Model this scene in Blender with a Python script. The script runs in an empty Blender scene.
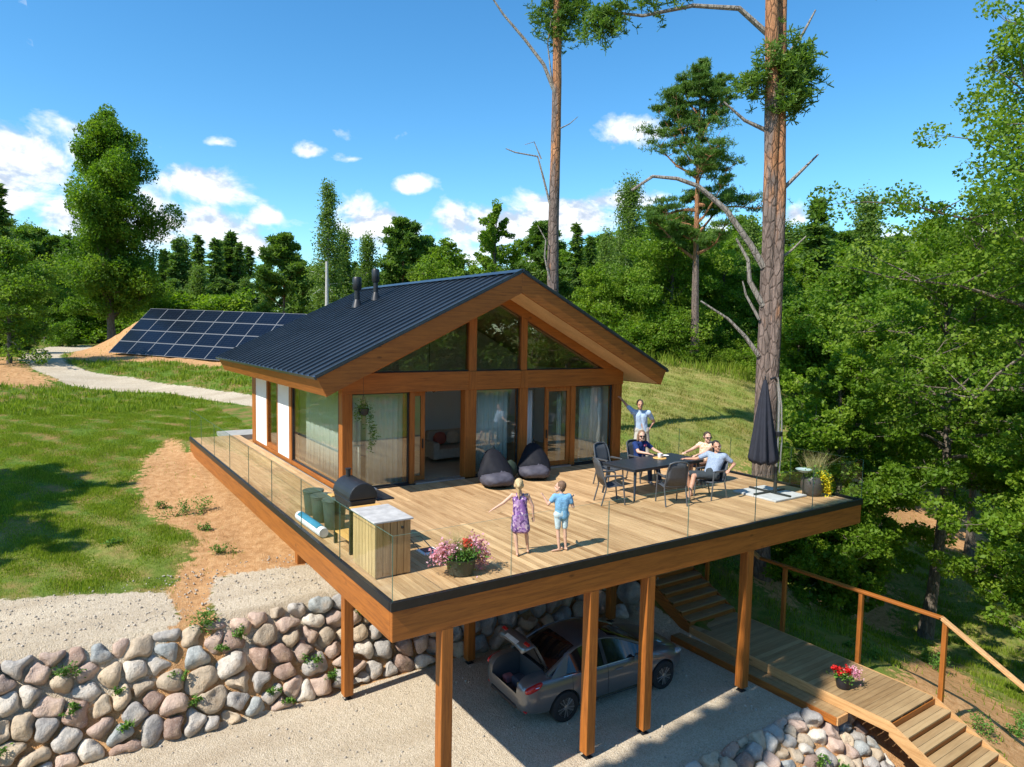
import bpy, math, random
import numpy as np
from mathutils import Vector, Matrix
rng = np.random.default_rng(11)
random.seed(5)
sc = bpy.context.scene
COL = sc.collection
PI = math.pi
R = math.radians

# ------------------------------------------------------------------ helpers
WM = {}                                    # location of every thing (things built here are not rotated)
def tag(o, label=None, cat=None, group=None, kind=None):
    if label: o['label'] = label
    if cat: o['category'] = cat
    if group: o['group'] = group
    if kind: o['kind'] = kind
    return o
def thing(name, label, cat, loc=(0, 0, 0), group=None, rz=0.0, kind=None):
    o = bpy.data.objects.new(name, None); COL.objects.link(o)
    o.empty_display_size = .1
    o.location = loc; o.rotation_euler = (0, 0, rz)
    WM[o.name] = Vector(loc)
    return tag(o, label, cat, group, kind)
def root_of(o):
    while o.parent: o = o.parent
    return o
def copy_tree(o, parent=None):
    c = o.copy(); COL.objects.link(c); c.parent = parent
    for ch in list(o.children): copy_tree(ch, c)
    return c
def link_mesh(name, me, mats, parent=None, local=False):
    for m in (mats if isinstance(mats, (list, tuple)) else [mats]): me.materials.append(m)
    o = bpy.data.objects.new(name, me); COL.objects.link(o)
    if parent is not None:
        o.parent = parent
        if not local:
            off = WM.get(root_of(parent).name, Vector((0, 0, 0)))
            if off.length > 0: me.transform(Matrix.Translation(-off))
    return o
def np_mesh(name, V, F, smooth=False, attrs=None, mat_idx=None):
    """V (n,3), F (m,k) arrays -> mesh"""
    me = bpy.data.meshes.new(name)
    V = np.asarray(V, np.float32); F = np.asarray(F, np.int32)
    n, (m, k) = len(V), F.shape
    me.vertices.add(n); me.vertices.foreach_set('co', V.ravel())
    me.loops.add(m * k); me.loops.foreach_set('vertex_index', F.ravel())
    me.polygons.add(m); me.polygons.foreach_set('loop_start', np.arange(0, m * k, k, dtype=np.int32))
    me.polygons.foreach_set('loop_total', np.full(m, k, np.int32))
    if smooth: me.polygons.foreach_set('use_smooth', np.ones(m, bool))
    if mat_idx is not None: me.polygons.foreach_set('material_index', np.asarray(mat_idx, np.int32))
    me.update(calc_edges=True)
    for a, val in (attrs or {}).items():
        at = me.attributes.new(a, 'FLOAT', 'POINT'); at.data.foreach_set('value', np.asarray(val, np.float32))
    return me

class MB:
    def __init__(s): s.v = []; s.f = []; s.m = []; s.sm = []; s.att = []; s.tint = .5
    def add(s, V, F, mat=0, smooth=False):
        b = len(s.v); s.v.extend([tuple(p) for p in V]); s.att.extend([s.tint] * len(V))
        for f in F: s.f.append(tuple(i + b for i in f)); s.m.append(mat); s.sm.append(smooth)
        return s
    def frame(s, c, X, Y, Z, mat=0):
        c, X, Y, Z = map(Vector, (c, X, Y, Z))
        V = [c + X * i + Y * j + Z * k for k in (-.5, .5) for j in (-.5, .5) for i in (-.5, .5)]
        F = [(0, 2, 3, 1), (4, 5, 7, 6), (0, 1, 5, 4), (2, 6, 7, 3), (0, 4, 6, 2), (1, 3, 7, 5)]
        return s.add(V, F, mat)
    def box(s, x0, x1, y0, y1, z0, z1, mat=0):
        return s.frame(((x0+x1)/2, (y0+y1)/2, (z0+z1)/2), (x1-x0, 0, 0), (0, y1-y0, 0), (0, 0, z1-z0), mat)
    def beam(s, a, b, w, h, up=(0, 0, 1), mat=0):
        a, b, up = Vector(a), Vector(b), Vector(up); d = b - a; X = d.cross(up)
        if X.length < 1e-6: X = d.cross(Vector((0, 1, 0)))
        X.normalize(); Z = X.cross(d).normalized()
        return s.frame((a + b) / 2, X * w, d, Z * h, mat)
    def prism(s, pts, ext, mat=0):
        """closed polygon pts extruded by the vector ext"""
        n = len(pts); P = [Vector(p) for p in pts]; e = Vector(ext)
        nrm = sum((P[i].cross(P[(i+1) % n]) for i in range(n)), Vector())
        flip = nrm.dot(e) > 0
        F = [tuple(range(n))[::-1] if flip else tuple(range(n)), tuple(range(n, 2*n)) if flip else tuple(range(n, 2*n))[::-1]]
        for i in range(n):
            j = (i+1) % n; q = (i, j, n+j, n+i); F.append(q if flip else q[::-1])
        return s.add(P + [p + e for p in P], F, mat)
    def tube(s, pts, rad, seg=8, mat=0, smooth=True, caps=True):
        P = [Vector(p) for p in pts]; n = len(P)
        if not hasattr(rad, '__len__'): rad = [rad] * n
        V = []; F = []; prev = None
        for i in range(n):
            t = (P[min(i+1, n-1)] - P[max(i-1, 0)]).normalized()
            if prev is None:
                a = Vector((0, 0, 1)) if abs(t.z) < .9 else Vector((1, 0, 0)); u = t.cross(a).normalized()
            else:
                u = (prev - t * prev.dot(t)); u = u.normalized() if u.length > 1e-6 else t.orthogonal().normalized()
            prev = u; w = t.cross(u)
            for k in range(seg):
                an = 2*PI*k/seg; V.append(P[i] + (u*math.cos(an) + w*math.sin(an)) * rad[i])
        for i in range(n-1):
            for k in range(seg):
                a = i*seg + k; b = i*seg + (k+1) % seg; F.append((a, b, b+seg, a+seg))
        s.add(V, F, mat, smooth)
        if caps:
            b = len(s.v) - n*seg
            s.f.append(tuple(b + k for k in range(seg))[::-1]); s.m.append(mat); s.sm.append(False)
            s.f.append(tuple(b + (n-1)*seg + k for k in range(seg))); s.m.append(mat); s.sm.append(False)
        return s
    def lathe(s, prof, c=(0, 0, 0), seg=24, mat=0, axis='Z', sx=1, sy=1):
        c = Vector(c); V = []; F = []; n = len(prof)
        for r_, z in prof:
            for k in range(seg):
                a = 2*PI*k/seg; p = (r_*math.cos(a)*sx, r_*math.sin(a)*sy, z)
                if axis == 'Y': p = (p[0], -p[2], p[1])
                if axis == 'X': p = (p[2], p[1], -p[0])
                V.append(c + Vector(p))
        for i in range(n-1):
            for k in range(seg):
                a = i*seg + k; b = i*seg + (k+1) % seg; F.append((a, b, b+seg, a+seg))
        F.append(tuple(range(seg))[::-1]); F.append(tuple((n-1)*seg + k for k in range(seg)))
        return s.add(V, F, mat, True)
    def build(s, name, mats, parent=None, bevel=0, local=False, seg=1, auto=True, subsurf=0):
        me = bpy.data.meshes.new(name); me.from_pydata(s.v, [], s.f)
        me.polygons.foreach_set('material_index', s.m); me.polygons.foreach_set('use_smooth', s.sm)
        at = me.attributes.new('tint', 'FLOAT', 'POINT'); at.data.foreach_set('value', s.att)
        me.update()
        o = link_mesh(name, me, mats, parent, local)
        if any(s.sm) and auto: me.set_sharp_from_angle(angle=R(40))
        if bevel:
            b = o.modifiers.new('b', 'BEVEL'); b.width = bevel; b.segments = seg; b.limit_method = 'ANGLE'; b.angle_limit = R(40)
        if subsurf:
            b = o.modifiers.new('s', 'SUBSURF'); b.levels = subsurf; b.render_levels = subsurf
        return o

def ico(level):
    import bmesh
    bm = bmesh.new(); bmesh.ops.create_icosphere(bm, subdivisions=level, radius=1)
    V = np.array([v.co[:] for v in bm.verts]); F = np.array([[v.index for v in f.verts] for f in bm.faces]); bm.free()
    return V, F

# ------------------------------------------------------------------ materials
class NT:
    def __init__(s, name):
        s.m = bpy.data.materials.new(name); s.m.use_nodes = True; s.t = s.m.node_tree; s.t.nodes.clear()
        s.out = s.n('ShaderNodeOutputMaterial')
    def n(s, typ, **kw):
        nd = s.t.nodes.new(typ)
        for k, v in kw.items(): setattr(nd, k, v)
        return nd
    def l(s, a, b): s.t.links.new(a, b)
    def val(s, sock, v):
        if hasattr(v, 'is_output') or hasattr(v, 'links'): s.l(v, sock)
        else: sock.default_value = v
    def noise(s, vec, scale, detail=4, rough=.55, dist=0):
        n = s.n('ShaderNodeTexNoise'); n.inputs['Scale'].default_value = scale; n.inputs['Detail'].default_value = detail
        n.inputs['Roughness'].default_value = rough; n.inputs['Distortion'].default_value = dist
        if vec is not None: s.l(vec, n.inputs['Vector'])
        return n.outputs['Fac']
    def ramp(s, fac, stops, interp='LINEAR'):
        r = s.n('ShaderNodeValToRGB'); s.l(fac, r.inputs[0]); cr = r.color_ramp; cr.interpolation = interp
        while len(cr.elements) > 1: cr.elements.remove(cr.elements[-1])
        cr.elements[0].position = stops[0][0]; cr.elements[0].color = (*stops[0][1], 1) if len(stops[0][1]) == 3 else stops[0][1]
        for p, c in stops[1:]:
            e = cr.elements.new(p); e.color = (*c, 1) if len(c) == 3 else c
        return r.outputs[0]
    def coord(s, kind='Object', scale=(1, 1, 1), rot=(0, 0, 0)):
        c = s.n('ShaderNodeTexCoord').outputs[kind]
        m = s.n('ShaderNodeMapping'); s.l(c, m.inputs[0]); m.inputs['Scale'].default_value = scale; m.inputs['Rotation'].default_value = rot
        return m.outputs[0]
    def pos(s, scale=(1, 1, 1)):
        c = s.n('ShaderNodeNewGeometry').outputs['Position']
        m = s.n('ShaderNodeMapping'); s.l(c, m.inputs[0]); m.inputs['Scale'].default_value = scale
        return m.outputs[0]
    def attr(s, name): return s.n('ShaderNodeAttribute', attribute_name=name).outputs['Fac']
    def math(s, op, a, b=0., c=None, clamp=False):
        m = s.n('ShaderNodeMath', operation=op, use_clamp=clamp); s.val(m.inputs[0], a); s.val(m.inputs[1], b)
        if c is not None: s.val(m.inputs[2], c)
        return m.outputs[0]
    def mix(s, fac, a, b, blend='MIX'):
        m = s.n('ShaderNodeMix', data_type='RGBA', blend_type=blend); s.val(m.inputs[0], fac)
        for sk, v in ((m.inputs[6], a), (m.inputs[7], b)):
            if isinstance(v, tuple): sk.default_value = (*v, 1) if len(v) == 3 else v
            else: s.l(v, sk)
        return m.outputs[2]
    def bump(s, h, strength=.3, dist=.02):
        b = s.n('ShaderNodeBump'); b.inputs['Strength'].default_value = strength; b.inputs['Distance'].default_value = dist
        s.l(h, b.inputs['Height']); return b.outputs[0]
    def principled(s, col, rough=.6, metal=0, spec=.5, normal=None, **kw):
        p = s.n('ShaderNodeBsdfPrincipled')
        if isinstance(col, tuple): p.inputs['Base Color'].default_value = (*col, 1)
        else: s.l(col, p.inputs['Base Color'])
        s.val(p.inputs['Roughness'], rough); s.val(p.inputs['Metallic'], metal); p.inputs['Specular IOR Level'].default_value = spec
        if normal is not None: s.l(normal, p.inputs['Normal'])
        for k, v in kw.items(): s.val(p.inputs[k], v)
        s.l(p.outputs[0], s.out.inputs[0]); return p

def plain(name, col, rough=.5, metal=0, var=.12, scale=8, bump=0, spec=.5, **kw):
    t = NT(name); c = t.coord('Object'); n = t.noise(c, scale)
    d = tuple(x*(1-var) for x in col); b = tuple(min(1, x*(1+var)) for x in col)
    colr = t.ramp(n, [(.3, d), (.7, b)])
    nm = t.bump(t.noise(c, scale*6), .3, bump) if bump else None
    t.principled(colr, rough, metal, spec, nm, **kw); return t.m
def wood(name, a, b, axis='X', dens=1.0, rough=.5, rot=(0, 0, 0), knots=True, spec=.4):
    t = NT(name); s = {'X': (.35, 6, 6), 'Y': (6, .35, 6), 'Z': (6, 6, .35)}[axis]
    s = tuple(v*dens for v in s)
    c = t.coord('Object', s, rot); n1 = t.noise(c, 3.2, 8, .65, .6); n2 = t.noise(c, 18, 3)
    f = t.math('ADD', t.math('MULTIPLY', n1, .75), t.math('MULTIPLY', n2, .25))
    lam = t.noise(t.coord('Object', tuple(v*.16 for v in s), rot), 1.3, 2)
    col = t.ramp(f, [(.32, a), (.55, b), (.72, tuple(min(1, x*1.18) for x in b))])
    col = t.mix(t.ramp(lam, [(.4, (0, 0, 0)), (.62, (.35, .35, .35))]), col, tuple(x*.62 for x in b))
    if knots:
        v = t.n('ShaderNodeTexVoronoi'); t.l(t.coord('Object', tuple(max(.9, x*.35) for x in s), rot), v.inputs['Vector']); v.inputs['Scale'].default_value = 1.3
        k = t.ramp(v.outputs['Distance'], [(.03, (1, 1, 1)), (.1, (0, 0, 0))])
        col = t.mix(t.math('MULTIPLY', k, .6), col, tuple(x*.3 for x in a))
    t.principled(col, rough, 0, spec, t.bump(f, .25, .004)); return t.m

OR1, OR2 = (.17, .050, .010), (.41, .135, .022)
M = {}
M['woodX'] = wood('stained_wood_x', OR1, OR2, 'X'); M['woodY'] = wood('stained_wood_y', OR1, OR2, 'Y'); M['woodZ'] = wood('stained_wood_z', OR1, OR2, 'Z')
SL = math.atan(.486)
M['woodL'] = wood('stained_wood_left_slope', OR1, OR2, 'X', rot=(0, SL, 0)); M['woodR'] = wood('stained_wood_right_slope', OR1, OR2, 'X', rot=(0, -SL, 0))
M['soffit'] = wood('pale_soffit_wood', (.62, .40, .20), (.80, .56, .31), 'X', 2, .7, knots=False)
M['rail_wood'] = wood('raw_rail_wood', (.40, .19, .06), (.66, .38, .16), 'Y', 1.0, .7)
M['cabinet'] = wood('cabinet_wood', (.40, .25, .09), (.62, .44, .20), 'Z', 1.6, .7)
M['cabinetB'] = wood('cabinet_wood_brown', (.28, .15, .05), (.48, .29, .12), 'Z', 1.6, .7)
M['white'] = plain('white_render', (.82, .81, .78), .8, var=.03, scale=3)
M['inner'] = plain('interior_white', (.75, .74, .71), .9, var=.03, scale=2)
M['black'] = plain('black_metal', (.018, .019, .021), .45, 0, .2)
M['blacktrim'] = plain('black_channel', (.02, .021, .022), .4, .4, .2)
M['alu'] = plain('brushed_aluminium', (.62, .63, .64), .35, .9, .06)
M['concrete'] = plain('pale_concrete', (.36, .35, .32), .9, var=.15, scale=3, bump=.004)
M['floorwood'] = wood('interior_floor_boards', (.30, .21, .13), (.45, .33, .21), 'X', 1.3, .5)
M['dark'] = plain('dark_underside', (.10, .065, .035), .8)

def deck_material(name, col_lo, col_hi, axis='Y'):
    t = NT(name); s = (7, .5, 7) if axis == 'Y' else (.5, 7, 7)
    c = t.coord('Object', s); n = t.noise(c, 3, 8, .65, .4); tn = t.attr('tint')
    f = t.math('ADD', t.math('MULTIPLY', n, .62), t.math('MULTIPLY', tn, .38))
    col = t.ramp(f, [(.25, col_lo), (.48, tuple((a+b)/2 for a, b in zip(col_lo, col_hi))), (.72, col_hi)])
    st = t.noise(t.coord('Object', (.35, .22, 1)), 1.6, 5, .6)
    col = t.mix(t.ramp(st, [(.50, (0, 0, 0)), (.72, (.5, .5, .5))]), col, tuple(x*y for x, y in zip(col_lo, (.85, .9, 1.0))))
    t.principled(col, .62, 0, .35, t.bump(n, .3, .004)); return t.m
M['deck'] = deck_material('weathered_deck_boards', (.26, .132, .050), (.71, .480, .250))
M['boardwalk'] = deck_material('boardwalk_boards', (.22, .13, .055), (.46, .32, .16), 'X')

def glass_mat(name, tint=(.93, .97, .95), refl=1.0, base=.0, rough=0.0):
    t = NT(name); tr = t.n('ShaderNodeBsdfTransparent'); tr.inputs[0].default_value = (*tint, 1)
    gl = t.n('ShaderNodeBsdfGlossy'); gl.inputs['Roughness'].default_value = rough; gl.inputs[0].default_value = (1, 1, 1, 1)
    ge = t.n('ShaderNodeNewGeometry'); dt = t.n('ShaderNodeVectorMath', operation='DOT_PRODUCT'); t.l(ge.outputs['Incoming'], dt.inputs[0]); t.l(ge.outputs['Normal'], dt.inputs[1])
    sch = t.math('MULTIPLY_ADD', t.math('POWER', t.math('SUBTRACT', 1.0, t.math('ABSOLUTE', dt.outputs['Value']), clamp=True), 5.0), .96, .04)
    f = t.math('MULTIPLY_ADD', sch, refl, base, clamp=True)
    mx = t.n('ShaderNodeMixShader'); t.l(f, mx.inputs[0]); t.l(tr.outputs[0], mx.inputs[1]); t.l(gl.outputs[0], mx.inputs[2])
    t.l(mx.outputs[0], t.out.inputs[0]); return t.m
M['rail_glass'] = glass_mat('railing_glass', (.975, .988, .98), .42, .0)
M['pane'] = glass_mat('window_pane', (.92, .96, .93), 1.0, .055)
M['pane_dark'] = glass_mat('gable_glass', (.68, .74, .70), 1.1, .07)
M['edge_glass'] = plain('green_glass_edge', (.10, .22, .17), .15, 0, .05)
CP=np.array([
# shelf under / left of the deck
(-30,6,-2.1),(-22,5.6,-2),(-15,5.6,-1.98),(-9,5.6,-1.97),(-4,5.6,-1.95),(0,5.6,-1.95),(4,5.6,-1.95),(8,5.6,-1.95),
(-15,8.3,-1.85),(-8,8,-1.8),(-4,8,-1.78),(0,8,-1.74),(4,8,-1.6),(8,8,-1.5),
(-15,13,-1.1),(-6,13,-1.15),(-2,13,-1.1),(1,13,-1.05),(6,12,-.9),(10,12,-.8),
(-15,18,-.4),(-6,18,-.62),(-1,17.8,-.56),(1,17.8,-.3),(3,18.5,-.05),(8,18,-.1),(12,16,-.25),
(-3,22,-.15),(4.05,26.4,.3),(-7,28,.35),(.4,34,.75),(-3.7,39,1.6),(-20,35,1.6),(-.9,43.5,1.95),(3,38,1.9),(6.6,31.5,1.7),(12,28,1.2),
(-5.5,55,1.8),(-8,70,2),(5,60,2.2),(15,45,2.4),(-30,60,2.4),(20,60,3),
# meadow on the right
(14,14,-.45),(14,10,-1.0),(19,14.3,-.7),(24,14.3,-.85),(36,14.4,-1.5),(31,23,1.7),(20,24,.7),(25,35,2.8),(45,32,2.4),(40,22,1.0),(12.5,7.5,-1.5),(30,18,.1),(25,11,-2.2),
# right valley
(13.2,3.15,-3.05),(14,5.5,-2.4),(10.9,2.4,-3.5),(10.9,-1,-3.6),(10.9,4.5,-2.7),(10.9,6,-2.0),(11,-3,-3.95),(12.85,-1.48,-4.1),(13.46,-2.59,-4.5),
(17.1,6.1,-5.0),(17.4,1.2,-5.5),(18,9.5,-3.2),(21,7.5,-4.9),(25,3,-6.1),(31,8,-5.4),(36,11.7,-4.3),(45,12,-3.8),(45,0,-6.5),(30,-8,-7),(15,-8,-6.2),(10,-5.5,-4.9),
(60,25,-.5),(60,10,-3),(80,40,2),(75,-10,-5),
(8,-8,-6),(-4,-12,-4),(-20,-10,-3.9),(-30,20,0)],float)
def _tps(r2): return np.where(r2>0,.5*r2*np.log(r2+1e-12),0)
_n=len(CP);_d=CP[:,None,:2]-CP[None,:,:2]
_K=_tps((_d**2).sum(-1))+np.eye(_n)*.6
_Pm=np.c_[np.ones(_n),CP[:,:2]]
_w=np.linalg.solve(np.block([[_K,_Pm],[_Pm.T,np.zeros((3,3))]]),np.r_[CP[:,2],0,0,0])
def sst(a,b,x): 
    t=np.clip((x-a)/(b-a),0,1);return t*t*(3-2*t)
AX=np.array([-.93,44.3]);RD=np.array([.535,-.845]);UD=np.array([.845,.535])
def H(x,y):
    x=np.asarray(x,float);y=np.asarray(y,float)
    # clamp far away
    cx,cy=np.clip(x,-32,82),np.clip(y,-13,72)
    p=np.stack([cx,cy],-1)
    B=_w[_n]+_w[_n+1]*cx+_w[_n+2]*cy
    for i in range(_n): B=B+_w[i]*_tps((cx-CP[i,0])**2+(cy-CP[i,1])**2)
    far=np.hypot(x-cx,y-cy); B=B+sst(0,60,far)*(2.3-B)
    # mound behind the solar panels
    a=(x-AX[0])*RD[0]+(y-AX[1])*RD[1]; b=(x-AX[0])*UD[0]+(y-AX[1])*UD[1]
    m=sst(-8.0,.4,a)*sst(30,18,a)*np.clip((b-.2)/3.4,0,1)*sst(13,5,b)
    B=B*(1-m)+m*(1.75+np.clip(b*.93,0,3.0))+.05*np.sin(x*1.3+.5)*np.sin(y*1.1)*sst(5,9,np.abs(x-5)+np.abs(y-4)*.6)
    # excavated gravel lot
    lot=np.where(y<-1.25,-3.72-np.clip((-1.25-y)*.62,0,2.6)*sst(4,6,x),-3.72)
    sh=1.3*sst(-1.0,-1.7,y)
    inX=1-sst(8.9,9.5,x-sh)
    yy=y-.06*np.sin(x*.9)
    ramp=np.clip((yy-4.7)/1.0,0,1)
    up=B
    z=np.where(y<4.7+.5,0,0)
    zl=lot*(1-ramp)+up*ramp
    zz=np.where(yy<4.7,lot,np.where(yy<5.7,zl,up))
    return zz*inX+B*(1-inX)
# ------------------------------------------------------------------ camera, sky, sun
CAMP = (0.592, 0.0748, 0.0183, -4.0096, -8.9925, 4.0)     # yaw, pitch, roll, x, y, z
FOC, PX, PY = 682.67, 512.0, 383.5
def cam_axes():
    yaw, pitch, roll = R(33.93), R(4.28), R(1.05)
    d = Vector((math.cos(pitch)*math.sin(yaw), math.cos(pitch)*math.cos(yaw), -math.sin(pitch)))
    r = Vector((math.cos(yaw), -math.sin(yaw), 0)); u = r.cross(d)
    return r*math.cos(roll) + u*math.sin(roll), -r*math.sin(roll) + u*math.cos(roll), d
CR, CU, CD = cam_axes(); CC = Vector(CAMP[3:])
cd = bpy.data.cameras.new('camera'); cam = bpy.data.objects.new('camera', cd); COL.objects.link(cam)
cd.sensor_width = 36; cd.lens = 24.0; cd.clip_end = 3000; cd.clip_start = .1
mw = Matrix((CR, CU, -CD)).transposed().to_4x4(); mw.translation = CC; cam.matrix_world = mw
sc.camera = cam
def at(px, py, dep): return CC + (CD + CR*((px-PX)/FOC) - CU*((py-PY)/FOC))*dep
def ground_at(px, dep):
    p = at(px, 327, dep); return float(p.x), float(p.y), float(H(p.x, p.y))

SUN_AZ, SUN_EL = R(5), R(48.5)      # light travels towards +X (slightly +Y)
sd = bpy.data.lights.new('sun', 'SUN'); sd.energy = 4.2; sd.angle = R(.53); sd.color = (1.0, .945, .86)
so = bpy.data.objects.new('sun', sd); COL.objects.link(so)
ld = Vector((math.cos(SUN_AZ)*math.cos(SUN_EL), math.sin(SUN_AZ)*math.cos(SUN_EL), -math.sin(SUN_EL)))
so.rotation_euler = ld.to_track_quat('-Z', 'Y').to_euler(); so.location = (-20, 0, 30)

w = bpy.data.worlds.new('World'); sc.world = w; w.use_nodes = True; nt = w.node_tree; nt.nodes.clear()
class WT(NT):
    def __init__(s, tree): s.t = tree; s.out = s.n('ShaderNodeOutputWorld')
W = WT(nt)
sky = W.n('ShaderNodeTexSky', sky_type='NISHITA', sun_disc=False, sun_elevation=SUN_EL, sun_rotation=math.atan2(-ld.x, -ld.y))
sky.altitude = 200; sky.air_density = 1.0; sky.dust_density = .15; sky.ozone_density = 3.0
SKYC = sky.outputs[0]
hs = W.n('ShaderNodeHueSaturation'); hs.inputs['Saturation'].default_value = 1.25; hs.inputs['Value'].default_value = 1.0; W.l(SKYC, hs.inputs['Color'])
skyc = W.mix(1.0, hs.outputs[0], (.80, 1.0, .97), 'MULTIPLY')
# clouds: patches around fixed compass directions, shaped by noise
dirv = W.n('ShaderNodeTexCoord').outputs['Generated']
def dirof(px, py):
    return (CD + CR*((px-PX)/FOC) - CU*((py-PY)/FOC)).normalized()
CL = []   # (px, py, half width px, half height px, weight)
for a in [(30, 165, 62, 42, 1.0), (-40, 190, 90, 55, 1.0), (75, 215, 60, 26, .9), (213, 190, 50, 34, .95), (200, 222, 80, 28, .9), (262, 218, 22, 14, .9), (240, 246, 80, 20, .75), (150, 236, 60, 22, .7),
          (220, 143, 20, 8, .68), (312, 152, 16, 7, .6), (354, 159, 26, 6, .55), (408, 188, 20, 12, .92), (384, 137, 30, 10, .5), (355, 212, 22, 20, .7), (380, 230, 50, 22, .9), (455, 218, 40, 26, 1.0), (500, 225, 66, 34, .95), (560, 218, 70, 26, .95), (620, 200, 46, 18, .95),
          (627, 137, 42, 20, 1.05), (795, 214, 20, 15, 1.0), (975, 234, 45, 18, .9), (900, 245, 50, 18, .8), (700, 245, 80, 20, .7), (1080, 240, 70, 30, .9), (-200, 200, 110, 50, .9), (1250, 170, 100, 40, .9), (480, 262, 120, 22, .7)]:
    px, py, hw, hh, wt = a; CL.append((dirof(px, py), hw/FOC, hh/FOC, wt))
mask = None
for d0, hw, hh, wt in CL:
    tx = Vector((d0.y, -d0.x, 0)).normalized(); tz = tx.cross(d0)
    if tz.z < 0: tz = -tz
    def dot(v):
        n = W.n('ShaderNodeVectorMath', operation='DOT_PRODUCT'); W.l(dirv, n.inputs[0]); n.inputs[1].default_value = v; return n.outputs['Value']
    f = dot(d0)
    X = W.math('MULTIPLY', W.math('DIVIDE', dot(tx), f), 1/hw); Y = W.math('MULTIPLY', W.math('DIVIDE', dot(tz), f), 1/hh)
    # flatter underside
    Y = W.math('MULTIPLY', Y, W.math('MULTIPLY_ADD', W.math('LESS_THAN', Y, 0.), .35, 1.0))
    rr = W.math('ADD', W.math('MULTIPLY', X, X), W.math('MULTIPLY', Y, Y))
    g = W.math('MULTIPLY', W.math('SUBTRACT', 1.15, W.math('SQRT', rr)), wt)
    g = W.math('MULTIPLY', g, W.math('GREATER_THAN', f, .2))
    mask = g if mask is None else W.math('MAXIMUM', mask, g)
def nz(vec, scale, detail, rough, off=(0, 0, 0)):
    m = W.n('ShaderNodeMapping'); W.l(vec, m.inputs[0]); m.inputs['Location'].default_value = off; m.inputs['Scale'].default_value = (1, 1, 1.5)
    return W.noise(m.outputs[0], scale, detail, rough, .25)
n1 = nz(dirv, 12, 9, .57); n2 = nz(dirv, 12, 6, .57, (-.004*1, .002, -.018))
dens = W.math('ADD', W.math('MULTIPLY', mask, .95), W.math('MULTIPLY_ADD', n1, 3.0, -1.70))
cov = W.ramp(dens, [(.0, (0, 0, 0)), (.14, (.22,)*3), (.42, (.86,)*3), (.7, (1, 1, 1))])
lit = W.math('SUBTRACT', n1, n2)
shade = W.ramp(W.math('MULTIPLY_ADD', lit, 5.5, .60), [(.15, (.52, .60, .72)), (.5, (.84, .87, .92)), (.8, (1, 1, 1))])
cc = W.mix(1.0, shade, (5.3, 5.4, 5.55), 'MULTIPLY')
mixc = W.mix(cov, skyc, cc)
bg = W.n('ShaderNodeBackground'); bg.inputs['Strength'].default_value = .14; W.l(mixc, bg.inputs[0]); W.l(bg.outputs[0], W.out.inputs[0])

sc.view_settings.view_transform = 'Standard'; sc.view_settings.look = 'None'; sc.view_settings.gamma = 1; sc.view_settings.exposure = 0.70
sc.cycles.max_bounces = 8; sc.cycles.transparent_max_bounces = 24; sc.cycles.diffuse_bounces = 4; sc.cycles.glossy_bounces = 4; sc.cycles.transmission_bounces = 4
sc.cycles.use_denoising = True; sc.cycles.caustics_reflective = False; sc.cycles.caustics_refractive = False
# ------------------------------------------------------------------ terrain
POLY = {
'path': [(5.9, 24.1), (4.4, 27.4), (2.5, 30.7), (0.9, 33.9), (-0.4, 35.7), (-2.3, 37.1), (-3.4, 39.6), (-3.7, 45.4), (-2.3, 55.1), (-1.0, 60.8), (-1.2, 66.0), (-3.5, 67.6), (-5.5, 60.0), (-5.8, 42.8), (-4.9, 37.8), (-3.9, 35.4), (-3.5, 34.4), (-2.3, 33.1), (0.5, 31.4), (2.1, 28.2), (3.9, 25.4), (5.2, 22.0)],
'soil1': [(-0.5, 19.4), (-0.0, 17.5), (1.9, 18.0), (10, 18), (12.6, 8), (9.6, 7.2), (1.8, 7.3), (0.8, 7.0), (-1.0, 7.5), (-1.5, 6.0), (-1.6, 5.4), (-2.3, 5.4), (-2.1, 6.5), (-1.9, 7.8), (-1.0, 9.7), (-1.4, 10.8), (-1.9, 12.1), (-2.0, 14.4), (-1.5, 17.5)],
'soil2': [(-6.9, 46.7), (-4.9, 38.4), (-3.9, 35.6), (-3.9, 34.0), (-5.5, 33.2), (-8.3, 34.1), (-12, 42)],
'soil3': [(-3.4, 41.5), (-2.1, 59.2), (8, 52), (12, 38), (8, 31), (5.1, 33.6), (1.6, 38.8), (-1.9, 40.6)],
'soil4': [(36.4, 12.7), (39.4, 11.3), (38.9, 7.8), (35.9, 5.8), (30.9, 6.0), (27.5, 6.7), (28.8, 9.4), (32.3, 12.0)],
'soil5': [(12.4, 3.6), (22.6, 6.6), (23.6, 4.2), (19.6, 2.1), (19.5, 3.9), (12.8, 1.9)],
'soil6': [(15.4, 0.1), (21.2, 1.7), (16.6, -1.5), (15.1, -2.8), (11.8, -6.0), (10.8, -3.3), (12.0, -1.2)],
'soil7': [(46.6, 20.6), (37.0, 12.2), (36.4, 12.7), (39.5, 17.9)],
'soil8': [(13.5, 13), (15.5, 13.4), (20, 12.2), (26, 10.4), (26.5, 8.9), (20, 9.3), (14.3, 7.2), (12.8, 7.2)],
'dry': [(12, 22), (26.1, 26), (38, 23), (37, 16), (34.2, 13.8), (25.7, 10.2), (22.6, 9.3), (12.3, 7.5)],
'dryR': [(11, -7), (11, 7), (20, 9), (34, 7), (30, -6)],
'dryL': [(-9, 13.2), (-3.2, 12.6), (-1.2, 10.2), (-2.1, 7.2), (-5, 9.0), (-9, 9.0)],
'gravel1': [(-14, 8.6), (-5.1, 8.4), (-3.2, 7.7), (-2.1, 7.4), (-2.0, 5.9), (-2.6, 5.2), (-14, 5.0)],
'gravel2': [(-1.35, 6.6), (-1.0, 7.7), (0.8, 7.3), (3.0, 7.6), (9, 7.2), (9, 5.2), (-1.3, 5.2)],
}
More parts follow.
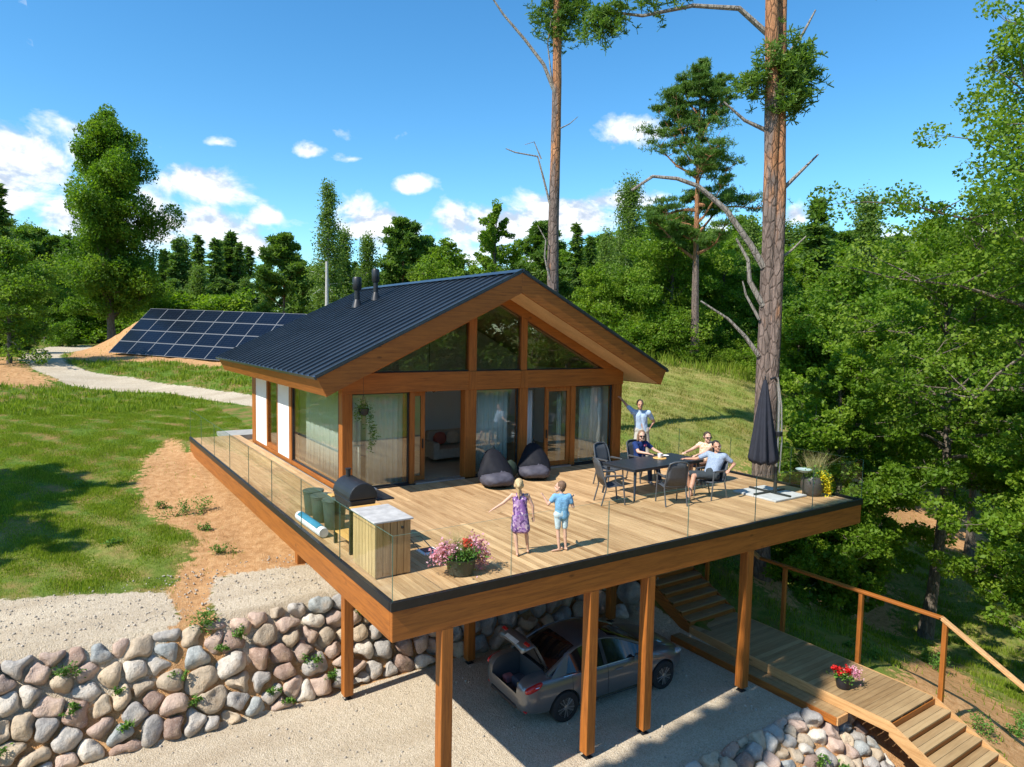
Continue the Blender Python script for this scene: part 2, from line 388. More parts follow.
def pip(x, y, poly):
    ins = np.zeros(x.shape, bool); n = len(poly)
    for i in range(n):
        x0, y0 = poly[i]; x1, y1 = poly[(i+1) % n]
        c = ((y0 > y) != (y1 > y)) & (x < (x1-x0)*(y-y0)/((y1-y0) if y1 != y0 else 1e-9) + x0); ins ^= c
    return ins
def sdist(x, y, poly):
    """signed distance, positive inside"""
    best = np.full(x.shape, 1e9); n = len(poly)
    for i in range(n):
        a = np.array(poly[i]); b = np.array(poly[(i+1) % n]); ab = b-a; L = (ab**2).sum()
        t = np.clip(((x-a[0])*ab[0] + (y-a[1])*ab[1])/L, 0, 1)
        best = np.minimum(best, np.hypot(x-a[0]-t*ab[0], y-a[1]-t*ab[1]))
    return np.where(pip(x, y, poly), best, -best)
def masks(x, y):
    dd = np.maximum(0, np.hypot(x+4, y+9))
    soft = .25 + dd*.012
    f = lambda k, s=1: np.clip(.5 + sdist(x, y, POLY[k])/(2*soft*s), 0, 1)
    g = np.maximum.reduce([f('path', .7), f('gravel1', .8), f('gravel2', .8)])
    lot = ((y < 4.72) & (y > -1.5) & (x < 9.15) | ((y <= -1.5) & (x < 4.6))).astype(float)
    g = np.maximum(g, lot)
    s = np.maximum.reduce([f('soil1'), f('soil2', 1.3)*.8, f('soil3'), f('soil4', 1.5), f('soil5', 1.3)*.8, f('soil6', 1.3)*.75, f('soil7')*.7, f('soil8', 2.)*.72])
    face = ((y > 4.5) & (y < 5.8) & (x < 9.6)).astype(float); s = np.maximum(s, face*.9)
    s = np.maximum(s, ((y <= -1.3) & (x > 4.6) & (x < 11)).astype(float)*.8)
    d = np.maximum.reduce([f('dry', 3)*.8, f('dryL', 3)*.45, f('dryR', 3)*.55])
    return g, s, d
def axis(vals):
    out = [vals[0][0]]
    for a, b, st in vals:
        n = max(1, int(round((b-a)/st))); out.extend(list(np.linspace(a, b, n+1)[1:]))
    return np.array(out)
gx = axis([(-600, -120, 60), (-120, -30, 6), (-30, -9, 1.0), (-9, 11.5, .17), (11.5, 24, .3), (24, 60, .8), (60, 140, 4), (140, 700, 70)])
gy = axis([(-600, -120, 60), (-120, -20, 8), (-20, -6, .8), (-6, 10, .16), (10, 22, .26), (22, 70, .7), (70, 150, 4), (150, 700, 70)])
GX, GY = np.meshgrid(gx, gy)
GZ = H(GX, GY)
GXf, GYf, GZf = GX.ravel(), GY.ravel(), GZ.ravel()
g_, s_, d_ = masks(GXf, GYf)
def bump_h(x, y): return .030*np.sin(x*2.1+1.7*np.sin(y*.9))*np.sin(y*1.9+1.1*np.sin(x*1.3)) + .018*np.sin(x*5.3+y*3.1)*np.sin(y*4.7-x*1.9)
bumpz = (.035*np.sin(GXf*2.1+1.7*np.sin(GYf*.9))*np.sin(GYf*1.9+1.1*np.sin(GXf*1.3)) + .02*np.sin(GXf*5.3+GYf*3.1)*np.sin(GYf*4.7-GXf*1.9))
bumpz = bump_h(GXf, GYf); bumpz *= (1-g_)*((GXf > -30) & (GXf < 80))
GZf = GZf + bumpz
nx, ny = len(gx), len(gy)
idx = np.arange(nx*ny).reshape(ny, nx)
F = np.stack([idx[:-1, :-1], idx[:-1, 1:], idx[1:, 1:], idx[1:, :-1]], -1).reshape(-1, 4)
me = np_mesh('terrain', np.stack([GXf, GYf, GZf], -1), F, True, {'gravel': g_, 'soil': s_, 'dry': d_})
t = NT('ground_material')
P0 = t.pos(); nb = t.noise(P0, 1.1, 6, .62); nm = t.noise(P0, 5.5, 7, .65); nf = t.noise(P0, 38, 4, .6); nl = t.noise(P0, .33, 3)
gcol = t.ramp(nm, [(.30, (.055, .095, .012)), (.48, (.095, .160, .018)), (.62, (.125, .185, .024)), (.80, (.22, .21, .06))])
gcol = t.mix(t.ramp(nb, [(.46, (0, 0, 0)), (.62, (.85,)*3)]), gcol, (.29, .175, .07))
dcol = t.ramp(nm, [(.28, (.15, .17, .03)), (.5, (.33, .28, .09)), (.75, (.45, .36, .15))])
dcol = t.mix(t.ramp(nl, [(.4, (0, 0, 0)), (.62, (.85,)*3)]), dcol, (.20, .26, .045))
dm = t.math('MULTIPLY', t.attr('dry'), t.ramp(t.math('ADD', nb, t.math('MULTIPLY', nm, .4)), [(.5, (.45,)*3), (.8, (1, 1, 1))]))
gcol = t.mix(dm, gcol, dcol)
scol = t.ramp(t.math('ADD', t.math('MULTIPLY', nm, .6), t.math('MULTIPLY', nf, .4)), [(.3, (.28, .135, .05)), (.5, (.50, .275, .12)), (.7, (.66, .43, .22))])
sm = t.math('ADD', t.attr('soil'), t.math('MULTIPLY_ADD', nm, 1.5, -.75)); sm = t.math('ADD', sm, t.math('MULTIPLY_ADD', nb, 1.0, -.5))
col = t.mix(t.ramp(sm, [(.42, (0, 0, 0)), (.56, (1, 1, 1))]), gcol, scol)
vr = t.n('ShaderNodeTexVoronoi'); t.l(P0, vr.inputs['Vector']); vr.inputs['Scale'].default_value = 42
gr = t.ramp(vr.outputs['Color'], [(.0, (.40, .32, .22)), (.45, (.56, .47, .34)), (1, (.72, .63, .49))])
vr2 = t.n('ShaderNodeTexVoronoi'); t.l(P0, vr2.inputs['Vector']); vr2.inputs['Scale'].default_value = 13
gr = t.mix(t.ramp(vr2.outputs['Distance'], [(.08, (.55,)*3), (.25, (0, 0, 0))]), gr, (.58, .52, .43))
gr = t.mix(t.math('MULTIPLY', nb, .38), gr, (.42, .33, .22))
gm = t.math('ADD', t.attr('gravel'), t.math('MULTIPLY_ADD', nm, .8, -.4))
gm = t.ramp(gm, [(.44, (0, 0, 0)), (.54, (1, 1, 1))])
col = t.mix(gm, col, gr)
hgt = t.math('ADD', t.math('MULTIPLY', nf, .5), t.math('MULTIPLY', vr.outputs['Distance'], .5)); hgt = t.math('ADD', hgt, t.math('MULTIPLY', nm, 1.6))
rut = t.n('ShaderNodeTexNoise'); rut.inputs['Scale'].default_value = .8; rut.inputs['Detail'].default_value = 5; t.l(t.pos((.35, 1.6, 1)), rut.inputs['Vector'])
col = t.mix(t.math('MULTIPLY', gm, t.ramp(rut.outputs['Fac'], [(.45, (0, 0, 0)), (.70, (.55,)*3)])), col, (.36, .275, .18))
t.principled(col, .95, 0, .15, t.bump(hgt, .7, .045))
ter = link_mesh('ground', me, t.m); tag(ter, kind='structure')
# ------------------------------------------------------------------ deck
DX, DY = 12.58, 17.68
GZ0 = -3.72
deck = thing('deck', 'raised timber deck of pale boards with orange brown edge beams and tall posts', 'deck', (DX/2, 3.5, 0))
b = MB(); pitch = .125
k = 0; x = .06
while x + .116 < DX - .03:
    x1 = x + .116
    zones = [(.06, 6.93 if 1.775 < x1 < 11.0 else (17.62 if x < 1.75 else 7.95))]
    y0, yend = zones[0]
    first = True
    y = y0
    while y < yend - .02:
        L = random.uniform(2.6, 4.6) if not first else random.uniform(1.2, 4.4); first = False
        ye = min(yend, y + L)
        if yend - ye < .7: ye = yend
        b.tint = min(1, max(0, random.gauss(.5, .17))); dz = random.uniform(-.0015, .0015)
        b.box(x, x1, y, ye - .004, -.028+dz, dz); y = ye
    x += pitch
b.build('deck_boards', M['deck'], deck)
for nm, (x0, x1, y0, y1), mt in [('front', (0, DX, 0, .09), 'woodX'), ('left', (0, .09, .09, DY), 'woodY'), ('right', (DX-.09, DX, .09, 8.0), 'woodY'), ('back', (.09, 1.78, DY-.09, DY), 'woodX')]:
    MB().box(x0, x1, y0, y1, -.58, -.105, 0).build('edge_beam', M[mt], deck, .008)
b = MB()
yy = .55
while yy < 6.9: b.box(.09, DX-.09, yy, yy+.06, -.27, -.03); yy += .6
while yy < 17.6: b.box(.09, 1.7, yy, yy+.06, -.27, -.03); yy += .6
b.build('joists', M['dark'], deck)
b = MB()
for x in (.93, 3.91, 5.33, 8.30): b.box(x-.1, x+.1, .1, 6.95, -.58, -.272)
b.build('support_beams', M['woodY'], deck)
foot_m = M['black']
posts = [(.93, -.01), (3.91, -.01), (5.33, -.01), (8.30, -.01), (.92, 4.2), (3.88, 4.2), (8.28, 4.2), (11.9, 4.1)]
for i, (x, y) in enumerate(posts):
    zb = max(GZ0, float(H(x, y))) if x < 9 else float(H(x, y))
    y += .11
    p = MB().box(x-.1, x+.1, y-.1, y+.1, zb+.09, -.5805).build('post', M['woodZ'], deck, .006)
    f = MB(); f.box(x-.08, x+.08, y-.08, y+.08, zb-.02, zb+.01); f.lathe([(.035, zb), (.035, zb+.092)], (x, y, 0), 10)
    f.build('post_foot', foot_m, p)
for (x, y) in [(.9, 7.5), (.9, 12.2)]:
    zb = float(H(x, y)); MB().box(x-.1, x+.1, y-.1, y+.1, zb-.05, -.28).build('post', M['woodZ'], deck, .006)

# glass railing, one thing with its channel and panes
rl = thing('glass_railing', 'frameless clear glass railing in a black channel round the deck edge', 'railing', (DX/2, 0, 0))
b = MB(); b.box(-.025, DX+.025, -.03, .045, -.105, .035); b.box(-.03, .045, .045, DY+.02, -.105, .035); b.box(DX-.045, DX+.03, .045, 8.03, -.105, .035)
b.build('base_channel', M['blacktrim'], rl, .003)
def pane(a, b_, z0=.03, z1=1.02):
    a, b_ = Vector(a), Vector(b_); d = (b_-a).normalized()
    m = MB(); m.beam(a + d*.008 + Vector((0, 0, (z0+z1)/2)), b_ - d*.008 + Vector((0, 0, (z0+z1)/2)), .012, z1-z0)
    # narrow end faces and the top edge look dark green
    g = m.build('glass_pane', [M['rail_glass'], M['edge_glass']], rl)
    for poly in g.data.polygons:
        if poly.area < .03: poly.material_index = 1
n = 6
for i in range(n): pane((DX/n*i, .008, 0), (DX/n*(i+1), .008, 0))
n = 8
for i in range(n): pane((.008, DY/n*i, 0), (.008, DY/n*(i+1), 0))
n = 4
for i in range(n): pane((DX-.008, 8/n*i, 0), (DX-.008, 8/n*(i+1), 0))
MB().box(1.15, 2.7, DY+.03, DY+1.4, -.3, -.02).build('ground_slab', M['concrete']); tag(bpy.data.objects['ground_slab'], 'pale concrete slab at the back end of the narrow side deck', 'slab')

# ------------------------------------------------------------------ house
HX0, HX1, HY0, HY1 = 1.78, 10.95, 6.98, 16.0
RX, RZ, YG, YB = 6.36, 5.6, 6.02, 17.0
EL, ER = .85, 11.9; K = .4863; TH = .5; CS, SN = math.cos(math.atan(K)), math.sin(math.atan(K))
house = thing('house', 'gabled timber and glass house with dark metal roof and orange brown frame', 'house', ((HX0+HX1)/2, (HY0+HY1)/2, 0))
zt = lambda x: RZ - K*abs(x-RX)            # roof top height
zu = lambda x: zt(x) - TH/CS               # soffit height
MB().box(HX0+.03, HX1-.03, HY0+.03, HY1-.03, -1.6, -.03).build('foundation', M['concrete'], house)
MB().box(HX0+.05, HX1-.05, HY0+.05, HY1-.05, -.028, .012).build('floor', M['floorwood'], house)
# walls
def wall_with_gable(y0, y1, name):
    P = [(HX0, y0, -.03), (HX1, y0, -.03), (HX1, y0, zu(HX1)-.03), (RX, y0, zu(RX)-.03), (HX0, y0, zu(HX0)-.03)]
    MB().prism(P, (0, y1-y0, 0)).build(name, M['white'], house)
wall_with_gable(HY1-.25, HY1, 'back_wall')
MB().box(HX1-.22, HX1-.002, HY0+.3, HY1-.26, -.03, zu(HX1)-.03).build('side_wall', M['white'], house)
MB().prism([(HX0+.3, 11.4, .012), (HX1-.23, 11.4, .012), (HX1-.23, 11.4, zu(HX1)-.05), (RX, 11.4, zu(RX)-.03), (HX0+.3, 11.4, zu(HX0)-.02)], (0, .14, 0)).build('partition_wall', M['inner'], house)
# left side wall: white panels, window strip, big glass
zl = zu(HX0+.1) - .03
for (a, c) in [(11.48, 12.72), (14.12, 15.5)]:
    MB().box(HX0, HX0+.2, a, c, .10, zl).build('wall_panel', M['white'], house)
MB().box(HX0-.01, HX0+.22, 7.26, 15.5, -.03, .099).build('sill_beam', M['woodY'], house, .004)
for (a, c) in [(11.22, 11.478), (15.502, 15.99)]:
    MB().box(HX0-.015, HX0+.2, a, c, -.03, zl).build('trim_post', M['woodZ'], house, .004)
def window(parent, name, axis, a0, a1, z0, z1, q, fw=.06, depth=.08, mat=None, glass_off=.0, fmat='woodZ'):
    """frame bars + pane as its sub-part.  axis 'X': spans x at y=q;  'Y': spans y at x=q"""
    m = MB()
    def bx(u0, u1, w0, w1):
        if axis == 'X': m.box(u0, u1, q-depth/2, q+depth/2, w0, w1)
        else: m.box(q-depth/2, q+depth/2, u0, u1, w0, w1)
    bx(a0, a0+fw, z0, z1); bx(a1-fw, a1, z0, z1); bx(a0+fw, a1-fw, z0, z0+fw); bx(a0+fw, a1-fw, z1-fw, z1)
    f = m.build(name, mat or M[fmat], parent, .003)
    g = MB()
    if axis == 'X': g.box(a0+fw, a1-fw, q-.008, q+.008, z0+fw, z1-fw)
    else: g.box(q-.008, q+.008, a0+fw, a1-fw, z0+fw, z1-fw)
    g.build('pane', M['pane'], f)
    return f
window(house, 'window', 'Y', 12.722, 14.118, .11, zl-.02, HX0+.06, .14, .12)
window(house, 'window', 'Y', 7.285, 11.218, .102, zl-.01, HX0+.05, .035, .07, M['black'])
# front wall
for (a, c) in [(HX0, 2.04), (5.22, 5.58), (7.02, 7.30), (10.60, HX1)]:
    MB().box(a, c, HY0, HY0+.26, -.025, 2.42).build('front_post', M['woodZ'], house, .006)
MB().box(HX0-.012, HX1+.012, HY0-.03, HY0+.24, 2.421, 2.93).build('front_beam', M['woodX'], house, .008)
for (a, c) in [(5.32, 5.56), (7.03, 7.24)]:
    MB().box(a, c, HY0-.012, HY0+.2, 2.931, zu((a+c)/2)-.20).build('gable_post', M['woodZ'], house, .005)
    MB().box(a-.01, c+.01, HY0-.045, HY0-.0305, 2.43, 2.92).build('gable_post_lap', M['woodZ'], house)
rd = .24
for sgn, xe, mt in ((-1, HX0, 'woodL'), (1, HX1, 'woodR')):
    P = [(RX, HY0-.02, zu(RX)-.004), (RX, HY0-.02, zu(RX)-rd/CS), (xe, HY0-.02, zu(xe)-rd/CS if zu(xe)-rd/CS > 2.2 else 2.2), (xe, HY0-.02, zu(xe)-.004)]
    # keep the rafter above the front beam
    xs = RX + sgn*((zu(RX)-rd/CS-2.932)/K)
    P = [(RX, HY0-.02, zu(RX)-.004), (RX, HY0-.02, zu(RX)-rd/CS), (xs, HY0-.02, 2.932), (RX+sgn*((zu(RX)-.004-2.932)/K), HY0-.02, 2.932)]
    MB().prism(P, (0, .2, 0)).build('gable_rafter', M[mt], house, .004)
# gable glazing
def tri_glass(P, name):
    m = MB(); m.prism([(p[0], HY0+.06, p[1]) for p in P], (0, .014, 0)); return m.build(name, M['pane_dark'], house)
zg = lambda x: zu(x) - rd/CS
xl = RX - (zu(RX)-rd/CS-2.93)/K; xr = RX + (zu(RX)-rd/CS-2.93)/K
tri_glass([(xl, 2.932), (5.32, 2.932), (5.32, zg(5.32))], 'gable_pane'); tri_glass([(5.56, 2.932), (7.03, 2.932), (7.03, zg(7.03)), (RX, zg(RX)), (5.56, zg(5.56))], 'gable_pane'); tri_glass([(7.24, 2.932), (xr, 2.932), (7.24, zg(7.24))], 'gable_pane')
b = MB(); b.box(2.3, 10.5, HY0+.04, HY0+.1, 2.932, 2.965); b.build('gable_glass_bead', M['black'], house)
# ground floor glazing
window(house, 'window', 'X', 2.04, 3.60, .02, 2.42, HY0+.12, .035, .07, M['black'])
window(house, 'window', 'X', 5.58, 7.02, .02, 2.42, HY0+.12, .03, .07, M['black'])
window(house, 'window', 'X', 9.10, 10.60, .02, 2.42, HY0+.12, .04, .07, M['black'])
MB().box(3.601, 3.74, HY0+.03, HY0+.2, -.02, 2.42).build('frame_post', M['woodZ'], house, .004)
MB().box(8.92, 9.099, HY0+.03, HY0+.2, -.02, 2.42).build('frame_post', M['woodZ'], house, .004)
d1 = window(house, 'sliding_door', 'X', 3.50, 4.12, .05, 2.41, HY0+.235, .12, .06)
MB().box(4.03, 4.06, HY0+.16, HY0+.2, .9, 1.15).build('handle', M['black'], d1)
d2 = window(house, 'sliding_door', 'X', 7.98, 8.92, .05, 2.41, HY0+.10, .13, .06)
MB().box(8.02, 8.05, HY0+.03, HY0+.07, .9, 1.15).build('handle', M['black'], d2)
for a, c in ((3.745, 5.215), (7.305, 8.915)):
    MB().box(a, c, HY0-.05, HY0+.26, -.02, .035).build('door_threshold', M['alu'], house, .003)
b = MB(); b.box(2.05, 10.59, HY0+.0, HY0+.30, -.026, .0185); b.build('threshold_beam', M['black'], house)
# roof
ang = math.atan(K)
roofm = NT('standing_seam_metal'); c = roofm.coord('Object'); nn = roofm.noise(c, 1.1, 4); n3 = roofm.noise(c, 30, 3)
roofm.principled(roofm.ramp(nn, [(.3, (.060, .074, .090)), (.7, (.088, .105, .125))]), roofm.ramp(n3, [(.3, (.26,)*3), (.7, (.36,)*3)]), .6, .5, roofm.bump(nn, .15, .02))
M['roof'] = roofm.m
def roof_side(sgn, xe):
    m = MB(); ze = zt(xe); e = Vector((xe, 0, ze)); a = Vector((RX, 0, RZ)); dirn = (e-a).normalized(); nrm = Vector((-sgn*-K, 0, 1)).normalized() if False else Vector((sgn*K, 0, 1)).normalized()
    L = (e-a).length + .04
    cen = a + dirn*(L/2) + nrm*.014; cen.y = (YG-.03+YB)/2
    m.frame(cen, dirn*L, (0, YB-YG+.06, 0), nrm*.02)
    y = YG-.02; i = 0
    while y < YB+.03:
        cc_ = a + dirn*(L/2+.0) + nrm*.046; cc_.y = y
        m.frame(cc_, dirn*(L-.02), (0, .022, 0), nrm*.045); y += .44
    r = m.build('roof', M['roof'], house)
    # eave gutter trim
    t_ = MB(); p = e + nrm*.0 + dirn*.05
    t_.frame((p.x, (YG+YB)/2, p.z-.0), (.05, 0, 0), (0, YB-YG+.08, 0), nrm*.07); t_.build('eave_trim', M['roof'], house)
    return r
roof_side(-1, EL); roof_side(1, ER)
rc = MB()
for sgn in (-1, 1):
    nrm = Vector((sgn*K, 0, 1)).normalized(); dv = Vector((sgn, 0, -K)).normalized()
    rc.frame(Vector((RX, (YG+YB)/2, RZ)) + dv*.1 + nrm*.078, dv*.22, (0, YB-YG+.1, 0), nrm*.012)
rc.build('ridge_cap', M['roof'], house)
for sgn, xe, mt in ((-1, EL, 'woodL'), (1, ER, 'woodR')):
    nrm = Vector((sgn*K, 0, 1)).normalized(); ze = zt(xe)
    e0 = Vector((xe, 0, ze)); e1 = e0 - nrm*TH
    for y in (YG, YB-.06):
        P = [(RX, y, RZ-.002), (RX, y, RZ-TH/CS), (e1.x, y, e1.z), (e0.x, y, e0.z-.001)]
        MB().prism(P, (0, .06, 0)).build('verge_board', M[mt], house, .006)
    # verge metal edge
    a = Vector((RX, YG-.012, RZ)); MB().beam(a + nrm*.005, e0 + nrm*.005 + Vector((0, YG-.012, 0)), .03, .05, up=nrm).build('verge_trim', M['roof'], house)
    # eave board, square to the slope
    m = MB(); dv = Vector((sgn, 0, -K)).normalized()
    m.frame((e0+e1)/2 + Vector((0, (YG+YB)/2, 0)) - dv*.028, dv*.05, (0, YB-YG-.125, 0), nrm*(TH-.008)); m.build('eave_board', M['woodY'], house, .005)
    # soffit / ceiling sheet
    L = (e0 - Vector((RX, 0, RZ))).length
    m = MB(); cen = (Vector((RX, 0, RZ)) + e0)/2 - nrm*(TH-.012); cen.y = (YG+YB)/2
    m.frame(cen - dv*.02, dv*(L-.1), (0, YB-YG-.125, 0), nrm*.02); m.build('soffit', M['soffit'], house)
    m = MB(); cen = (Vector((RX, 0, RZ)) + e0)/2 - nrm*.05; cen.y = (YG+YB)/2
    m.frame(cen - dv*.02, dv*(L-.12), (0, YB-YG-.13, 0), nrm*.03); m.build('roof_deck', M['dark'], house)
# chimney pipes
for (x, y, hgt, rr) in ((4.63, 13.4, 1.02, .15), (5.16, 13.06, 1.05, .13)):
    z = zt(x); m = MB(); m.lathe([(rr*.62, z-.1), (rr*.62, z+hgt*.55), (rr*.62, z+hgt*.56)], (x, y, 0), 16); 
    m.lathe([(rr*1.3, z-.02), (rr*.75, z+.22), (rr*.62, z+.26)], (x, y, 0), 16)
    ch = m.build('chimney_pipe', M['black'], house)
    m = MB(); m.lathe([(rr*.7, z+hgt*.56), (rr, z+hgt*.62), (rr*1.02, z+hgt*.95), (rr*.8, z+hgt), (.02, z+hgt+.01)], (x, y, 0), 16); m.build('pipe_cap', M['black'], ch)
# interior things
cur = NT('curtain_fabric'); c = cur.coord('Object'); 
pr = cur.n('ShaderNodeBsdfDiffuse'); pr.inputs[0].default_value = (.88, .89, .87, 1); tl = cur.n('ShaderNodeBsdfTranslucent'); tl.inputs[0].default_value = (.75, .78, .74, 1)
mx = cur.n('ShaderNodeMixShader'); mx.inputs[0].default_value = .35; cur.l(pr.outputs[0], mx.inputs[1]); cur.l(tl.outputs[0], mx.inputs[2]); cur.l(mx.outputs[0], cur.out.inputs[0]); M['curtain'] = cur.m
def curtain(label, axis, a0, a1, q, z1=2.3):
    n = int((a1-a0)/.025)+2; V = []; F = []; ph = random.random()*6
    for i in range(n):
        u = a0 + (a1-a0)*i/(n-1); o = .035*math.sin(i*.95+ph) + .012*math.sin(i*.37)
        for z in (.03, z1*.5, z1):
            oo = q + o*(1.1-.3*z/z1); V.append((u, oo, z) if axis == 'X' else (oo, u, z))
    for i in range(n-1):
        for j in range(2): F.append((i*3+j, (i+1)*3+j, (i+1)*3+j+1, i*3+j+1))
    o = link_mesh('curtain', np_mesh('curtain', V, F, True), M['curtain'])
    m = o.modifiers.new('s', 'SOLIDIFY'); m.thickness = .004
    tag(o, label, 'curtain', 'curtains behind the house windows')
curtain('wide white curtain behind the large glass on the left side wall', 'Y', 7.40, 10.9, HX0+.35)
curtain('white curtain at the window next to the front left corner post', 'X', 2.55, 3.55, HY0+.42)
curtain('narrow white curtain at the corner, behind the hanging plant', 'X', 2.1, 2.42, HY0+.42)
curtain('sheer curtain behind the middle window over the bean bags', 'X', 5.65, 6.90, HY0+.45)
curtain('curtain gathered inside the right sliding door opening', 'X', 7.5, 7.85, HY0+.55)
curtain('thin curtain strip at the right edge of the right sliding door', 'X', 8.72, 8.95, HY0+.5)
curtain('pale curtain in the window by the standing man', 'X', 9.55, 10.52, HY0+.42)
sofm = plain('beige_fabric', (.42, .35, .27), .95, var=.1, scale=12)
so_ = thing('sofa', 'beige sofa seen through the open sliding door', 'sofa', (6.4, 9.6, 0))
b = MB(); b.box(5.6, 7.4, 9.2, 10.1, .12, .42); b.build('seat', sofm, so_, .05, seg=3)
MB().box(5.62, 7.38, 9.95, 10.2, .422, .88).build('backrest', sofm, so_, .06, seg=3)
for x in (5.45, 7.36): MB().box(x, x+.2, 9.2, 10.15, .1, .62).build('armrest', sofm, so_, .05, seg=3)
for i, (x, cl) in enumerate(((5.95, (.35, .09, .06)), (6.4, (.55, .42, .3)))):
    m = MB(); m.lathe([(.03, -.2), (.15, -.17), (.23, -.06), (.23, .06), (.15, .17), (.03, .2)], (x, 9.8, .66), 12, sx=1, sy=.45)
    o = m.build('cushion', plain('cushion_%d' % i, cl, .9)); tag(o, ['red brown cushion on the beige sofa', 'sand coloured cushion on the beige sofa'][i], 'cushion')
lp = thing('ceiling_lamp', 'dark branched ceiling lamp inside the open sliding door', 'lamp', (4.95, 8.6, 2.2))
b = MB(); b.tube([(4.95, 8.6, 2.35), (4.95, 8.6, zu(4.95)-.02)], .008, 6); b.build('cord', M['black'], lp)
for k in range(5):
    a = k*1.256; b = MB(); b.tube([(4.95, 8.6, 2.35), (4.95+.18*math.cos(a), 8.6+.18*math.sin(a), 2.25), (4.95+.3*math.cos(a), 8.6+.3*math.sin(a), 2.32)], .012, 6)
    b.lathe([(.02, 2.32), (.05, 2.36), (.045, 2.42), (.02, 2.44)], (4.95+.3*math.cos(a), 8.6+.3*math.sin(a), 0), 10); b.build('lamp_arm', M['black'], lp)

# ------------------------------------------------------------------ stairs and boardwalk
st = thing('boardwalk_stairs', 'timber boardwalk with a flight of steps rising under the deck and one going down', 'stairs', (10, 0, -3.35))
BX0, BX1 = 9.22, 10.93
b = MB(); y = -2.62; 
while y < 2.34:
    b.tint = min(1, max(0, random.gauss(.5, .22))); b.box(BX0, BX1, y, y+.128, -3.385, -3.352); y += .134
b.build('landing_boards', M['boardwalk'], st)
b = MB(); b.box(BX0-.05, BX0-.002, -2.64, 2.36, -3.56, -3.354); b.box(BX1+.002, BX1+.05, -2.64, 2.36, -3.62, -3.354); b.build('side_beam', M['rail_wood'], st, .004)
b = MB(); 
for i in range(2):
    y0_, y1_ = -1.78, 2.6
    b.tint = .35+.2*i; b.box(8.84+.2*i-.02, 8.84+.2*i+.165, y0_, y1_, -3.60, -3.566)
b.build('lower_step_boards', M['boardwalk'], st); MB().box(8.78, 8.817, -1.8, 2.6, -3.73, -3.565).build('lower_step_riser', M['woodY'], st, .004)
MB().box(8.80, 9.16, -1.83, -1.785, -3.73, -3.562).build('lower_step_end', M['rail_wood'], st, .004)
def step(y0, y1, z, x0=BX0, x1=BX1):
    m = MB(); w_ = (y1-y0)/2
    for i in range(2):
        m.tint = min(1, max(0, random.gauss(.55, .2))); m.box(x0, x1, y0+w_*i, y0+w_*(i+1)-.006, z-.035, z)
    o = m.build('tread', M['boardwalk'], st, .003)
    return o
zdn = [-3.50, -3.645, -3.79, -3.935, -4.08, -4.225, -4.37, -4.515, -4.66]
for i, z in enumerate(zdn):
    y1 = -2.64 - .29*i - .004; step(y1-.33, y1-.022, z)
    MB().box(BX0+.01, BX1-.01, y1-.02, y1-.002, z-.11, z+.112).build('riser', M['woodX'], st)
zz = -3.352
for i in range(13):
    y0 = 2.37 + .285*i; zz += .142
    step(y0+.0, y0+.31, zz); MB().box(BX0+.01, BX1-.01, y0+.012, y0+.032, zz-.142, zz-.036).build('riser', M['woodX'], st)
# stringers
for x in (BX0-.055, BX1+.004):
    MB().prism([(x, -2.64, -3.36), (x, -2.64, -3.62), (x, -5.25, -4.95), (x, -5.25, -4.66)], (.05, 0, 0)).build('stringer', M['rail_wood'], st)
    MB().prism([(x, 2.37, -3.62), (x, 2.37, -3.30), (x, 6.05, -1.47), (x, 6.05, -1.85)], (.05, 0, 0)).build('stringer', M['woodY'], st)
hr = thing('handrail', 'wooden handrail on square posts along the outer side of the boardwalk', 'handrail', (10.95, 0, -1.7))
for i, (y, zb, ztp) in enumerate([(3.4, -3.0, -1.35), (.98, -3.42, -1.745), (-.96, -3.42, -1.745), (-2.72, -3.62, -1.745), (-5.1, -4.9, -3.1)]):
    m = MB(); m.box(BX1+.055, BX1+.145, y-.045, y+.045, zb, ztp); m.build('post', M['woodZ'], hr, .004)
rr_ = MB(); pts = [(BX1+.1, 6.2, .2), (BX1+.1, 1.75, -1.70), (BX1+.1, -2.66, -1.70), (BX1+.1, -5.4, -3.2)]
rails = [((BX1+.1, 5.2, .05), (BX1+.1, 1.72, -1.712), 'rail_wood'), ((BX1+.1, 1.70, -1.70), (BX1+.1, -2.66, -1.70), 'woodY'), ((BX1+.1, -2.62, -1.69), (BX1+.1, -5.5, -3.25), 'rail_wood')]
for a, c, mt in rails: MB().beam(a, c, .13, .06).build('rail', M[mt], hr, .008)
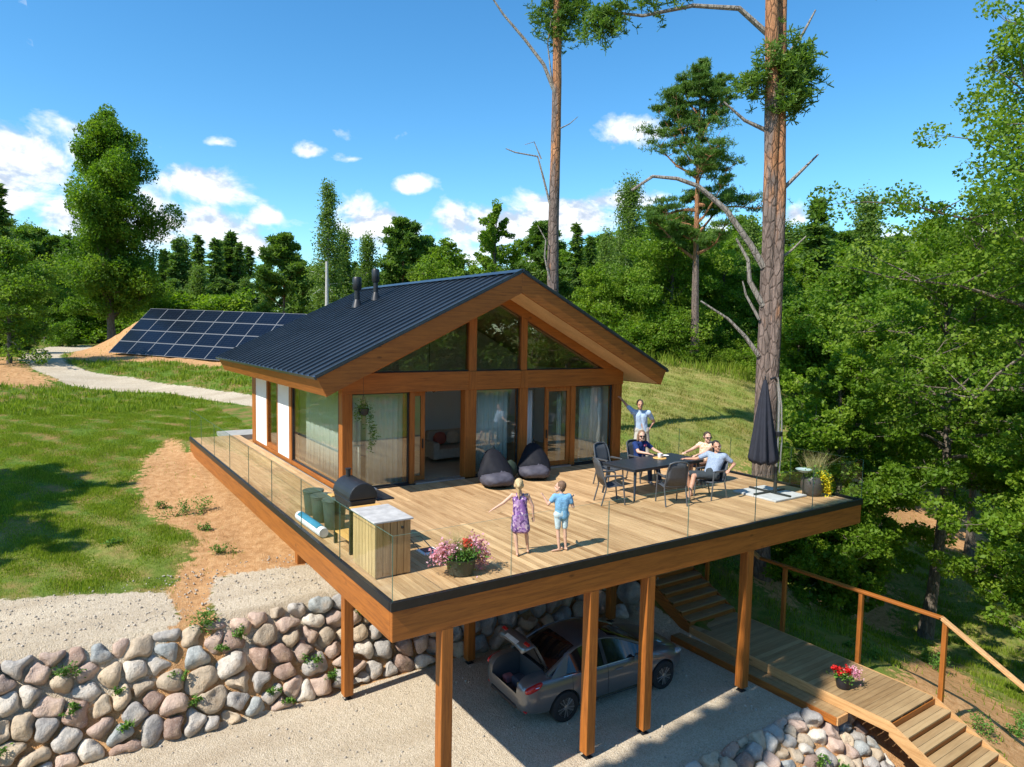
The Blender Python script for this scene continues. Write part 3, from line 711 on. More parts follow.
# ------------------------------------------------------------------ boulders, fitted like dry stonework
def stone_mat(name, a, b, spot):
    t = NT(name); c = t.coord('Object'); n = t.noise(c, 5, 6, .65); n2 = t.noise(c, 34, 3); n3 = t.noise(c, 1.7, 4)
    rnd = t.n('ShaderNodeObjectInfo').outputs['Random']
    col = t.ramp(n, [(.3, a), (.68, b)]); col = t.mix(t.ramp(n2, [(.58, (0, 0, 0)), (.66, (.55,)*3)]), col, spot)
    col = t.mix(t.ramp(n3, [(.56, (0, 0, 0)), (.70, (.55,)*3)]), col, (.40, .27, .15))
    col = t.mix(1.0, col, t.ramp(rnd, [(0, (.84, .84, .84)), (1, (1.22, 1.19, 1.13))]), 'MULTIPLY')
    t.principled(col, .85, 0, .3, t.bump(t.math('ADD', n, t.math('MULTIPLY', n2, .35)), .9, .045)); return t.m
STONES = [('whitish', stone_mat('stone_whitish', (.48, .43, .36), (.66, .61, .54), (.36, .31, .25)), 1.8),
          ('grey', stone_mat('stone_grey', (.30, .28, .26), (.48, .45, .41), (.62, .58, .52)), 3),
          ('pinkish', stone_mat('stone_pinkish', (.40, .29, .235), (.55, .42, .34), (.62, .52, .44)), 3.2),
          ('tan', stone_mat('stone_tan', (.40, .32, .23), (.56, .46, .34), (.30, .24, .17)), 4),
          ('bluish grey', stone_mat('stone_bluish', (.25, .27, .27), (.41, .43, .42), (.55, .56, .54)), 1),
          ('reddish brown', stone_mat('stone_reddish', (.26, .17, .13), (.42, .30, .24), (.55, .45, .38)), 1.4)]
SW = np.array([s[2] for s in STONES], float); SW /= SW.sum()
IV, IF = ico(3)
def clip_poly(poly, p, q):
    """keep the side of the bisector of p,q nearer to p"""
    m = ((p[0]+q[0])/2, (p[1]+q[1])/2); n = (q[0]-p[0], q[1]-p[1]); out = []
    d = [(v[0]-m[0])*n[0] + (v[1]-m[1])*n[1] for v in poly]
    for i in range(len(poly)):
        j = (i+1) % len(poly)
        if d[i] <= 0: out.append(poly[i])
        if d[i]*d[j] < 0:
            t_ = d[i]/(d[i]-d[j]); out.append((poly[i][0]+(poly[j][0]-poly[i][0])*t_, poly[i][1]+(poly[j][1]-poly[i][1])*t_))
    return out
def cells(pts, u0, u1, v0, v1, lim=.62):
    res = []
    for i, p in enumerate(pts):
        poly = [(max(u0, p[0]-lim), max(v0, p[1]-lim)), (min(u1, p[0]+lim), max(v0, p[1]-lim)), (min(u1, p[0]+lim), min(v1, p[1]+lim)), (max(u0, p[0]-lim), min(v1, p[1]+lim))]
        ds = sorted(range(len(pts)), key=lambda j: (pts[j][0]-p[0])**2 + (pts[j][1]-p[1])**2)[1:22]
        for j in ds:
            poly = clip_poly(poly, p, pts[j])
            if len(poly) < 3: break
        res.append(poly)
    return res
def area_c(poly):
    a = cx_ = cy_ = 0
    for i in range(len(poly)):
        x0, y0 = poly[i]; x1, y1 = poly[(i+1) % len(poly)]; c = x0*y1-x1*y0; a += c; cx_ += (x0+x1)*c; cy_ += (y0+y1)*c
    return a/2, (cx_/(3*a), cy_/(3*a))
def stone_field(u0, u1, v0, v1, mean_size, mapf, seed, big=1.0):
    rg = random.Random(seed); pts = []; tries = 0
    while tries < 9000:
        p = (rg.uniform(u0, u1), rg.uniform(v0, v1)); rmin = mean_size*rg.choice([.5, .66, .85, 1.05, 1.35])
        if all(((p[0]-q[0])/1.22)**2 + (p[1]-q[1])**2 > (.5*(rmin+q[2]))**2 for q in pts): pts.append((p[0], p[1], rmin))
        tries += 1
    P2 = [(p[0], p[1]) for p in pts]
    cs = cells(P2, u0, u1, v0, v1)
    P3 = []
    for p, c in zip(P2, cs):
        if len(c) >= 3:
            a, g = area_c(c); P3.append(((p[0]+g[0])/2, (p[1]+g[1])/2))
    cs = cells(P3, u0, u1, v0, v1)
    out = []
    for c in cs:
        if len(c) < 3: continue
        a, g = area_c(c)
        if abs(a) < .02: continue
        # radial profile
        th = np.arange(72)*2*np.pi/72; rad = np.full(72, 9.)
        for i in range(len(c)):
            x0, y0 = c[i][0]-g[0], c[i][1]-g[1]; x1, y1 = c[(i+1) % len(c)][0]-g[0], c[(i+1) % len(c)][1]-g[1]
            nx_, ny_ = y1-y0, x0-x1; L = math.hypot(nx_, ny_)
            if L < 1e-6: continue
            nx_, ny_ = nx_/L, ny_/L; dd = nx_*x0 + ny_*y0
            den = nx_*np.cos(th) + ny_*np.sin(th)
            with np.errstate(divide='ignore', invalid='ignore'): rr = np.where(den*dd > 0, dd/den, 9.)
            rad = np.minimum(rad, np.where(rr > 0, rr, 9.))
        rad = np.minimum(rad, 1.0)
        kern = np.array([1, 2, 3, 4, 5, 6, 5, 4, 3, 2, 1.])*1.0; kern /= kern.sum()
        sm = sum(kern[k]*np.roll(rad, k-5) for k in range(11)); rad = np.minimum(rad, sm)*.5 + sm*.5
        rad = rad*rg.uniform(.96, 1.07) - .002
        size = math.sqrt(abs(a))
        # vertices
        D = IV.copy(); phi = np.arctan2(D[:, 1], D[:, 0]) % (2*np.pi); rho = np.hypot(D[:, 0], D[:, 1])
        rr = np.interp(phi, np.r_[th, 2*np.pi], np.r_[rad, rad[0]])
        pr = rho**.72
        hN = size*rg.uniform(.42, .58)
        uv = np.stack([np.cos(phi)*rr*pr, np.sin(phi)*rr*pr], -1)
        nn_ = np.sign(D[:, 2])*np.abs(D[:, 2])**.85*hN
        # facets and lumps
        for _ in range(9):
            dr = np.array([rg.gauss(0, 1) for _ in range(3)]); dr /= np.linalg.norm(dr); cut = rg.uniform(.55, .88)
            s = D@dr; ex = np.clip(s-cut, 0, None); uv -= dr[:2]*ex[:, None]*size*.36; nn_ -= dr[2]*ex*size*.36
        fr = np.array([rg.uniform(2, 5) for _ in range(3)]); ph = rg.uniform(0, 6)
        lump = .035*size*(np.sin(D[:, 0]*fr[0]+ph)*np.cos(D[:, 1]*fr[1]+ph*2) + .6*np.sin(D[:, 2]*fr[2]*2+D[:, 0]*5+ph)) + .012*size*np.sin(D[:, 0]*13+ph)*np.sin(D[:, 1]*11+D[:, 2]*9)
        nn_ += lump; uv *= (1+lump/size)[:, None]
        O, A, B, N = mapf(g[0], g[1])
        V = A*uv[:, :1] + B*uv[:, 1:2] + N*(nn_[:, None] + size*rg.uniform(-.06, .10))
        out.append((g, size, O, V, rg.choices(range(len(STONES)), SW)[0]))
    return out
ORD = ['first', 'second', 'third', 'fourth', 'fifth', 'sixth', 'seventh', 'eighth', 'ninth', 'tenth', 'eleventh', 'twelfth', 'thirteenth', 'fourteenth', 'fifteenth', 'sixteenth', 'seventeenth', 'eighteenth', 'nineteenth', 'twentieth', 'twenty-first', 'twenty-second', 'twenty-third', 'twenty-fourth', 'twenty-fifth', 'twenty-sixth', 'twenty-seventh', 'twenty-eighth', 'twenty-ninth', 'thirtieth', 'thirty-first', 'thirty-second', 'thirty-third', 'thirty-fourth', 'thirty-fifth', 'thirty-sixth', 'thirty-seventh', 'thirty-eighth', 'thirty-ninth', 'fortieth']
ALLST = []
def place_stones(field, group, where, courses):
    rank = {}
    field.sort(key=lambda s: s[0][0])
    for g, size, O, V, ci in field:
        cn = courses(g[1]); key = (cn, ci); i = rank.get(key, 0); rank[key] = i+1
        ALLST.append((size, O, V, ci, '%s boulder, %s of its colour from the left in the %s course, %s' % (STONES[ci][0], ORD[min(i, len(ORD)-1)], cn, where(g[0])), group))
def link_stones(limit):
    ALLST.sort(key=lambda s: -s[0])
    for size, O, V, ci, lb, group in ALLST[:limit]:
        o = link_mesh('boulder', np_mesh('boulder', V, IF, True), STONES[ci][1]); o.location = O; tag(o, lb, 'boulder', group)
    rest = ALLST[limit:]
    if rest:
        V = np.concatenate([s[2] + np.array(s[1]) for s in rest]); F_ = (IF[None] + (np.arange(len(rest))*len(IV))[:, None, None]).reshape(-1, 3); mi = np.repeat([s[3] for s in rest], len(IF))
        o = link_mesh('small_stones', np_mesh('small_stones', V, F_, True, mat_idx=mi), [s[1] for s in STONES]); tag(o, 'smallest stones filling the gaps of the boulder walls and the stone bank', 'stones', kind='stuff')
def arr(*a): return np.array(a, float)
def toe(u):      # the wall bends towards the stairs at its right end
    return 4.62 + .08*math.sin(u*.9) - max(0, u-8.3)*1.15
def wall_map(u, v):
    be = R(61 + 4*math.sin(u*.7)); up = arr(0, math.cos(be), math.sin(be)); N = arr(0, -math.sin(be), math.cos(be))
    s = -1.15 if u > 8.3 else 0
    A = arr(1, s, 0)/math.hypot(1, s)
    return Vector((u, toe(u) + v*math.cos(be) + .05, GZ0 - .02 + v*math.sin(be))), A, up, N
f1 = stone_field(-6.7, 3.6, 0, 2.02, .45, wall_map, 3)
place_stones(f1, 'boulders of the retaining wall left of the deck', lambda u: 'sunlit wall', lambda v: 'bottom' if v < .5 else 'second' if v < 1.0 else 'third' if v < 1.5 else 'top')
f2 = stone_field(3.6, 9.6, 0, 2.0, .56, wall_map, 4)
place_stones(f2, 'boulders of the shaded wall under the deck', lambda u: 'shaded wall', lambda v: 'bottom' if v < .66 else 'middle' if v < 1.33 else 'top')
sl = math.atan(.62)
def pile_map(u, v):
    y = -1.2 - v*math.cos(sl); z = GZ0 + .0 - v*math.sin(sl) + .03
    return Vector((u, y, z)), arr(1, 0, 0), arr(0, -math.cos(sl), -math.sin(sl)), arr(0, -math.sin(sl)*1, math.cos(sl))
f3 = stone_field(4.7, 9.75, -.08, 3.1, .36, pile_map, 9)
place_stones(f3, 'boulders banked beside the lower steps', lambda u: 'stone bank', lambda v: 'topmost' if v < .45 else 'second' if v < .9 else 'third' if v < 1.4 else 'fourth' if v < 2.0 else 'lowest')

link_stones(298)
# ------------------------------------------------------------------ solar array
sa0 = Vector((-.93, 44.3, 2.17)); az_, tl_, rl_ = R(-57.66), R(42.9), R(-1.3); PW, PH = 1.75, 1.124
sr = Vector((math.cos(az_)*math.cos(rl_), math.sin(az_)*math.cos(rl_), math.sin(rl_))); su = Vector((-math.sin(az_)*math.cos(tl_), math.cos(az_)*math.cos(tl_), math.sin(tl_))); sn = sr.cross(su).normalized()
sol = thing('solar_array', 'four rows of dark blue solar panels on the earth mound left of the house', 'solar panels', tuple(sa0))
cell = NT('solar_cells'); c = cell.coord('UV') if False else cell.coord('Object')
br = cell.n('ShaderNodeTexBrick'); br.offset = 0; br.inputs['Scale'].default_value = 1; br.inputs['Brick Width'].default_value = .29; br.inputs['Row Height'].default_value = .178; br.inputs['Mortar Size'].default_value = .006; br.inputs['Mortar Smooth'].default_value = 0
cell.l(c, br.inputs['Vector']); br.inputs['Color1'].default_value = (.003, .005, .012, 1); br.inputs['Color2'].default_value = (.004, .007, .016, 1); br.inputs['Mortar'].default_value = (.02, .025, .035, 1)
cell.principled(br.outputs[0], .22, 0, .22); M['cell'] = cell.m
pm = MB(); pm.frame((PW/2, PH/2, 0), (PW-.012, 0, 0), (0, PH-.012, 0), (0, 0, .03), 0)
pm.frame((PW/2, PH/2, .0165), (PW-.075, 0, 0), (0, PH-.075, 0), (0, 0, .006), 1)
proto = None
for i in range(11):
    for j in range(4):
        if proto is None: proto = pm.build('panel', [plain('panel_frame', (.19, .20, .21), .5, .6, .05), M['cell']], sol, local=True); o = proto
        else: o = proto.copy(); COL.objects.link(o); o.parent = sol
        mm = Matrix((sr, su, sn)).transposed().to_4x4(); mm.translation = sr*PW*i + su*PH*j; o.matrix_local = mm
b = MB()
for i in range(0, 12, 2):
    a = sa0 + sr*PW*i; b.beam(a - sn*.08, a + su*PH*4 - sn*.08, .06, .06, up=sn)
for j in (.5, 2, 3.5): b.beam(sa0 + su*PH*j - sn*.05, sa0 + su*PH*j + sr*PW*11 - sn*.05, .05, .05, up=sn)
b.build('support_rack', M['alu'], sol)
x, y, z = ground_at(327, 47); po = MB().tube([(x, y, z), (x, y, 8.6)], [.14, .09], 10).build('utility_pole', plain('weathered_pole', (.42, .40, .37), .9)); tag(po, 'bare grey wooden utility pole rising in front of the forest behind the roof', 'pole')

# ------------------------------------------------------------------ barbecue
bq = thing('barbecue_grill', 'black barrel charcoal grill on four legs with wooden side shelves by the railing', 'grill', (.6, 2.85, 0))
x0, y0, y1 = .52, 2.42, 3.28
b = MB(); prof = []
m = MB(); n = 14; P = []
for i in range(n+1):
    a = PI*i/n; P.append((x0 + .27*math.cos(a), y0, .98 + .29*math.sin(a)))
m.prism(P, (0, y1-y0, 0)); m.build('lid', M['black'], bq, .015, seg=2)
m = MB(); P = [(x0-.26, y0+.01, .978), (x0-.2, y0+.01, .74), (x0+.2, y0+.01, .74), (x0+.26, y0+.01, .978)]; m.prism(P, (0, y1-y0-.02, 0)); m.build('firebox', M['black'], bq, .02)
MB().box(x0+.28, x0+.62, y0+.05, y1-.05, .90, .925).build('front_shelf', M['black'], bq, .005)
gw = wood('grill_shelf_wood', (.55, .28, .07), (.82, .48, .15), 'Y', 2, .4, knots=False)
MB().box(x0-.28, x0+.28, y0-.28, y0-.03, .86, .885).build('side_shelf', gw, bq, .006); MB().box(x0-.28, x0+.28, y1+.03, y1+.25, .86, .885).build('side_shelf', gw, bq, .006)
for sx in (-.22, .22):
    for sy in (y0+.03, y1-.03):
        MB().box(x0+sx-.03, x0+sx+.03, sy-.03, sy+.03, .0, .80).build('leg', M['black'], bq)
MB().box(x0-.24, x0+.24, y0+.03, y1-.03, .22, .245).build('bottom_shelf', gw, bq, .004)
MB().tube([(x0+.3, y0+.2, 1.08), (x0+.34, y0+.2, 1.08), (x0+.34, y1-.2, 1.08), (x0+.3, y1-.2, 1.08)], .012, 8).build('handle', M['alu'], bq)
MB().lathe([(.045, 1.2), (.045, 1.4), (.06, 1.401), (.06, 1.42)], (x0-.02, y1-.15, 0), 12).build('chimney', M['black'], bq)
# lidded grey green buckets
gg = plain('grey_green_plastic', (.065, .09, .07), .55, var=.15, scale=5)
pt = None
for i, (x, y, s, lb) in enumerate([(.58, 5.45, 1.0, 'farthest from the grill'), (.56, 4.82, 1.05, 'in the middle of the row of three'), (.62, 4.22, 1.12, 'nearest the grill')]):
    p = thing('bucket', 'grey green round bucket %s' % lb, 'bucket', (x, y, 0), 'lidded buckets by the left railing')
    h = .50*s; r0 = .21*s; b = MB(); b.lathe([(r0*.80, 0), (r0*.82, .01), (r0, h), (r0*1.03, h), (r0*1.03, h-.03)], (0, 0, 0), 24); b.build('body', gg, p, local=True)
    b = MB(); b.lathe([(r0*1.06, h+.001), (r0*1.09, h+.012), (r0*1.07, h+.03), (r0*.5, h+.05), (.01, h+.055)], (0, 0, 0), 24); b.build('lid', gg, p, local=True)
# roll
ro = thing('rolled_mat', 'white and blue rolled up mat lying along the railing beside the buckets', 'mat', (.22, 4.2, 0))
wh = plain('white_fabric', (.78, .78, .76), .8, var=.05); bl = plain('blue_fabric', (.03, .25, .40), .8)
a, c = Vector((.20, 3.62, .105)), Vector((.17, 5.1, .105)); dv = (c-a)
m = MB(); m.tube([a, a+dv*.04, a+dv*.5, a+dv*.96, c], [.09, .10, .105, .10, .09], 20); m.build('roll', wh, ro)
V = []; F_ = []; n = 8
for i in range(2):
    for k in range(n):
        an = R(70 + 75*k/(n-1)); q = a + dv*(.1 if i == 0 else .9); V.append((q.x + math.cos(an)*.108, q.y, q.z + math.sin(an)*.108))
for k in range(n-1): F_.append((k, k+1, n+k+1, n+k))
m = MB(); m.add([(v[0]-.0, v[1], v[2]) for v in V], F_, smooth=True); sband = m.build('blue_band', bl, ro); mo = sband.modifiers.new('s', 'SOLIDIFY'); mo.thickness = .004
# wooden cabinet
cb = thing('storage_cabinet', 'wooden board cabinet with a pale slab top standing by the left corner of the railing', 'cabinet', (.5, 1.55, 0))
cx0, cx1, cy0, cy1 = .17, .80, 1.05, 2.02
b = MB(); n = 7
for i in range(n): ya = cy0 + (cy1-cy0)*i/n; b.box(cx0, cx0+.022, ya, ya + (cy1-cy0)/n - .012, .03, .915)
b.build('side_panel', M['cabinet'], cb)
b = MB(); n = 5
for i in range(n): xa = cx0+.0225 + (cx1-cx0-.0225)*i/n; b.box(xa, xa + (cx1-cx0-.0225)/n - .012, cy0, cy0+.022, .03, .915)
dr = b.build('front_panel', M['cabinetB'], cb); MB().lathe([(.018, -.02), (.022, 0), (.012, .02)], (cx0+.47, cy0-.01, .80), 12, axis='Y').build('knob', M['black'], dr)
MB().box(cx0+.022, cx1-.0, cy0+.0225, cy1, .03, .91).build('carcass', M['dark'], cb)
MB().box(cx0-.03, cx1+.03, cy0-.03, cy1+.03, .916, .945).build('top', plain('pale_slab_top', (.46, .44, .41), .7, var=.25, scale=6), cb, .004)
for (x, y) in ((cx0+.03, cy0+.03), (cx1-.06, cy0+.03), (cx0+.03, cy1-.06), (cx1-.06, cy1-.06)): MB().box(x, x+.04, y, y+.04, 0, .03).build('foot', M['cabinet'], cb)
# small thing lying behind the cabinet
tb = thing('tray', 'small white and black folded tray lying flat on the boards right of the cabinet', 'tray', (1.55, 2.1, 0))
MB().box(1.38, 1.72, 1.72, 2.05, .0, .025).build('tray_board', wh, tb, .004); MB().box(1.44, 1.66, 1.80, 2.0, .026, .05).build('dark_pad', plain('dark_blue_pad', (.03, .04, .08), .5), tb, .004)
MB().tube([(1.42, 2.08, .05), (1.42, 2.45, .13), (1.66, 2.45, .13), (1.66, 2.08, .05)], .01, 6).build('wire_handle', M['black'], tb)

# ------------------------------------------------------------------ bean bags
def beanbag(loc, rz, label):
    o = thing('bean_bag', label, 'bean bag', loc, 'bean bags against the window wall', rz)
    V, F_ = ico(4); rg = np.random.default_rng(int(loc[0]*100))
    X = V.copy(); z = X[:, 2]; y = X[:, 1]
    # slumped lounger: low wide seat in front (-y), fat backrest leaning behind
    sq = np.sign(X[:, :2])*np.abs(X[:, :2])**.8
    P = np.stack([sq[:, 0]*.46, sq[:, 1]*.58, z*.23 + .22], -1)
    k = np.clip(y+.15, 0, 1)*np.clip(z+.2, 0, 1)
    P[:, 2] += k**.9*.66; P[:, 1] += k*.02
    P[:, 0] *= 1 - .30*np.clip((P[:, 2]-.42)/.6, 0, 1)
    P[:, 2] -= .07*np.exp(-((y+.15)/.25)**2)*np.clip(z, 0, 1)
    wr = .012*np.sin(X[:, 0]*14+3*np.sin(y*6))*np.sin(z*11+y*7) + .02*np.sin(X[:, 0]*5+y*4+1)
    P += V*wr[:, None]; P[:, 2] = np.maximum(P[:, 2], .005*(1+z))
    cent = P[F_].mean(1); fm = ((cent[:, 1] < -.16) & (cent[:, 2] > .10)).astype(int)
    body = link_mesh('cover', np_mesh('cover', P, F_, True, mat_idx=fm), [plain('black_nylon', (.008, .009, .014), .7, var=.2, bump=.003, spec=.25), plain('grey_violet_nylon', (.065, .063, .085), .7, var=.2, bump=.003)], o, local=True)
    m = MB(); m.tube([(-.05, .40, .90), (0, .42, 1.0), (.05, .44, .90)], .012, 6); m.build('strap', M['black'], o, local=True)
    return o
beanbag((5.50, 5.80, 0), R(-20), 'black bean bag with grey seat, the one nearer the open door'); beanbag((6.95, 6.12, 0), R(-32), 'black bean bag with grey seat, the one before the right sliding door')
V, F_ = ico(3); P = V*np.array([.24, .2, .27]); P += V*(.015*np.sin(V[:, :1]*7)*np.sin(V[:, 2:]*8)); gc = link_mesh('cushion', np_mesh('cushion', P, F_, True), plain('dark_green_fabric', (.018, .035, .022), .8)); gc.location = (6.20, 6.25, .27)
tag(gc, 'dark green round cushion squeezed between the two bean bags', 'cushion')

# ------------------------------------------------------------------ parasol
um = thing('parasol', 'closed black cantilever parasol on a pale slab base at the deck corner', 'parasol', (11.05, 1.55, 0))
slab = plain('pale_paving', (.50, .50, .48), .8, var=.12, scale=6)
for (dx, dy) in ((-.32, -.32), (.32, -.32), (-.32, .32), (.32, .32)):
    MB().frame((11.05+dx, 1.55+dy, .028), (.63, 0, 0), (0, .63, 0), (0, 0, .05)).build('base_slab', slab, um, .008)
MB().frame((11.05, 1.55, .075), (1.2, 0, 0), (0, .07, 0), (0, 0, .035)).build('base_cross', M['black'], um); MB().frame((11.05, 1.55, .078), (.07, 0, 0), (0, 1.2, 0), (0, 0, .035)).build('base_cross', M['black'], um)
px_, py_ = 11.06, 1.40
MB().tube([(px_, py_, .06), (px_, py_, .75)], .045, 12).build('pole_socket', M['black'], um)
MB().tube([(px_, py_, .70), (px_+.02, py_, 1.6), (px_-.0, py_, 2.4), (px_-.1, py_, 2.92)], [.036, .036, .036, .03], 12).build('pole', M['alu'], um)
MB().tube([(px_+.05, py_-.06, .60), (px_+.1, py_-.06, 1.4), (px_+.02, py_-.06, 2.3), (px_-.14, py_-.03, 3.0)], .022, 10).build('arm', M['alu'], um)
MB().box(px_-.07, px_+.09, py_-.09, py_+.06, 1.52, 1.64).build('crank_box', M['black'], um, .01)
V = []; F_ = []; nz_, nr_ = 22, 48; cxu, cyu = 10.82, 1.62
for i in range(nz_):
    t_ = i/(nz_-1); z = 2.93 - t_*2.1; rad = .035 + .285*t_**.8
    if i == nz_-1: rad *= .9
    for k in range(nr_):
        a = 2*PI*k/nr_; r_ = rad*(1 + (.05+.20*t_)*math.cos(a*8+.5*math.sin(t_*3)) + .04*math.sin(a*3+t_*4)); V.append((cxu - .05*(1-t_)+ r_*math.cos(a), cyu + r_*math.sin(a), z + .04*math.cos(a*8)*t_))
for i in range(nz_-1):
    for k in range(nr_): F_.append((i*nr_+k, i*nr_+(k+1) % nr_, (i+1)*nr_+(k+1) % nr_, (i+1)*nr_+k))
V.append((cxu, cyu, 1.0)); c0 = len(V)-1
m = MB(); m.add(V, F_ + [((nz_-1)*nr_+k, (nz_-1)*nr_+(k+1) % nr_, c0) for k in range(nr_)], 0, True)
m.build('canopy', plain('black_canvas', (.016, .018, .028), .8, var=.2, bump=.002), um, auto=False)
m = MB(); m.tube([(px_-.13, py_, 2.9), (px_-.2, py_+.02, 3.0), (px_-.3, py_+.06, 2.96)], .03, 8); m.tube([(cxu-.05, cyu, 2.9), (cxu-.05, cyu, 3.02)], .02, 8); m.build('hub', M['black'], um)

# ------------------------------------------------------------------ table, chairs
met = plain('dark_grey_metal', (.032, .042, .055), .36, .2, .1); met2 = plain('grey_chair_metal', (.10, .11, .12), .4, .3, .1)
tt = thing('garden_table', 'long dark grey garden table with splayed legs where the family sits', 'table', (8.75, 3.35, 0), rz=R(3))
L_, W_ = 1.32, .56
top = MB(); n = 9
for i in range(n): ya = -W_ + 2*W_*i/n; top.box(-L_, L_, ya+.003, ya+2*W_/n-.003, .752, .776)
top.build('tabletop', met, tt, .003, local=True)
fr = MB(); fr.box(-L_+.02, L_-.02, -W_+.02, -W_+.06, .70, .7515); fr.box(-L_+.02, L_-.02, W_-.06, W_-.02, .70, .7515); fr.box(-L_+.02, -L_+.06, -W_+.062, W_-.062, .70, .7515); fr.box(L_-.06, L_-.02, -W_+.062, W_-.062, .70, .7515); fr.build('apron', met, tt, local=True)
for sx in (-1, 1):
    for sy in (-1, 1):
        MB().tube([(sx*(L_-.14), sy*(W_-.12), .72), (sx*(L_-.03), sy*(W_-.02), 0)], [.04, .024], 10).build('leg', met, tt, local=True)
mesh_m = plain('dark_mesh_fabric', (.06, .068, .078), .6, .0, .15, 30)
def make_chair():
    o = thing('garden_chair', 'x', 'chair', (0, 0, 0), 'garden chairs round the table')
    # faces -Y : backrest at +Y
    for s in (-1, 1):
        x = s*.27
        MB().tube([(x, -.26, 0), (x, -.22, .40), (x, -.20, .62), (x, -.12, .655), (x, .22, .64)], .019, 8).build('leg', met2, o, local=True)      # front leg + arm
        MB().tube([(x, .30, 0), (x, .20, .36), (x, .20, .44), (x*.94, .30, .80), (x*.85, .36, .96), (x*.5, .385, 1.0), (0, .39, 1.01)], .018, 8).build('back_frame', met2, o, local=True)
        MB().box(x-.022, x+.022, -.20, .2, .648, .672).build('armrest', met2, o, .006, local=True)
    MB().tube([(-.27, -.22, .41), (.27, -.22, .41)], .012, 8).build('stretcher', met2, o, local=True)
    m = MB(); V = []; pr = [(-.25, .415), (-.1, .425), (.05, .41), (.16, .405), (.215, .46), (.265, .65), (.32, .85), (.375, .995)]
    for i, (y, z) in enumerate(pr):
        wd = .255 if i < 6 else (.24 if i == 6 else .16)
        for k in range(7): u = -1 + 2*k/6; V.append((u*wd, y + (.018*(1-u*u) if i > 4 else 0), z - (.018*(1-u*u) if i <= 4 else 0)))
    F_ = [(i*7+k, i*7+k+1, (i+1)*7+k+1, (i+1)*7+k) for i in range(7) for k in range(6)]
    ss = MB(); ss.add(V[:35], [f for f in F_ if max(f) < 35], 0, True); a_ = ss.build('seat', mesh_m, o, local=True, auto=False); mo = a_.modifiers.new('s', 'SOLIDIFY'); mo.thickness = .008
    ss = MB(); ss.add(V[28:], [tuple(q-28 for q in f) for f in F_ if min(f) >= 28], 0, True); a_ = ss.build('backrest', mesh_m, o, local=True, auto=False); mo = a_.modifiers.new('s', 'SOLIDIFY'); mo.thickness = .008
    return o
ch0 = make_chair(); used = False
for (x, y, rz, lb) in [(6.90, 2.95, R(68), 'empty dark mesh chair at the left end of the table, turned towards it'),
                       (8.18, 4.42, R(3), 'empty dark mesh chair on the far side of the table, nearest the house'),
                       (9.30, 4.36, R(-2), 'dark mesh chair holding the woman in the navy shirt'),
                       (8.12, 2.16, R(158), 'empty dark mesh chair with its back to the railing, before the table'),
                       (9.46, 2.12, R(-90), 'dark mesh chair holding the man in shorts at the right front of the table'),
                       (10.68, 3.36, R(-88), 'dark mesh chair holding the woman in the peach top at the right end')]:
    o = ch0 if not used else copy_tree(ch0); used = True
    o.location = (x, y, 0); o.rotation_euler = (0, 0, rz); o.scale = (1.0, 1.04, 1.07); o['label'] = lb
bowl = thing('serving_board', 'round wooden board lying on the table beside the cup', 'board', (9.1, 3.55, .776)); MB().lathe([(.17, .0), (.18, .01), (.17, .022)], (9.12, 3.52, .776), 24).build('board', gw, bowl)
cp = thing('cup', 'white cup standing on the wooden board on the table', 'cup', (9.1, 3.5, .8)); MB().lathe([(.045, 0), (.055, .02), (.062, .11), (.055, .11), (.05, .03), (.01, .02)], (9.10, 3.50, .80), 20).build('body', wh, cp)
MB().tube([(9.155, 3.5, .82), (9.195, 3.5, .84), (9.195, 3.5, .88), (9.158, 3.5, .89)], .008, 6).build('handle', wh, cp)
pl = thing('plate', 'small white plate beyond the cup on the table', 'plate', (9.5, 3.7, .776)); MB().lathe([(.06, 0), (.10, .012), (.11, .02), (.1, .018), (.01, .008)], (9.52, 3.72, .777), 20).build('dish', wh, pl)

# ------------------------------------------------------------------ potted flowers
def leafcloud(centers, spread, n, size, aspect=.55, seed=0, up=.3):
    r_ = np.random.default_rng(seed); C_ = np.asarray(centers, float)
    c = C_[r_.integers(0, len(C_), n)] + r_.normal(0, 1, (n, 3))*np.asarray(spread)
    nrm = r_.normal(0, 1, (n, 3)); nrm[:, 2] = np.abs(nrm[:, 2]) + up; nrm /= np.linalg.norm(nrm, axis=1)[:, None]
    a = np.cross(nrm, r_.normal(0, 1, (n, 3))); a /= np.linalg.norm(a, axis=1)[:, None]; b_ = np.cross(nrm, a)
    s = (size*(.6+.8*r_.random(n)))[:, None]; w_ = s*aspect
    V = np.stack([c - a*s*.5, c + b_*w_*.5 + a*s*.05, c + a*s*.5, c - b_*w_*.5 + a*s*.05], 1).reshape(-1, 3)
    return V, np.arange(4*n).reshape(n, 4), np.repeat(np.clip(r_.normal(.5, .25, n), 0, 1), 4)
def leaf_mat(name, lo, mid, hi, trans=.35, rough=.55, gloss=.25):
    t = NT(name); a = t.attr('tint'); rnd = t.n('ShaderNodeObjectInfo').outputs['Random']
    f = t.math('ADD', t.math('MULTIPLY', a, .8), t.math('MULTIPLY', rnd, .2))
    col = t.ramp(f, [(.15, lo), (.5, mid), (.88, hi)])
    p = t.n('ShaderNodeBsdfPrincipled'); t.l(col, p.inputs['Base Color']); p.inputs['Roughness'].default_value = rough; p.inputs['Specular IOR Level'].default_value = gloss
    tr = t.n('ShaderNodeBsdfTranslucent'); t.l(t.mix(1.0, col, (1.25, 1.35, .45), 'MULTIPLY'), tr.inputs[0])
    mx = t.n('ShaderNodeMixShader'); mx.inputs[0].default_value = trans; t.l(p.outputs[0], mx.inputs[1]); t.l(tr.outputs[0], mx.inputs[2]); t.l(mx.outputs[0], t.out.inputs[0]); return t.m
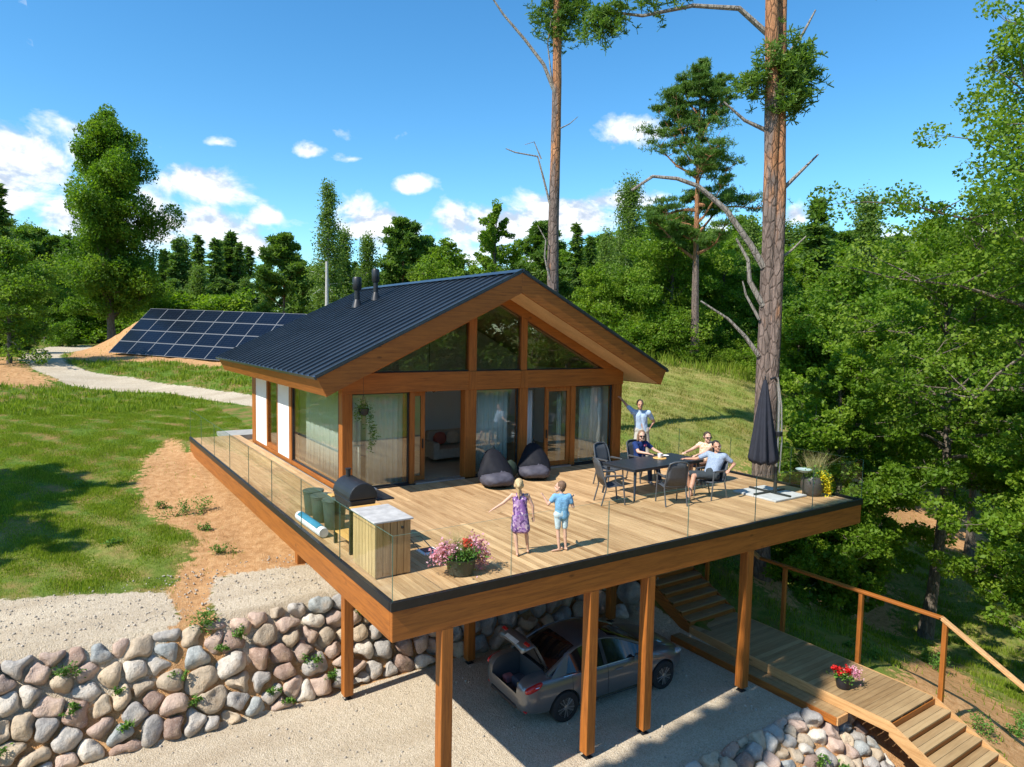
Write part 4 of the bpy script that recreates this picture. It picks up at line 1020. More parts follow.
M['pink'] = leaf_mat('pink_petals', (.45, .12, .22), (.70, .30, .42), (.85, .55, .65), .3); M['red'] = leaf_mat('red_petals', (.45, .01, .01), (.65, .02, .02), (.75, .06, .04), .2)
M['yellow'] = leaf_mat('yellow_petals', (.70, .50, .02), (.85, .68, .02), (.9, .8, .1), .3); M['herb'] = leaf_mat('herb_leaves', (.05, .12, .02), (.10, .22, .03), (.20, .34, .06), .35)
M['straw'] = leaf_mat('straw_blades', (.30, .27, .10), (.45, .40, .18), (.60, .52, .30), .3)
potm = plain('dark_green_pot', (.03, .045, .035), .5)
def blades(c, n, h, spread, width, seed, lean=.35):
    r_ = np.random.default_rng(seed); c = np.asarray(c, float); V = []; 
    b0 = c + np.c_[r_.normal(0, spread*.3, (n, 2)), np.zeros(n)]; dr = np.c_[r_.normal(0, lean, (n, 2)), np.ones(n)]; dr /= np.linalg.norm(dr, axis=1)[:, None]
    hh = h*(.55+.5*r_.random(n))[:, None]; sd_ = np.cross(dr, r_.normal(0, 1, (n, 3))); sd_ /= np.linalg.norm(sd_, axis=1)[:, None]
    mid = b0 + dr*hh*.55; tip = b0 + dr*hh + np.c_[dr[:, :2]*hh*.35, -.1*hh]
    V = np.stack([b0-sd_*width, b0+sd_*width, mid+sd_*width*.7, mid-sd_*width*.7, tip], 1)
    F_ = []; i = np.arange(n)*5
    q = np.stack([i, i+1, i+2, i+3], -1); t3 = np.stack([i+3, i+2, i+4, i+4], -1)
    return V.reshape(-1, 3), q, np.stack([i+3, i+2, i+4], -1), np.repeat(r_.random(n), 5)
def blade_obj(name, mat, parent, *a, **k):
    V, q, t3, tint = blades(*a, **k)
    # quads with a tiny tip instead of triangles keeps one face size
    V = V.reshape(-1, 5, 3); n = len(V); tip2 = V[:, 4] + .15*(V[:, 2]-V[:, 3])
    V = np.concatenate([V, tip2[:, None]], 1).reshape(-1, 3); i = np.arange(n)*6
    F_ = np.concatenate([np.stack([i, i+1, i+2, i+3], -1), np.stack([i+3, i+2, i+5, i+4], -1)])
    return link_mesh(name, np_mesh(name, V, F_, False, {'tint': np.repeat(tint.reshape(-1, 5)[:, 0], 6)}), mat, parent)
def petals(name, mat, parent, centers, spread, n, size, seed, aspect=.8):
    V, F_, tt_ = leafcloud(centers, spread, n, size, aspect, seed, .5); return link_mesh(name, np_mesh(name, V, F_, False, {'tint': tt_}), mat, parent)
fp = thing('flower_pot', 'dark round pot of pink and red flowers near the front railing', 'flower pot', (1.5, .62, 0))
MB().lathe([(.17, 0), (.21, .02), (.255, .26), (.27, .28), (.25, .28), (.22, .2), (.01, .2)], (1.5, .62, 0), 28).build('pot', potm, fp)
petals('leaves', M['herb'], fp, [(1.5, .62, .36), (1.38, .66, .33), (1.62, .6, .33)], (.12, .12, .07), 900, .07, 3, .4)
petals('pink_blossoms', M['pink'], fp, [(1.20, .66, .40), (1.13, .70, .32), (1.27, .60, .47), (1.82, .62, .40), (1.90, .58, .28), (1.78, .66, .46), (1.88, .64, .14)], (.075, .08, .07), 1500, .045, 4)
petals('red_blossoms', M['red'], fp, [(1.66, .66, .50), (1.6, .62, .48)], (.04, .04, .03), 120, .05, 5)
blade_obj('grass_sprays', M['straw'], fp, (1.45, .66, .3), 170, .55, .3, .0022, 6, lean=.38)
bp = thing('flower_pot', 'small dark pot with red and pink flowers on the boardwalk landing', 'flower pot', (9.65, -1.42, -3.352))
MB().lathe([(.11, -3.351), (.13, -3.33), (.165, -3.12), (.15, -3.12), (.01, -3.15)], (9.65, -1.42, 0), 24).build('pot', plain('black_pot', (.02, .022, .03), .5), bp)
petals('leaves', M['herb'], bp, [(9.65, -1.42, -3.08)], (.1, .1, .04), 300, .06, 8, .5)
petals('red_blossoms', M['red'], bp, [(9.58, -1.38, -2.98), (9.66, -1.5, -2.94), (9.5, -1.30, -2.93)], (.035, .035, .03), 260, .05, 9)
petals('pink_blossoms', M['pink'], bp, [(9.82, -1.52, -3.0), (9.88, -1.54, -3.06)], (.07, .07, .05), 420, .035, 10)
yp = thing('flower_pot', 'tall dark pot with trailing yellow flowers at the right deck corner', 'flower pot', (11.95, .95, 0))
MB().lathe([(.15, 0), (.2, .02), (.28, .2), (.27, .42), (.22, .5), (.20, .5), (.2, .4), (.01, .4)], (11.95, .95, 0), 28).build('pot', plain('brown_grey_pot', (.06, .05, .045), .45), yp)
petals('leaves', M['herb'], yp, [(11.95, .95, .55), (12.1, .9, .6), (12.15, .85, .45)], (.14, .14, .1), 800, .07, 12, .4)
petals('yellow_blossoms', M['yellow'], yp, [(12.08, .70, .44), (12.14, .66, .30), (12.2, .66, .16), (12.02, .72, .50), (12.24, .7, .4)], (.06, .05, .08), 700, .05, 13)
blade_obj('grass_sprays', M['straw'], yp, (12.1, .98, .48), 260, .75, .3, .003, 14, lean=.25)
pb = thing('lantern', 'small pale green glass dish on a stem beside the tall pot', 'garden ornament', (11.66, 1.0, 0))
MB().tube([(11.66, 1.02, 0), (11.66, 1.02, .6)], .012, 8).build('stem', M['black'], pb); MB().lathe([(.03, .6), (.14, .63), (.2, .69), (.19, .695), (.12, .65), (.01, .63)], (11.66, 1.02, 0), 24).build('dish', plain('frosted_glass', (.35, .45, .42), .2), pb)
hp = thing('hanging_planter', 'hanging black pot with trailing green vines by the front left post', 'hanging plant', (2.18, 6.62, 2.0))
b = MB()
for k in range(3): a = k*2.094; b.tube([(2.18+.1*math.cos(a), 6.62+.1*math.sin(a), 2.1), (2.18, 6.62, 2.46)], .004, 5)
b.tube([(2.18, 6.62, 2.46), (2.18, 6.62, zu(2.18)-.02)], .004, 5); b.build('cord', M['black'], hp)
MB().lathe([(.06, 1.93), (.11, 1.96), (.13, 2.1), (.11, 2.1), (.01, 2.05)], (2.18, 6.62, 0), 20).build('pot', M['black'], hp)
petals('vines', M['herb'], hp, [(2.18, 6.62, 2.15), (2.10, 6.6, 2.1), (2.28, 6.6, 2.08), (2.36, 6.6, 1.85), (2.4, 6.6, 1.6), (2.42, 6.6, 1.4), (2.38, 6.62, 1.2), (2.05, 6.6, 1.95)], (.06, .05, .09), 900, .05, 15, .5)
# ------------------------------------------------------------------ trees
def bark(name, a, b, sc_=6, z=.35, crack=(.05, .04, .03)):
    t = NT(name); c = t.coord('Object', (sc_, sc_, sc_*z)); n = t.noise(c, 1.6, 6, .7, .4); v = t.n('ShaderNodeTexVoronoi', feature='DISTANCE_TO_EDGE'); t.l(c, v.inputs['Vector']); v.inputs['Scale'].default_value = 1.5
    e = t.ramp(v.outputs[0], [(.0, (1, 1, 1)), (.10, (0, 0, 0))])
    col = t.ramp(n, [(.32, a), (.65, b)]); col = t.mix(t.math('MULTIPLY', e, .55), col, crack)
    t.principled(col, .95, 0, .15, t.bump(t.math('SUBTRACT', n, t.math('MULTIPLY', e, .4)), .8, .04)); return t.m
def pine_bark():
    t = NT('pine_bark'); c = t.coord('Object', (5, 5, 1.6)); n = t.noise(c, 1.5, 7, .7, .5); v = t.n('ShaderNodeTexVoronoi', feature='DISTANCE_TO_EDGE'); t.l(c, v.inputs['Vector']); v.inputs['Scale'].default_value = 1.6
    e = t.ramp(v.outputs[0], [(.0, (1, 1, 1)), (.12, (0, 0, 0))])
    grey = t.ramp(n, [(.3, (.11, .085, .07)), (.65, (.27, .20, .165))]); orange = t.ramp(n, [(.3, (.26, .11, .05)), (.65, (.52, .26, .13))])
    a = t.attr('tint'); nn = t.noise(t.coord('Object', (1.2, 1.2, .25)), 1.2, 4, .6)
    f = t.ramp(t.math('ADD', a, t.math('MULTIPLY_ADD', nn, 2.6, -1.3)), [(.36, (0, 0, 0)), (.56, (1, 1, 1))])
    col = t.mix(f, grey, orange); col = t.mix(t.math('MULTIPLY', e, .6), col, (.06, .04, .03))
    t.principled(col, .95, 0, .15, t.bump(t.math('SUBTRACT', n, t.math('MULTIPLY', e, .4)), .9, .05)); return t.m
M['bark_grey'] = bark('grey_bark', (.10, .08, .06), (.24, .20, .155)); M['bark_pine'] = pine_bark()
M['bark_birch'] = bark('birch_bark', (.45, .43, .40), (.70, .68, .64), 2, 2.5, (.06, .05, .05)); M['bark_dead'] = bark('dead_wood', (.20, .17, .14), (.38, .34, .29))
M['leaf_mid'] = leaf_mat('oak_leaves', (.074, .148, .014), (.142, .252, .022), (.26, .36, .040), .50)
M['leaf_bright'] = leaf_mat('bright_leaves', (.088, .172, .012), (.162, .275, .022), (.29, .39, .035), .50)
M['leaf_dark'] = leaf_mat('dark_leaves', (.078, .152, .016), (.135, .235, .024), (.23, .32, .040), .50)
M['leaf_birch'] = leaf_mat('birch_leaves', (.09, .16, .03), (.15, .24, .05), (.22, .31, .07), .45)
M['needle_pine'] = leaf_mat('pine_needles', (.065, .135, .024), (.115, .205, .032), (.19, .28, .048), .42)
M['needle_spruce'] = leaf_mat('spruce_needles', (.075, .145, .035), (.12, .205, .045), (.18, .27, .06), .45)
M['needle_pine_l'] = leaf_mat('young_pine_needles', (.08, .155, .04), (.13, .215, .05), (.20, .29, .06), .38)

def orient(n, r_, up):
    nrm = r_.normal(0, 1, (n, 3)); nrm[:, 2] = np.abs(nrm[:, 2])*.8 + up; nrm /= np.linalg.norm(nrm, axis=1)[:, None]
    a = np.cross(nrm, r_.normal(0, 1, (n, 3))); a /= np.linalg.norm(a, axis=1)[:, None]; return nrm, a, np.cross(nrm, a)
def leaves(c, tint, size, aspect, r_, up=.25):
    n = len(c); nrm, a, b_ = orient(n, r_, up); s = (size*(.55+.9*r_.random(n)))[:, None]; w_ = s*aspect; fold = nrm*s*.12
    V = np.stack([c - a*s*.5, c + b_*w_*.5 - fold, c + a*s*.5, c - b_*w_*.5 - fold], 1).reshape(-1, 3)
    return V, np.repeat(np.clip(tint, 0, 1), 4)
def quads_mesh(name, V, tint): return np_mesh(name, V, np.arange(len(V)).reshape(-1, 4), False, {'tint': tint})

def branch_pts(r_, p0, d0, L, n, droop=0, wob=.18):
    P = [np.array(p0, float)]; d = np.array(d0, float); d /= np.linalg.norm(d)
    for i in range(n):
        d = d + r_.normal(0, wob, 3) + np.array([0, 0, -droop]); d /= np.linalg.norm(d); P.append(P[-1] + d*L/n)
    return P
def tree_mesh(kind, seed, h, rad, nleaf, size, z0=.22, detail=1, lean=(0, 0), trunk_r=None, asym=None, nb_=None, lr=(.65, 1.15), fl=.30, el0=22, vs=.78, tight=None):
    """returns (trunk MB, crown verts, tints).  h height, rad crown radius, z0 bare share of the trunk"""
    r_ = np.random.default_rng(seed); tm = MB(); tr0 = trunk_r or h*.016
    nseg = 9; tp = []
    wx, wy = r_.normal(0, .012*h, 2)
    for i in range(nseg+1):
        t_ = i/nseg; tp.append(np.array([wx*math.sin(t_*3.1)+lean[0]*t_, wy*math.sin(t_*4.2)+lean[1]*t_, h*.97*t_]))
    def trunk_at(t_):
        k = min(int(t_*nseg), nseg-1); f = t_*nseg-k; return tp[k]*(1-f)+tp[k+1]*f
    tm.tint = .1
    tm.tube([tuple(p) for p in tp], [tr0*(1.35 if i == 0 else 1)*(1-.9*i/nseg) + .01 for i in range(nseg+1)], 8 if detail else 6)
    if kind == 'pine': tm.att = [min(.9, max(0, (p[2]/h-.22)*2.2)) for p in tm.v]
    cl = []      # clump centres, spread
    if kind in ('broad', 'birch', 'aspen'):
        nb = nb_ or ({'broad': 34, 'birch': 46, 'aspen': 34}[kind] if detail else 18)
        for i in range(nb):
            t_ = z0 + (1-z0)*(i+.5)/nb*.97; an = i*2.4 + r_.uniform(-.5, .5)
            u = (t_-z0)/(1-z0)
            if kind == 'broad': prof = math.sin(PI*min(1, .16+.84*u)**.85)**.7
            elif kind == 'aspen': prof = (.55+.45*math.sin(PI*u*.9))*(1-u**4)
            else: prof = (1-u)**.7*.9 + .12
            L = rad*max(.15, prof)*r_.uniform(*lr)
            if asym: L *= 1 + asym*math.cos(an)
            el = R({'broad': el0, 'birch': 50, 'aspen': 35}[kind]) + u*.6
            d = np.array([math.cos(an)*math.cos(el), math.sin(an)*math.cos(el), math.sin(el)])
            P = branch_pts(r_, trunk_at(t_), d, L, 5, .10 if kind != 'birch' else .22)
            br = max(.012, tr0*.38*(1-u*.7)); tm.tint = .3
            tm.tube([tuple(p) for p in P], list(np.linspace(br, br*.2, 6)), 5, caps=False)
            for k in range(2, 6):
                for q in range(2 if kind == 'broad' else 1):
                    dd = r_.normal(0, 1, 3); dd[2] = abs(dd[2])*.4 - (.5 if kind == 'birch' else 0); dd /= np.linalg.norm(dd)
                    l2 = L*r_.uniform(.16, .42)*(1.1 if kind == 'broad' else .6)
                    e = P[k] + dd*l2
                    if detail: tm.tube([tuple(P[k]), tuple((P[k]+e)/2 + r_.normal(0, .05, 3)*l2), tuple(e)], [br*.35, br*.2, br*.08], 4, caps=False)
                    cl.append((e, l2*.55)); 
                cl.append((P[k], L*.13))
        cl.append((tp[-1], rad*.15))
        C_ = np.array([c for c, s in cl]); S_ = np.array([s for c, s in cl]); S_ = np.maximum(S_, rad*.07)
        wgt = S_**1.6; wgt /= wgt.sum(); ii = r_.choice(len(C_), nleaf, p=wgt)
        off = r_.normal(0, 1, (nleaf, 3)); nr_ = np.linalg.norm(off, axis=1)[:, None]; off = off/nr_**.6*(tight if tight else 1.0)
        if tight: off = np.where(nr_ > 2.6, off*.5, off)
        sp = S_[ii][:, None]*np.array([1, 1, vs if kind == 'broad' else 1.15])*.85
        c = C_[ii] + off*sp
        if kind == 'birch': c += r_.normal(0, rad*.16, (nleaf, 3)); c[:, 2] -= np.abs(r_.normal(0, .05*h, nleaf))*.5
        ct = r_.normal(.5, .16, len(C_)); tint = ct[ii] + r_.normal(0, .14, nleaf)
        V, tt_ = leaves(c, tint, size, .62, r_, .3)
    elif kind == 'pine':      # flat plates of needles on the upper trunk
        nb = nb_ or (38 if detail else 20)
        C_, S_ = [], []
        for i in range(nb):
            t_ = z0 + (1-z0)*(i+.5)/nb; u = (t_-z0)/(1-z0); an = i*2.4 + r_.uniform(-.6, .6)
            prof = (.75+.35*math.sin(PI*u))*(1-u**3) + .12
            L = rad*prof*r_.uniform(.55, 1.15)
            if asym: L *= 1 + asym*math.cos(an)
            el = R(5) + u*.7
            P = branch_pts(r_, trunk_at(t_), (math.cos(an)*math.cos(el), math.sin(an)*math.cos(el), math.sin(el)), L, 5, -.03, .16)
            br = max(.012, tr0*.30*(1-u*.6)); tm.tint = .75
            tm.tube([tuple(p) for p in P], list(np.linspace(br, br*.2, 6)), 5, caps=False)
            for k in range(2, 6):
                for q in range(3 if detail else 2):
                    dd = r_.normal(0, 1, 3); dd[2] = abs(dd[2])*.3 + .1; dd /= np.linalg.norm(dd); l2 = L*r_.uniform(.10, .30)
                    e = P[k] + dd*l2; C_.append(e); S_.append(max(.28, l2*.5))
                    if detail: tm.tube([tuple(P[k]), tuple(e)], [br*.3, br*.1], 4, caps=False)
        C_ = np.array(C_); S_ = np.array(S_); ntuft = nleaf//7; ii = r_.integers(0, len(C_), ntuft)
        c = C_[ii] + r_.normal(0, 1, (ntuft, 3))*S_[ii][:, None]*np.array([.8, .8, fl]); ct = r_.normal(.5, .16, len(C_))
        V, tt_ = needles(c, ct[ii], size, 7, r_)
    elif kind == 'spruce':
        C_ = []; D_ = []; Ls = []
        nw = 24 if detail else 18; 
        for i in range(nw):
            nbr = 8 if detail else 7
            for k in range(nbr):
                t_ = z0 + (1-z0)*(i+.3+r_.uniform(-.55, .55))/nw; t_ = min(max(t_, z0), .995); u = (t_-z0)/(1-z0)
                an = k*2*PI/nbr + i*.9 + r_.uniform(-.3, .3); L = rad*((1-u)**.85*.95+.05)*r_.uniform(.7, 1.15)
                d = np.array([math.cos(an), math.sin(an), .15 if u > .6 else -.12])
                P = branch_pts(r_, trunk_at(min(t_, .99)), d, L, 3, .07, .07)
                if detail: tm.tube([tuple(p) for p in P], [.02, .012, .008, .005], 3, caps=False)
                nn_ = max(3, int(L/rad*14))
                for q in range(nn_):
                    f = (q+.6)/nn_*3; kk = min(2, int(f)); p = P[kk]*(1-(f-kk)) + P[kk+1]*(f-kk); C_.append(p + r_.normal(0, .05*L, 3)); D_.append(d)
        C_ = np.array(C_); D_ = np.array(D_); rep = max(1, nleaf//len(C_)); C_ = np.repeat(C_, rep, 0); D_ = np.repeat(D_, rep, 0); n = len(C_)
        dd = D_ + r_.normal(0, .75, (n, 3))*np.array([1, 1, .5]) + np.array([0, 0, -.28]); dd /= np.linalg.norm(dd, axis=1)[:, None]
        sd_ = np.cross(dd, r_.normal(0, 1, (n, 3))*np.array([.4, .4, 1])); sd_ /= np.linalg.norm(sd_, axis=1)[:, None]
        s = (size*(.6+.8*r_.random(n)))[:, None]; c = C_ + r_.normal(0, .06*rad, (n, 3))*np.array([1, 1, .5])
        V = np.stack([c - sd_*s*.10, c + dd*s*.45 - sd_*s*.2, c + dd*s, c + dd*s*.45 + sd_*s*.2], 1).reshape(-1, 3)
        tt_ = np.repeat(np.clip(r_.normal(.5, .22, n), 0, 1), 4)
    return tm, V, tt_
def needles(c, ct, size, k, r_):
    n = len(c); c = np.repeat(c, k, 0); dd = r_.normal(0, 1, (n*k, 3)); dd[:, 2] = dd[:, 2]*.7 + .35; dd /= np.linalg.norm(dd, axis=1)[:, None]
    sd_ = np.cross(dd, r_.normal(0, 1, (n*k, 3))); sd_ /= np.linalg.norm(sd_, axis=1)[:, None]; s = (size*(.7+.6*r_.random(n*k)))[:, None]
    V = np.stack([c - sd_*s*.07, c + sd_*s*.07, c + dd*s + sd_*s*.10, c + dd*s - sd_*s*.10], 1).reshape(-1, 3)
    return V, np.repeat(np.clip(np.repeat(ct, k) + r_.normal(0, .12, n*k), 0, 1), 4)
PROTO = {}
def proto(key, name, kind, seed, h, rad, nleaf, size, leafm, barkm, **kw):
    tm, V, tt_ = tree_mesh(kind, seed, h, rad, nleaf, size, **kw)
    PROTO[key] = (name, tm, V, tt_, leafm, barkm, h, rad)
COUNT = {}
def plant(key, px, dep, top=None, label='', group=None, h=None, rz=None, wide=1.0, xyz=None, cat='tree'):
    """first use builds the meshes, later uses copy the objects"""
    name, tm, V, tt_, lm, bm_, h0, rad0 = PROTO[key][:8]
    x, y, z = xyz if xyz else ground_at(px, dep)
    if h is None: h = at(px, top, dep).z - z
    s = h/h0
    if key in COUNT: o = copy_tree(COUNT[key])
    else:
        o = thing(name, 'x', cat, (0, 0, 0)); tm.build('trunk', M[bm_], o, local=True); link_mesh('crown', quads_mesh('crown', V, tt_), M[lm], o, local=True); COUNT[key] = o
    o.location = (x, y, z-.15); o.scale = (s*wide, s*wide, s); o.rotation_euler = (0, 0, random.uniform(0, 6.28) if rz is None else rz)
    o['label'] = label
    if group: o['group'] = group
    return o
# far and middle forest prototypes
proto('spruceA', 'spruce_tree', 'spruce', 1, 15, 2.2, 15000, .48, 'needle_spruce', 'bark_grey', z0=.06, detail=0)
proto('spruceB', 'spruce_tree', 'spruce', 2, 15, 2.8, 16000, .52, 'needle_spruce', 'bark_grey', z0=.08, detail=0)
proto('pineA', 'pine_tree', 'pine', 3, 14, 3.2, 22000, .55, 'needle_pine_l', 'bark_pine', z0=.12, detail=0)
proto('pineB', 'pine_tree', 'pine', 4, 14, 3.4, 22000, .55, 'needle_pine', 'bark_pine', z0=.18, detail=0)
proto('birchA', 'birch_tree', 'birch', 5, 16, 2.6, 12000, .27, 'leaf_birch', 'bark_birch', z0=.18)
proto('birchB', 'birch_tree', 'birch', 6, 16, 3.0, 12000, .27, 'leaf_birch', 'bark_birch', z0=.12)
proto('broadA', 'broadleaf_tree', 'broad', 7, 14, 4.4, 20000, .30, 'leaf_mid', 'bark_grey', z0=.12)
proto('broadB', 'broadleaf_tree', 'broad', 8, 14, 4.8, 20000, .32, 'leaf_bright', 'bark_grey', z0=.08)
proto('broadC', 'broadleaf_tree', 'broad', 9, 15, 4.6, 20000, .30, 'leaf_dark', 'bark_grey', z0=.10)
proto('aspen', 'aspen_tree', 'aspen', 10, 16, 3.4, 12000, .30, 'leaf_mid', 'bark_grey', z0=.2)
proto('bush', 'bush', 'broad', 11, 3, 1.9, 7000, .17, 'leaf_bright', 'bark_grey', z0=.02)
proto('bushD', 'bush', 'broad', 12, 3, 1.9, 7000, .17, 'leaf_mid', 'bark_grey', z0=.02)
# back rows: a dense line of individual trees right round the view
random.seed(21)
row = 0
def ordn(i): return ORD[i] if i < len(ORD) else 'far'
KD = {'spruceA': 'dark pointed spruce', 'spruceB': 'broad dark spruce', 'pineA': 'bushy young pine', 'pineB': 'dark green pine', 'birchA': 'slender birch', 'birchB': 'light green birch', 'broadA': 'mid green broadleaf tree', 'broadB': 'bright green broadleaf tree', 'broadC': 'dark broadleaf tree', 'aspen': 'airy aspen', 'bush': 'bright green bush', 'bushD': 'mid green bush'}
def forest(rows):
    cnt = {}
    for (pxs, dep, tops, keys, wide, where) in rows:
        n = len(pxs)
        for i, px in enumerate(pxs):
            k = random.choice(keys); tp = np.interp(px, [a for a, _ in tops], [b for _, b in tops]) + random.uniform(-9, 7)
            c = cnt.get((k, where), 0); cnt[(k, where)] = c+1
            plant(k, px + random.uniform(-3, 3), dep*random.uniform(.93, 1.07), tp, '%s, %s such from the left, %s' % (KD[k], ordn(c), where), 'forest trees, ' + where, wide=wide*random.uniform(.9, 1.15))
def span(a, b, st): return list(np.arange(a, b, st))
forest([
 (span(-190, 470, 17), 100, [(-190, 225), (20, 222), (120, 250), (170, 244), (240, 236), (300, 262), (400, 258), (470, 262)], ['spruceA', 'spruceB', 'birchA', 'pineB', 'spruceA'], 1.1, 'back row left of the roof'),
 (span(-150, 60, 26), 78, [(-150, 215), (60, 235)], ['broadC', 'birchB', 'pineB'], 1.1, 'wood at the left edge'),
 (span(150, 470, 24), 76, [(150, 272), (300, 270), (470, 266)], ['pineA', 'pineA', 'birchA', 'pineB', 'birchB'], 1.2, 'behind the solar panels'),
 (span(470, 1120, 22), 105, [(470, 262), (600, 240), (720, 225), (860, 232), (1120, 235)], ['spruceA', 'birchA', 'broadB', 'birchB', 'pineB'], 1.2, 'back row right of ridge'),
 (span(530, 1100, 30), 80, [(530, 268), (640, 225), (760, 228), (860, 245), (1100, 238)], ['broadA', 'broadB', 'birchB', 'broadB', 'birchA'], 1.2, 'second row behind meadow'),
 (span(770, 1090, 34), 62, [(770, 262), (900, 262), (1090, 250)], ['broadA', 'broadB', 'broadA', 'aspen'], 1.2, 'wooded valley, far side'),
 (span(800, 1080, 40), 47, [(800, 300), (1080, 290)], ['broadB', 'broadA', 'broadC'], 1.15, 'lower valley trees'),
])
# single trees that can be told apart
S = [
 ('spruceB', 178, 92, 236), ('spruceA', 200, 92, 231), ('spruceB', 216, 90, 236), ('spruceA', 229, 94, 233), ('spruceA', 240, 92, 239), ('spruceA', 165, 94, 246),
 ('pineB', 285, 62, 233), ('birchA', 344, 55, 226), ('birchB', 366, 58, 232), ('pineB', 402, 62, 219), ('pineB', 425, 66, 236), ('broadA', 447, 58, 238),
 ('pineB', 541, 62, 222), ('spruceA', 575, 70, 219), ('spruceA', 588, 78, 232), ('birchB', 606, 64, 228), ('spruceA', 740, 74, 220), ('spruceB', 813, 66, 194), ('birchA', 862, 58, 190), ('birchA', 748, 66, 215), ('spruceA', 0, 48, 176)]
where = {178: 'second spruce top in the cluster above the solar panels', 200: 'tallest spruce top above the solar panels', 216: 'broad spruce top between two narrow ones above the panels', 229: 'narrow spruce top right of the tallest above the panels', 240: 'last spruce top at the right of the cluster above the panels', 165: 'first and lowest spruce top left of the cluster above the panels',
 285: 'dark pine standing alone between solar panels and utility pole', 344: 'light birch just right of the tall thin birch by the pole', 366: 'pale birch directly above the chimney pipes', 402: 'pointed dark pine between the chimney pipes and the ridge', 425: 'lower dark pine beside the pointed one behind the roof', 447: 'low broadleaf tree left of the airy aspen behind the ridge',
 541: 'dark pine just left of the thick bare pine trunk', 575: 'pointed spruce just right of the thick bare pine trunk', 588: 'smaller spruce between pointed spruce and tall birch', 606: 'birch left of the tallest birch behind the right roof slope', 740: 'spruce top partly hidden behind the double pine trunk', 813: 'dark slim spruce standing out against the sky right of the double trunk', 862: 'thin birch standing against the sky above the right wood', 748: 'birch just left of the double pine trunk', 0: 'dark tall spruce cut by the left edge of the view'}
for k, px, dep, tp in S: plant(k, px, dep, tp, where[px])
# tall narrow birch by the pole, aspen, big birch
proto('birchT', 'birch_tree', 'birch', 31, 17, 2.1, 11000, .22, 'leaf_birch', 'bark_birch', z0=.25); plant('birchT', 329, 50, 178, 'tall thin birch rising above the others beside the utility pole')
plant('aspen', 494, 56, 200, 'airy aspen with clouds behind it just above the roof ridge', wide=1.0)
proto('birchG', 'birch_tree', 'birch', 33, 18, 3.2, 22000, .22, 'leaf_birch', 'bark_birch', z0=.1); plant('birchG', 626, 58, 176, 'tallest light green birch behind the right roof slope')
proto('mapleG', 'maple_tree', 'broad', 34, 13, 4.6, 52000, .22, 'leaf_mid', 'bark_grey', z0=.04); 
plant('mapleG', 672, 52, 212, 'big rounded leafy tree at the meadow edge left of the orange pine', wide=.95); plant('mapleG', 636, 54, 262, 'smaller rounded tree at the meadow edge behind the right roof slope', wide=1.05)
plant('broadB', 596, 54, 262, 'bright green tree just behind the right roof slope'); plant('mapleG', 722, 55, 250, 'rounded leafy tree between orange pine and double trunk'); plant('broadC', 752, 57, 262, 'dark tree directly behind the double pine trunk')
plant('broadA', 850, 44, 262, 'leafy tree at the meadow edge right of the double trunk', wide=1.1)
# big tree on the left
proto('hero', 'oak_tree', 'broad', 41, 20, 4.6, 120000, .21, 'leaf_mid', 'bark_grey', z0=.10, trunk_r=.36, nb_=46, lr=(.75, 1.1), el0=48, vs=1.0); plant('hero', 112, 54, 110, 'tall rounded oak towering left of the solar panels', rz=1.0, wide=.90)
plant('broadC', 8, 40, 236, 'dark leafy tree at the left edge before the wood'); plant('broadC', 45, 66, 262, 'low dark tree left of the tall oak')
plant('bushD', 62, 62, 322, 'dark bush at the foot of the wood left of the tall oak'); plant('broadA', 140, 66, 262, 'leafy tree half hidden behind the right side of the tall oak')
# orange barked pine at the meadow edge
tm, V, tt_ = tree_mesh('pine', 53, 20, 5.6, 140000, .21, z0=.36, trunk_r=.50, lean=(.6, 0), nb_=30, fl=.13)
PROTO['pineM'] = ('pine_tree', tm, V, tt_, 'needle_pine', 'bark_pine', 20, 5.4)
plant('pineM', 696, 49, 72, 'pine with orange upper trunk and flat tiers of needles at the meadow edge', rz=2.6, wide=.62)
